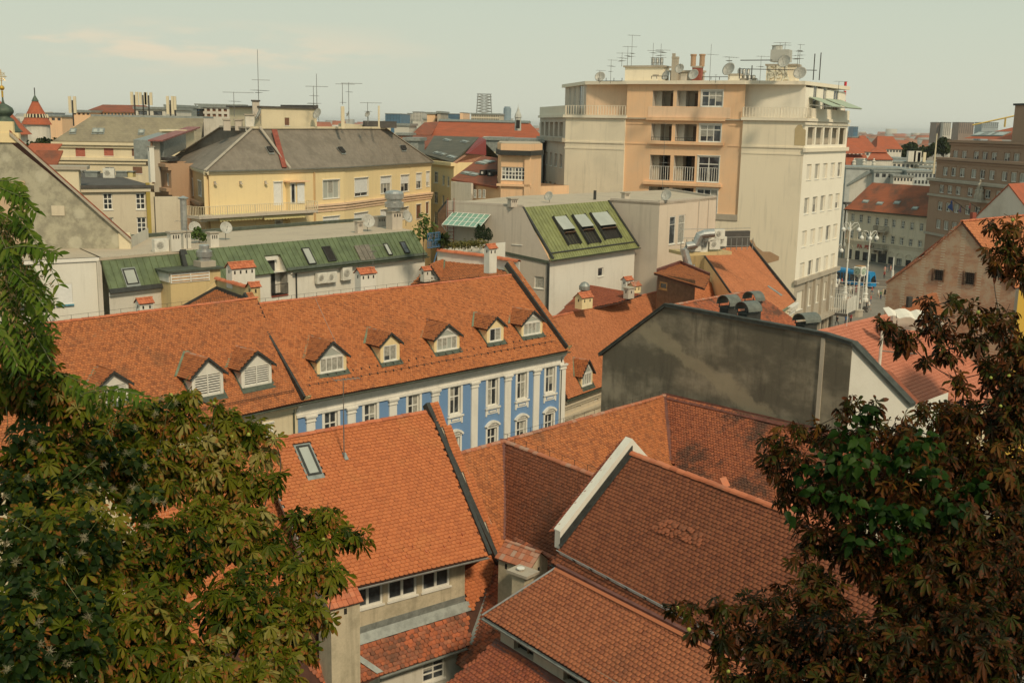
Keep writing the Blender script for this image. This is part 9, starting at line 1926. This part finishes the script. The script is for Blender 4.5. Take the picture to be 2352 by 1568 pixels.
b=MB();p=D(*c3(2180,560),185);
for k in range(7): b.lathe(p+UP*(k*.75-1),[(.22,0),(.22,.75)],M['white'] if k%2 else M['redbright'],8)
o=b.build('striped_chimney',None,org=p);tag(o,'thin red and white striped chimney far behind the tower terrace','chimney')
# -- the mass of the far city, too many roofs to count
def city():
	n=5200;rg=np.random.default_rng(3);az=rg.uniform(-.62,.62,n);u=rg.uniform(0,1,n);dist=430*(6500/430)**u
	x=np.sin(az)*dist;y=np.cos(az)*dist
	w=rg.uniform(9,26,n)*(1+dist/5000);dp=rg.uniform(9,18,n)*(1+dist/3500);h=rg.uniform(9,19,n)+np.where(rg.random(n)<.05,rg.uniform(4,12,n),0);h=np.minimum(h,np.clip(11+dist*.009,13,28))
	tall=(dist>1800)&(rg.random(n)<.035);h=np.where(tall,rg.uniform(24,46,n),h);
	th=rg.uniform(-.5,.5,n)
	keep=~((dist<700)&(az>.2));x,y,w,dp,h,th,dist,tall=[q[keep] for q in (x,y,w,dp,h,th,dist,tall)];n=len(x)
	c,s=np.cos(th),np.sin(th);L=np.array([(-.5,-.5),(.5,-.5),(.5,.5),(-.5,.5)])
	X=x[:,None]+L[:,0]*w[:,None]*c[:,None]-L[:,1]*dp[:,None]*s[:,None];Y=y[:,None]+L[:,0]*w[:,None]*s[:,None]+L[:,1]*dp[:,None]*c[:,None]
	bot=np.stack([X,Y,np.zeros_like(X)],-1);top=np.stack([X,Y,np.repeat(h[:,None],4,1)],-1);P=np.concatenate([bot,top],1).reshape(-1,3);b=np.arange(n)[:,None]*8
	F=np.concatenate([b+np.array([[0,1,5,4]]),b+np.array([[1,2,6,5]]),b+np.array([[2,3,7,6]]),b+np.array([[3,0,4,7]]),b+np.array([[4,5,6,7]])])
	o=npmesh('distant_city',P,[F],M['citywall']);tag(o,'hazy mass of countless pale distant blocks reaching to the horizon','distant city',kind='stuff')
	g=(~tall)&(rg.random(n)<.62);X,Y,h2,d2=X[g],Y[g],h[g],dp[g];n=len(X);rz=h2+d2*.28
	e=np.stack([X,Y,np.repeat((h2+.05)[:,None],4,1)],-1);r0=np.stack([(X[:,0]+X[:,3])/2,(Y[:,0]+Y[:,3])/2,rz],-1)[:,None,:];r1=np.stack([(X[:,1]+X[:,2])/2,(Y[:,1]+Y[:,2])/2,rz],-1)[:,None,:]
	P=np.concatenate([e,r0,r1],1).reshape(-1,3);b=np.arange(n)[:,None]*6;F4=np.concatenate([b+np.array([[0,1,5,4]]),b+np.array([[2,3,4,5]])]);F3=np.concatenate([b+np.array([[3,0,4]]),b+np.array([[1,2,5]])])
	o=npmesh('distant_roofs',P,[F4,F3],M['cityroof']);tag(o,'pitched red and grey roofs of the distant city, too many to count','distant roofs',kind='stuff')
city()
# -- hillside and trees
b=MB();prof=[(-30,29),(-2,28.8),(2,27.5),(9,20),(18,11),(27,4.5),(36,0.0)]
NX=24
for i in range(len(prof)-1):
	for k in range(NX):
		xa=-70+140*k/NX;xb_=xa+140/NX;(ya,za),(yb2,zb2)=prof[i],prof[i+1];b.poly([(xa,ya,za),(xb_,ya,za),(xb_,yb2,zb2),(xa,yb2,zb2)],M['grassy'])
o=b.build('hillside');o['kind']='structure'
RT=np.random.default_rng(11)
def leafset(pts,nrm,fan,size,kind,hue,RG):
	"""pts: leaf bases, nrm: leaf plane normals, fan: direction of the middle leaflet;returns verts, faces, attrs of all leaflets"""
	n=len(pts);nrm=nrm/np.linalg.norm(nrm,axis=1)[:,None];f=fan-nrm*(fan*nrm).sum(1)[:,None];f/=np.linalg.norm(f,axis=1)[:,None]+1e-9;s=np.cross(nrm,f)
	if kind=='palm': ang=np.array([-118,-76,-38,0,38,76,118]);ln=np.array([.55,.8,.95,1.05,.95,.8,.55]);T=np.array([0,.3,.62,.85,1.]);W=np.array([.05,.42,1.,.8,.03])*.165;dr=.3;fo=.25
	elif kind=='heart': ang=np.array([0]);ln=np.array([1.]);T=np.array([-.15,.05,.35,.7,1.]);W=np.array([.35,.85,1.,.6,.03])*.46;dr=.2;fo=.2
	elif kind=='lance': ang=np.array([0]);ln=np.array([1.]);T=np.array([0,.25,.55,.8,1.]);W=np.array([.1,.8,1.,.6,.03])*.17;dr=.25;fo=.25
	m=len(ang);
	A=np.radians(ang)[None,:]+RG.normal(0,.10,(n,m));L=ln[None,:]*size[:,None]*RG.uniform(.85,1.12,(n,m))
	dirv=f[:,None,:]*np.cos(A)[...,None]+s[:,None,:]*np.sin(A)[...,None];side=np.cross(np.repeat(nrm[:,None,:],m,1),dirv)
	tw=RG.normal(0,.35,(n,m));side=side*np.cos(tw)[...,None]+nrm[:,None,:]*np.sin(tw)[...,None]
	droop=dr*RG.uniform(.1,2.4,(n,m));fr_=fo*RG.uniform(-.6,3.4,(n,m));down=np.array([0,0,-1.])
	P=[];TT=[]
	for t,w in zip(T,W):
		c=pts[:,None,:]+dirv*(L*t)[...,None]+down*(L*droop*t*t)[...,None];up=nrm[:,None,:]*(L*w*fr_)[...,None]
		P+= [c-side*(L*w)[...,None]+up, c, c+side*(L*w)[...,None]+up];TT+=[t]*3
	k=len(T)*3;V_=np.stack(P,2).reshape(-1,3);q=n*m;base=(np.arange(q)*k)[:,None]
	fs=[]
	for i in range(len(T)-1):
		for j in (0,1): a=i*3+j;fs.append(base+np.array([[a,a+1,a+4,a+3]]))
	F=np.concatenate(fs);h=np.repeat(np.repeat(hue,m)+RG.normal(0,.06,q),k);t_=np.tile(np.array(TT),q)
	return V_,F,h,t_
def foliage(name,parts,mat,parent):
	Vs=[];Fs=[];Hs=[];Ts=[];o=0
	for V_,F,h,t in parts: Vs.append(V_);Fs.append(F+o);Hs.append(h);Ts.append(t);o+=len(V_)
	V_=np.concatenate(Vs);F=np.concatenate(Fs);ob=npmesh(name,V_,[F],mat,parent,attr=np.concatenate(Hs));
	a=ob.data.attributes.new('tip','FLOAT','POINT');a.data.foreach_set('value',np.concatenate(Ts).astype(np.float32));return ob
def cluster(cl,dens,kind,sz,RG,hue=(.2,.9),shell=.5,updir=.55):
	out=[]
	for c_ in cl:
		x,y,rp,d=c_[:4];c=np.array(D(x,y,d));r=rp/2504*d;n=max(6,int(dens*r*r*(1+r)))
		v=RG.normal(size=(n,3));v/=np.linalg.norm(v,axis=1)[:,None];rad=r*RG.random(n)**shell*RG.uniform(.8,1.12,n)
		p=c+v*rad[:,None]*np.array([1,1.0,.9]);cam=np.array([0,0,31.])-p;cam/=np.linalg.norm(cam,axis=1)[:,None]
		nr=v*.5+np.array([0,0,updir])+cam*.3+RG.normal(0,.5,(n,3));fan=v+np.array([0,0,-.25])+RG.normal(0,.7,(n,3))
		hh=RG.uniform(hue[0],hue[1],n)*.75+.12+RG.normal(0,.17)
		out.append(leafset(p,nr,fan,RG.uniform(sz[0],sz[1],n),kind,hh,RG))
	return out
def limbs(cl,tb,tt,parent,RG,m='bark',r0=.2,extra=()):
	"""trunk, then every cluster joined to the nearest limb already grown"""
	tb=Ve(tb);tt=Ve(tt);tr=MB();tr.tube([tb,tb.lerp(tt,.5)+Ve((.15,.1,0)),tt],[r0*1.3,r0,r0*.6],M[m],10);t=tr.build('trunk',parent);br=MB()
	nodes=[(tt,r0*.55)];pend=[(Ve(e),None) for e in extra]+[(D(c_[0],c_[1],c_[3]+.15),c_) for c_ in cl]
	while pend:
		best=min(((p[0]-n[0]).length+.9*max(0,n[0].z-p[0].z),i,j) for i,p in enumerate(pend) for j,n in enumerate(nodes));_,i,j=best;P,c_=pend.pop(i);N,rn=nodes[j];r1=max(.008,rn*.6)
		mm=N.lerp(P,.5)+Ve((RG.normal()*.06,RG.normal()*.06,-.12*(P-N).length));pts=[N*(1-q)**2+mm*2*q*(1-q)+P*q*q for q in (0,.25,.5,.75,1)];br.tube(pts,[r1*1.2,r1*1.1,r1,r1*.9,r1*.75],M[m],5);nodes+=[(P,r1*.8)]
		if c_:
			rr=c_[2]/2504*c_[3]
			for k in range(6): v=Ve(RG.normal(size=3));v.normalize();br.tube([P,P+v*rr*.5+Ve((0,0,-.03)),P+v*rr*.95],[.010,.007,.003],M[m],4,cap=False)
	br.build('branch',t)
def fruits(cl,n,parent,RG):
	for i in range(n):
		c_=cl[RG.integers(len(cl))];c=D(c_[0],c_[1],c_[3]);r=c_[2]/2504*c_[3];v=Ve((RG.normal()*.6,-1,RG.normal()*.6));v.normalize();p=c+v*r*.95;b=MB();rr=RG.uniform(.022,.032);b.blob(p,rr,M['fruit'],8,6)
		for k in range(10): w=Ve(RG.normal(size=3));w.normalize();b.tube([p+w*rr*.9,p+w*rr*1.22],[.005,.001],M['fruit'],3,cap=False)
		b.build('spiky_fruit',parent)
# -- left chestnut
CL=[(40,890,75,13),(110,900,70,13),(165,930,55,13),(60,850,50,13),(330,965,60,14),(420,965,50,14),(520,975,50,14.5),(585,985,38,14.5),(600,1040,30,14.5),(470,1060,90,14),(340,1080,100,13.5),(230,1010,85,13.4),(120,1080,130,12.5),(560,1110,55,14),(622,1108,26,14),(640,1095,16,14),(150,1270,170,11.5),(370,1270,130,12.5),(520,1220,80,13),(600,1260,70,13.5),(600,1190,35,13.6),(690,1190,36,14),(750,1185,38,14),(800,1225,34,14),(830,1235,24,14),(730,1240,50,13.8),(690,1310,60,13),(760,1320,40,13),(560,1390,110,12),(300,1460,150,11),(80,1470,160,10),(640,1460,80,11.8),(710,1400,42,12),(750,1425,22,12.2),(610,1550,90,11),(700,1500,30,11.6),(450,1540,110,11),(470,1170,50,13.3),(430,1270,50,12.8),(440,900,14,14),(425,915,20,14),(395,915,14,14),(90,800,26,13),(20,800,40,13),(630,1010,14,14.4),(500,935,16,14.4)]
ct=thing('chestnut_tree',(-6.5,9,20),'broad green horse chestnut with browning leaf tips filling the lower left corner','tree')
fo=foliage('crown',cluster(CL,640,'palm',(.12,.19),RT,(.1,1.0),.5),M['leafgreen'],ct);limbs(CL,(-6.5,9,19.5),(-4.0,11.5,25.0),ct,RT);fruits(CL,16,ct,RT)
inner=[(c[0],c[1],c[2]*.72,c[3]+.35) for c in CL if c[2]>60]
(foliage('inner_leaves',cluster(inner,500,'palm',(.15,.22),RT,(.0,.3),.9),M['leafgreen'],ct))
# -- climbing vine with seed heads over it
VC=[(60,1010,60,12.2),(40,1130,90,11.9),(170,1130,80,12),(230,1040,50,12.7),(320,1060,40,12.9),(80,1260,110,10.9),(200,1250,80,11),(60,1400,110,9.8),(180,1410,90,10.1),(40,1530,90,9.2),(190,1500,80,9.8),(330,1150,50,12.4),(300,980,25,13.2),(370,930,25,13.6)]
vn=thing('climbing_vine',(-5,8.5,20.5),'dark green small leaved vine with fluffy seed heads draped over the left chestnut','climbing plant')
foliage('leaves',cluster(VC,900,'heart',(.055,.095),RT,(.0,.6),.35,.3),M['leafvine'],vn)
b=MB();
for k in range(46):
	c_=VC[RT.integers(len(VC))];c=D(c_[0]+RT.normal()*c_[2]*.6,c_[1]+RT.normal()*c_[2]*.6,c_[3]-c_[2]/2504*c_[3]*.9)
	for i in range(34): v=Ve(RT.normal(size=3));v.normalize();b.tube([c+v*.01,c+v*RT.uniform(.025,.06)+Ve(RT.normal(size=3))*.01],[.0016,.0012],M['fluff'],3,cap=False)
b.build('seed_heads',vn)
b=MB()
for k in range(9): c_=VC[RT.integers(len(VC))];c=D(c_[0],c_[1],c_[3]);b.tube([c+Ve((RT.normal()*.2,0,.4)),c+Ve((RT.normal()*.2,-.1,0)),c+Ve((RT.normal()*.3,0,-.5))],[.004,.004,.003],M['greenstem'],4,cap=False)
b.tube([Ve((-5,8.5,20.3)),Ve((-4.9,9.5,23)),D(60,1260,11.4),D(60,1010,12.8)],.015,M['bark'],5);b.build('stem',vn)
# -- pinnate tree at the top left
pt=thing('pinnate_leaved_tree',(-7.5,9,20.5),'light green tree with drooping feathery leaves and dry seed bunches, top left edge','tree')
fr=[((20,470),(60,500),(128,640)),((-30,520),(30,560),(118,740)),((0,420),(40,430),(72,478)),((10,600),(60,620),(125,700)),((-30,640),(40,680),(110,770)),((0,700),(60,720),(120,830)),((-40,760),(20,790),(90,830)),((-20,450),(10,520),(40,600)),((0,540),(30,600),(60,680)),((-40,600),(0,660),(30,760)),((30,640),(70,680),(100,750)),((-10,680),(40,740),(70,810)),((-30,410),(10,415),(50,440)),((20,560),(60,570),(124,580)),((150,880),(200,900),(245,940)),((200,890),(260,890),(330,910)),((-20,730),(10,770),(40,840)),((-30,560),(0,600),(25,690)),((-20,480),(20,500),(75,540)),((0,760),(50,770),(118,775))]
bs=[];nr=[];fn=[];sz=[];hu=[];stem=MB()
for a,m_,c_ in fr:
	for rep in range(3):
		d=11.5+RT.normal()*.35;j=lambda q:(q[0]+RT.normal()*9*(rep>0),q[1]+RT.normal()*11*(rep>0));A_,B_,C_=D(*j(a),d+.2),D(*j(m_),d),D(*j(c_),d-.1);pts=[]
		for i in range(13): t=i/12;pts.append(A_*(1-t)**2+B_*2*t*(1-t)+C_*t*t)
		stem.tube(pts,[.006]*6+[.004]*7,M['greenstem'],4,cap=False)
		for i in range(1,13):
			tg=(pts[i]-pts[i-1]).normalized()
			for sd in(-1,1): sv=tg.cross(Ve((0,-.6,.8))).normalized()*sd;bs.append(tuple(pts[i]));fn.append(tuple(sv*.75+tg*.45+Ve((0,0,-.75))));nr.append(tuple(Ve((RT.normal()*.3,-.5,.75))));sz.append(.135*(1-.3*abs(i/12-.4))*RT.uniform(.85,1.1));hu.append(RT.uniform(.3,1.0))
foliage('crown',[leafset(np.array(bs),np.array(nr),np.array(fn),np.array(sz),'lance',np.array(hu),RT)],M['leafpin'],pt)
stem.tube([Ve((-7.5,9,20.3)),Ve((-7,10,25)),D(-60,640,11.5)],[.16,.12,.06],M['bark'],8);stem.build('trunk',pt)
bs=[];nr=[];fn=[];sz=[];hu=[]
for (x,y,n) in((8,540,90),(30,520,50),(50,590,60),(30,720,90),(10,640,80),(95,650,50),(60,760,50),(15,800,60),(230,905,50),(40,670,50)):
	c=np.array(D(x,y,11.25));p=c+RT.normal(size=(n,3))*np.array([.06,.05,.1]);bs.append(p);nr.append(RT.normal(size=(n,3))+np.array([0,-.5,.2]));fn.append(RT.normal(size=(n,3))+np.array([0,0,-1.]));sz.append(RT.uniform(.035,.05,n));hu.append(RT.uniform(0,1,n))
o=foliage('seed_bunches',[leafset(np.concatenate(bs),np.concatenate(nr),np.concatenate(fn),np.concatenate(sz),'lance',np.concatenate(hu),RT)],M['seedtan'],pt);o['kind']='stuff'
# -- right chestnut, rust coloured
CR=[(2325,530,40,17),(2300,580,42,17),(2345,600,45,17),(2280,620,20,17),(2270,515,16,17),(2340,640,30,17),(2045,755,34,16),(2020,745,18,16),(2090,780,36,16),(2150,745,42,16),(2130,700,26,16),(2180,690,20,16),(2230,720,36,16),(2300,735,46,16),(2345,790,60,16),(2240,780,44,16),(2180,800,40,16),(2130,830,20,16),(2280,850,55,15.8),(2340,880,70,15.6),(2200,870,32,15.8),(2310,960,80,15.5),(2200,960,62,15.5),(2130,945,34,15.4),(1965,925,26,15),(2010,935,26,15),(1930,950,18,15),(1850,985,38,15),(1800,1010,34,15),(1755,1015,18,15),(1775,1060,36,15),(1830,1060,50,14.9),(1900,1010,46,15.1),(1990,1000,60,15.2),(2080,1010,70,15.2),(2180,1040,80,15.2),(2290,1080,110,15),(1800,1110,28,14.8),(1790,1150,20,14.8),(1850,1140,50,14.7),(1940,1120,80,14.7),(2060,1120,100,14.7),(2180,1180,120,14.5),(1880,1220,56,14.5),(1980,1250,100,14.2),(2120,1320,150,14),(2280,1300,150,14),(1850,1290,42,14.2),(1880,1360,70,14),(1790,1380,50,14),(1720,1390,44,14),(1650,1385,34,14),(1590,1400,28,14),(1550,1402,16,14),(1600,1440,34,14),(1680,1450,60,14),(1650,1500,28,13.9),(1780,1470,80,13.8),(1680,1545,44,13.6),(1900,1470,120,13.5),(1780,1550,80,13.3),(2050,1500,140,13.2),(2220,1480,160,13),(2330,1420,120,13.2),(1900,1580,90,13),(2340,1200,90,14.6)]
ctr=thing('rusty_chestnut_tree',(8,9,19.5),'horse chestnut with rust brown autumn leaves filling the lower right corner','tree')
foliage('crown',cluster(CR,330,'palm',(.12,.18),RT,(.0,1.0),.5,.45),M['leafrust'],ctr);limbs(CR,(8,9,19),(6.4,13.2,23.2),ctr,RT,extra=((8.6,15.2,26.5),(9.2,16.2,28.6)));fruits(CR,18,ctr,RT)
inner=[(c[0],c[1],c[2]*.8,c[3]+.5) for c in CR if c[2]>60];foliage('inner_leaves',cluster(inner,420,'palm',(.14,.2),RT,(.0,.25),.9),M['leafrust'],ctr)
VR=[(1960,1000,45,14.5),(1900,1060,42,14.3),(1980,1070,50,14.1),(2060,1050,45,14.3),(1940,1150,44,14.0),(2030,1180,50,13.9),(2100,1190,40,13.9),(2000,950,30,14.8),(1880,1130,30,14.1),(2140,1100,40,14.2),(2060,1250,36,13.6),(1850,1090,30,14.3),(2180,1170,44,14),(2240,1120,40,14.4),(1960,1240,40,13.8),(2120,1020,40,14.6),(1820,1180,20,14.3)]
vr=thing('heart_leaved_climber',(7,9.5,19.5),'bright green heart leaved climber growing through the rusty chestnut at the right','climbing plant');foliage('leaves',cluster(VR,520,'heart',(.085,.14),RT,(.2,1.),.4,.2),M['leafheart'],vr);b=MB();b.tube([Ve((7,9.5,19.3)),Ve((6,12,22)),D(2130,1280,14.4),D(1990,1060,15.0)],.012,M['bark'],5);b.build('stem',vr)
# -- trees of the middle distance and park
def smalltree(p,h,r,label,name='tree',cat='tree',mat='leafpark',n=900,sz=.5,trunk=.12,flat=.8,kind='heart',group=None,lobes=8,RG=RT):
	p=Ve(p);t=thing(name,p,label,cat,group);c=np.array(p+UP*(h-r*flat));parts=[]
	for k in range(lobes):
		v=RG.normal(size=3);v/=np.linalg.norm(v);cc=c+v*r*.55*np.array([1,1,flat]);rr=r*RG.uniform(.4,.62);m=n//lobes;q=RG.normal(size=(m,3));q/=np.linalg.norm(q,axis=1)[:,None];pp=cc+q*(rr*RG.random(m)**.35)[:,None]*np.array([1,1,flat]);parts.append(leafset(pp,q+np.array([0,0,.4])+RG.normal(0,.3,(m,3)),RG.normal(size=(m,3)),RG.uniform(.7,1.2,m)*sz,kind,np.full(m,RG.uniform(.1,.9))+RG.normal(0,.15,m),RG))
	foliage('crown',parts,M[mat],t);b=MB();b.tube([p,p+UP*(h-r*flat)],[trunk,trunk*.5],M['bark'],6)
	for k in range(4): v=Ve(RG.normal(size=3));v.z=abs(v.z);v.normalize();b.tube([p+UP*(h-r*flat*1.4),p+UP*(h-r*flat)+v*r*.7],[trunk*.5,trunk*.15],M['bark'],4)
	b.build('trunk',t);return t
for i,(x,yt,yb,rp,d,l_) in enumerate(((690,355,450,42,430,'leftmost and lowest of the park trees'),(745,335,450,48,430,'second park tree from the left'),(800,350,450,42,425,'third park tree, behind the antenna stacks'),(850,362,455,36,430,'fourth, lower park tree'),(905,335,450,48,420,'fifth park tree, beside the tall pale pole'),(960,310,450,56,410,'tallest park tree, next to the stone office'),(1010,318,450,50,415,'rightmost park tree, half behind the stone office'),(655,395,450,24,425,'small round shrub like tree at the left of the park'))):
	q=D(*c4(x,yt),d);r=rp/2.6994/2504*d;smalltree((q.x,q.y,0),q.z,r,l_+' on the right skyline',group='park trees on the right skyline',n=1300,sz=1.0,trunk=.4)
for (x,yt,yb,rp,l_) in((1905,505,608,30,'left of three clipped bushes in the courtyard'),):
	pass
q=D(*c1(395,735),200);smalltree((q.x,q.y,0),q.z,3.2,'dark green tree at the left of the olive mansard house',n=900,sz=.6);q=D(*c1(300,795),185);smalltree((q.x,q.y,0),q.z,3.0,'low yellow green bush under the red cone tower','bush','bush',n=700,sz=.5)
q=D(*c2(1410,1500),100);q0=Z(*c6(1205,245),17.5);zt=V(q,c2(0,1385)[1]);smalltree((q.x,q.y,18.5),zt-18.5,1.3,'slender young tree on the terrace before the curved yellow house','young_tree',mat='leafyoung',n=260,sz=.24,trunk=.04,flat=1.1,lobes=7)
for x,yt,l_ in((1600,160,'left'),(1632,158,'middle'),(1668,185,'right')):
	q=D(*c6(x,270),105.5);zt=V(q,c6(0,yt)[1]);t=thing('cypress_shrub',q,'%s of three small dark cypresses before the terrace door'%l_,'shrub','cypresses on the terrace');n=900;h=zt-q.z;u=RT.random(n);a=RT.uniform(0,6.28,n);rr=.5*np.sin(np.pi*np.clip(u*.8+.18,0,1))*RT.random(n)**.3;p=np.stack([q.x+rr*np.cos(a),q.y+rr*np.sin(a),q.z+u*h],1);foliage('crown',[leafset(p,np.stack([np.cos(a),np.sin(a),0*a+.2],1),np.tile([0,0,1.],(n,1))+RT.normal(0,.2,(n,3)),RT.uniform(.12,.2,n),'lance',RT.uniform(0,.5,n),RT)],M['leafdark'],t);b=MB();b.tube([q-UP*.5,q+UP*.4],.05,M['bark'],5);b.build('trunk',t)
def shrubrow(P,Q,n,sz,label,mat,w=.3,h=.35,nm='terrace_plants'):
	P=np.array(P);Q=np.array(Q);t=RT.random(n)[:,None];p=P+(Q-P)*t+RT.normal(size=(n,3))*np.array([w,w,h*.4]);o=foliage(nm,[leafset(p,RT.normal(size=(n,3))+np.array([0,0,1.]),RT.normal(size=(n,3)),RT.uniform(.7,1.2,n)*sz,'lance',RT.uniform(0,1,n),RT)],M[mat],None);tag(o,label,'plants',kind='stuff');return o
shrubrow(D(*c6(1330,305),102),D(*c6(1640,288),102),900,.3,'low yellowish ground cover along the terrace edge','leafdry');
q=D(*c6(1345,260),101);n=60;t=thing('terrace_palm',q,'small spiky palm beside the blue terrace frame','plant');foliage('leaves',[leafset(np.tile(np.array(q),(n,1)),RT.normal(size=(n,3))+np.array([0,0,.8]),RT.normal(size=(n,3))+np.array([0,0,.6]),RT.uniform(.7,1.1,n),'lance',RT.uniform(0,.6,n),RT)],M['leafpark'],t);b=MB();b.tube([q-UP*1,q],.08,M['bark'],5);b.build('trunk',t)
q=D(*c5(1410,225),92);smalltree(q-UP*.8,1.5,.9,'bright green balcony bush before the yellow house','bush','bush',mat='leafyoung',n=300,sz=.2,trunk=.03)
t=thing('blue_terrace_frame',D(*c6(1245,330),99),'blue metal railing frame and stair at the end of the green mansard','railing');b=MB();f=Face(D(*c6(1240,330),99),D(*c6(1325,300),100.5));z0=f.px(*c6(1240,325))[1];z1=f.px(*c6(1240,222))[1]
n=8
for i in range(n+1): b.tube([f.pt(f.L*i/n,z0),f.pt(f.L*i/n,z1)],.035,M['bluepaint2'],4)
for z in(z0,z1,(z0+z1)/2): b.tube([f.pt(0,z),f.pt(f.L,z)],.045,M['bluepaint2'],4)
b.tube([f.pt(f.L*.2,z0-2.6),f.pt(f.L*.75,z0-.5)],.05,M['bluepaint2'],4);b.build('frame',t)
b=MB();u,z0=FL2.px(*c6(1385,280));_,z1=FL2.px(*c6(1385,10));
for du in(0,.75): b.tube([FL2.pt(u+du,z0,.15),FL2.pt(u+du,z1+.6,.15)],.035,M['rusty'],4)
for i in range(int((z1-z0)/.35)): b.tube([FL2.pt(u,z0+i*.35,.15),FL2.pt(u+.75,z0+i*.35,.15)],.025,M['rusty'],4)
o=b.build('red_ladder',None,org=FL2.pt(u,z0,.15));tag(o,'thin red iron ladder on the pale wall left of the glass canopy','ladder')
# -- camera, light, sky
cam=bpy.data.cameras.new('camera');co=bpy.data.objects.new('camera',cam);COL.objects.link(co);scene.camera=co
cam.sensor_width=36;cam.sensor_fit='HORIZONTAL';cam.lens=36*FPX/2352;cam.clip_start=.5;cam.clip_end=30000
co.matrix_world=Matrix.Translation(CAMP)@CM.to_4x4()
SAZ=R(26);SEL=R(42)
sdir=Ve((math.sin(SAZ+math.pi*.0)*math.cos(SEL),-math.cos(SAZ)*math.cos(SEL),math.sin(SEL)))
sun=bpy.data.lights.new('sun','SUN');sun.energy=SUNE;sun.angle=R(SUNA);sun.color=(1,.82,.56)
so=bpy.data.objects.new('sun',sun);COL.objects.link(so);so.rotation_euler=sdir.to_track_quat('Z','Y').to_euler();so.location=(0,0,80)
w=bpy.data.worlds.new('World');scene.world=w;w.use_nodes=True;nt=w.node_tree;nt.nodes.clear()
sky=nt.nodes.new('ShaderNodeTexSky');sky.sky_type='NISHITA';sky.sun_disc=False;sky.sun_elevation=SEL;sky.sun_rotation=math.atan2(sdir.x,sdir.y);sky.dust_density=4;sky.air_density=1.2;sky.ozone_density=1
tc=nt.nodes.new('ShaderNodeTexCoord');sp=nd(nt,'ShaderNodeSeparateXYZ',{0:tc.outputs['Generated']})
rp=nt.nodes.new('ShaderNodeValToRGB');nt.links.new(nd(nt,'ShaderNodeMapRange',{0:sp.outputs[2],1:-.02,2:.30}).outputs[0],rp.inputs[0])
e=rp.color_ramp.elements;e[0].position=0;e[0].color=(*SKY0,1);e[1].position=1;e[1].color=(*SKY2,1);q=e.new(.35);q.color=(*SKY1,1)
veil=mix(nt,(0,0,0),(1,1,1),0.0)
nz=noise(nt,nd(nt,'ShaderNodeVectorMath',{0:tc.outputs['Generated'],1:(3.0,3.0,16)},operation='MULTIPLY').outputs[0],1.8,6,.6)
col=mix(nt,sky.outputs[0],rp.outputs[0],.93)
lo=nd(nt,'ShaderNodeMapRange',{0:sp.outputs[2],1:.035,2:.055}).outputs[0];hi=nd(nt,'ShaderNodeMapRange',{0:sp.outputs[2],1:.085,2:.062}).outputs[0]
lx=nd(nt,'ShaderNodeMapRange',{0:sp.outputs[0],1:-.05,2:-.22}).outputs[0]
mk=nd(nt,'ShaderNodeMath',{0:nd(nt,'ShaderNodeMath',{0:lo,1:hi},operation='MULTIPLY').outputs[0],1:lx},operation='MULTIPLY').outputs[0]
cl=nd(nt,'ShaderNodeMath',{0:mk,1:ramp(nt,nz,.47,.62)},operation='MULTIPLY').outputs[0]
col=mix(nt,col,CLOUDC,nd(nt,'ShaderNodeMath',{0:cl,1:.7},operation='MULTIPLY').outputs[0])
bg=nd(nt,'ShaderNodeBackground',{0:col,1:SKYS});wo=nt.nodes.new('ShaderNodeOutputWorld');nt.links.new(bg.outputs[0],wo.inputs[0])
scene.render.engine='CYCLES'
vs=scene.view_settings;vs.view_transform='Standard';vs.look='None';vs.exposure=EXPO;vs.gamma=1
if HAZE>0:
	b=MB();b.abox(-9400,9400,-300,12300,-1.2,58,M['under']);o=b.build('haze');o['kind']='stuff';m=bpy.data.materials.new('haze_air');m.use_nodes=True;nt=m.node_tree;nt.nodes.clear();v=nd(nt,'ShaderNodeVolumePrincipled');v.inputs['Color'].default_value=(.97,.98,1,1);v.inputs['Density'].default_value=HAZE;v.inputs['Anisotropy'].default_value=.2;u=nt.nodes.new('ShaderNodeOutputMaterial');nt.links.new(v.outputs[0],u.inputs[1]);o.data.materials.clear();o.data.materials.append(m)
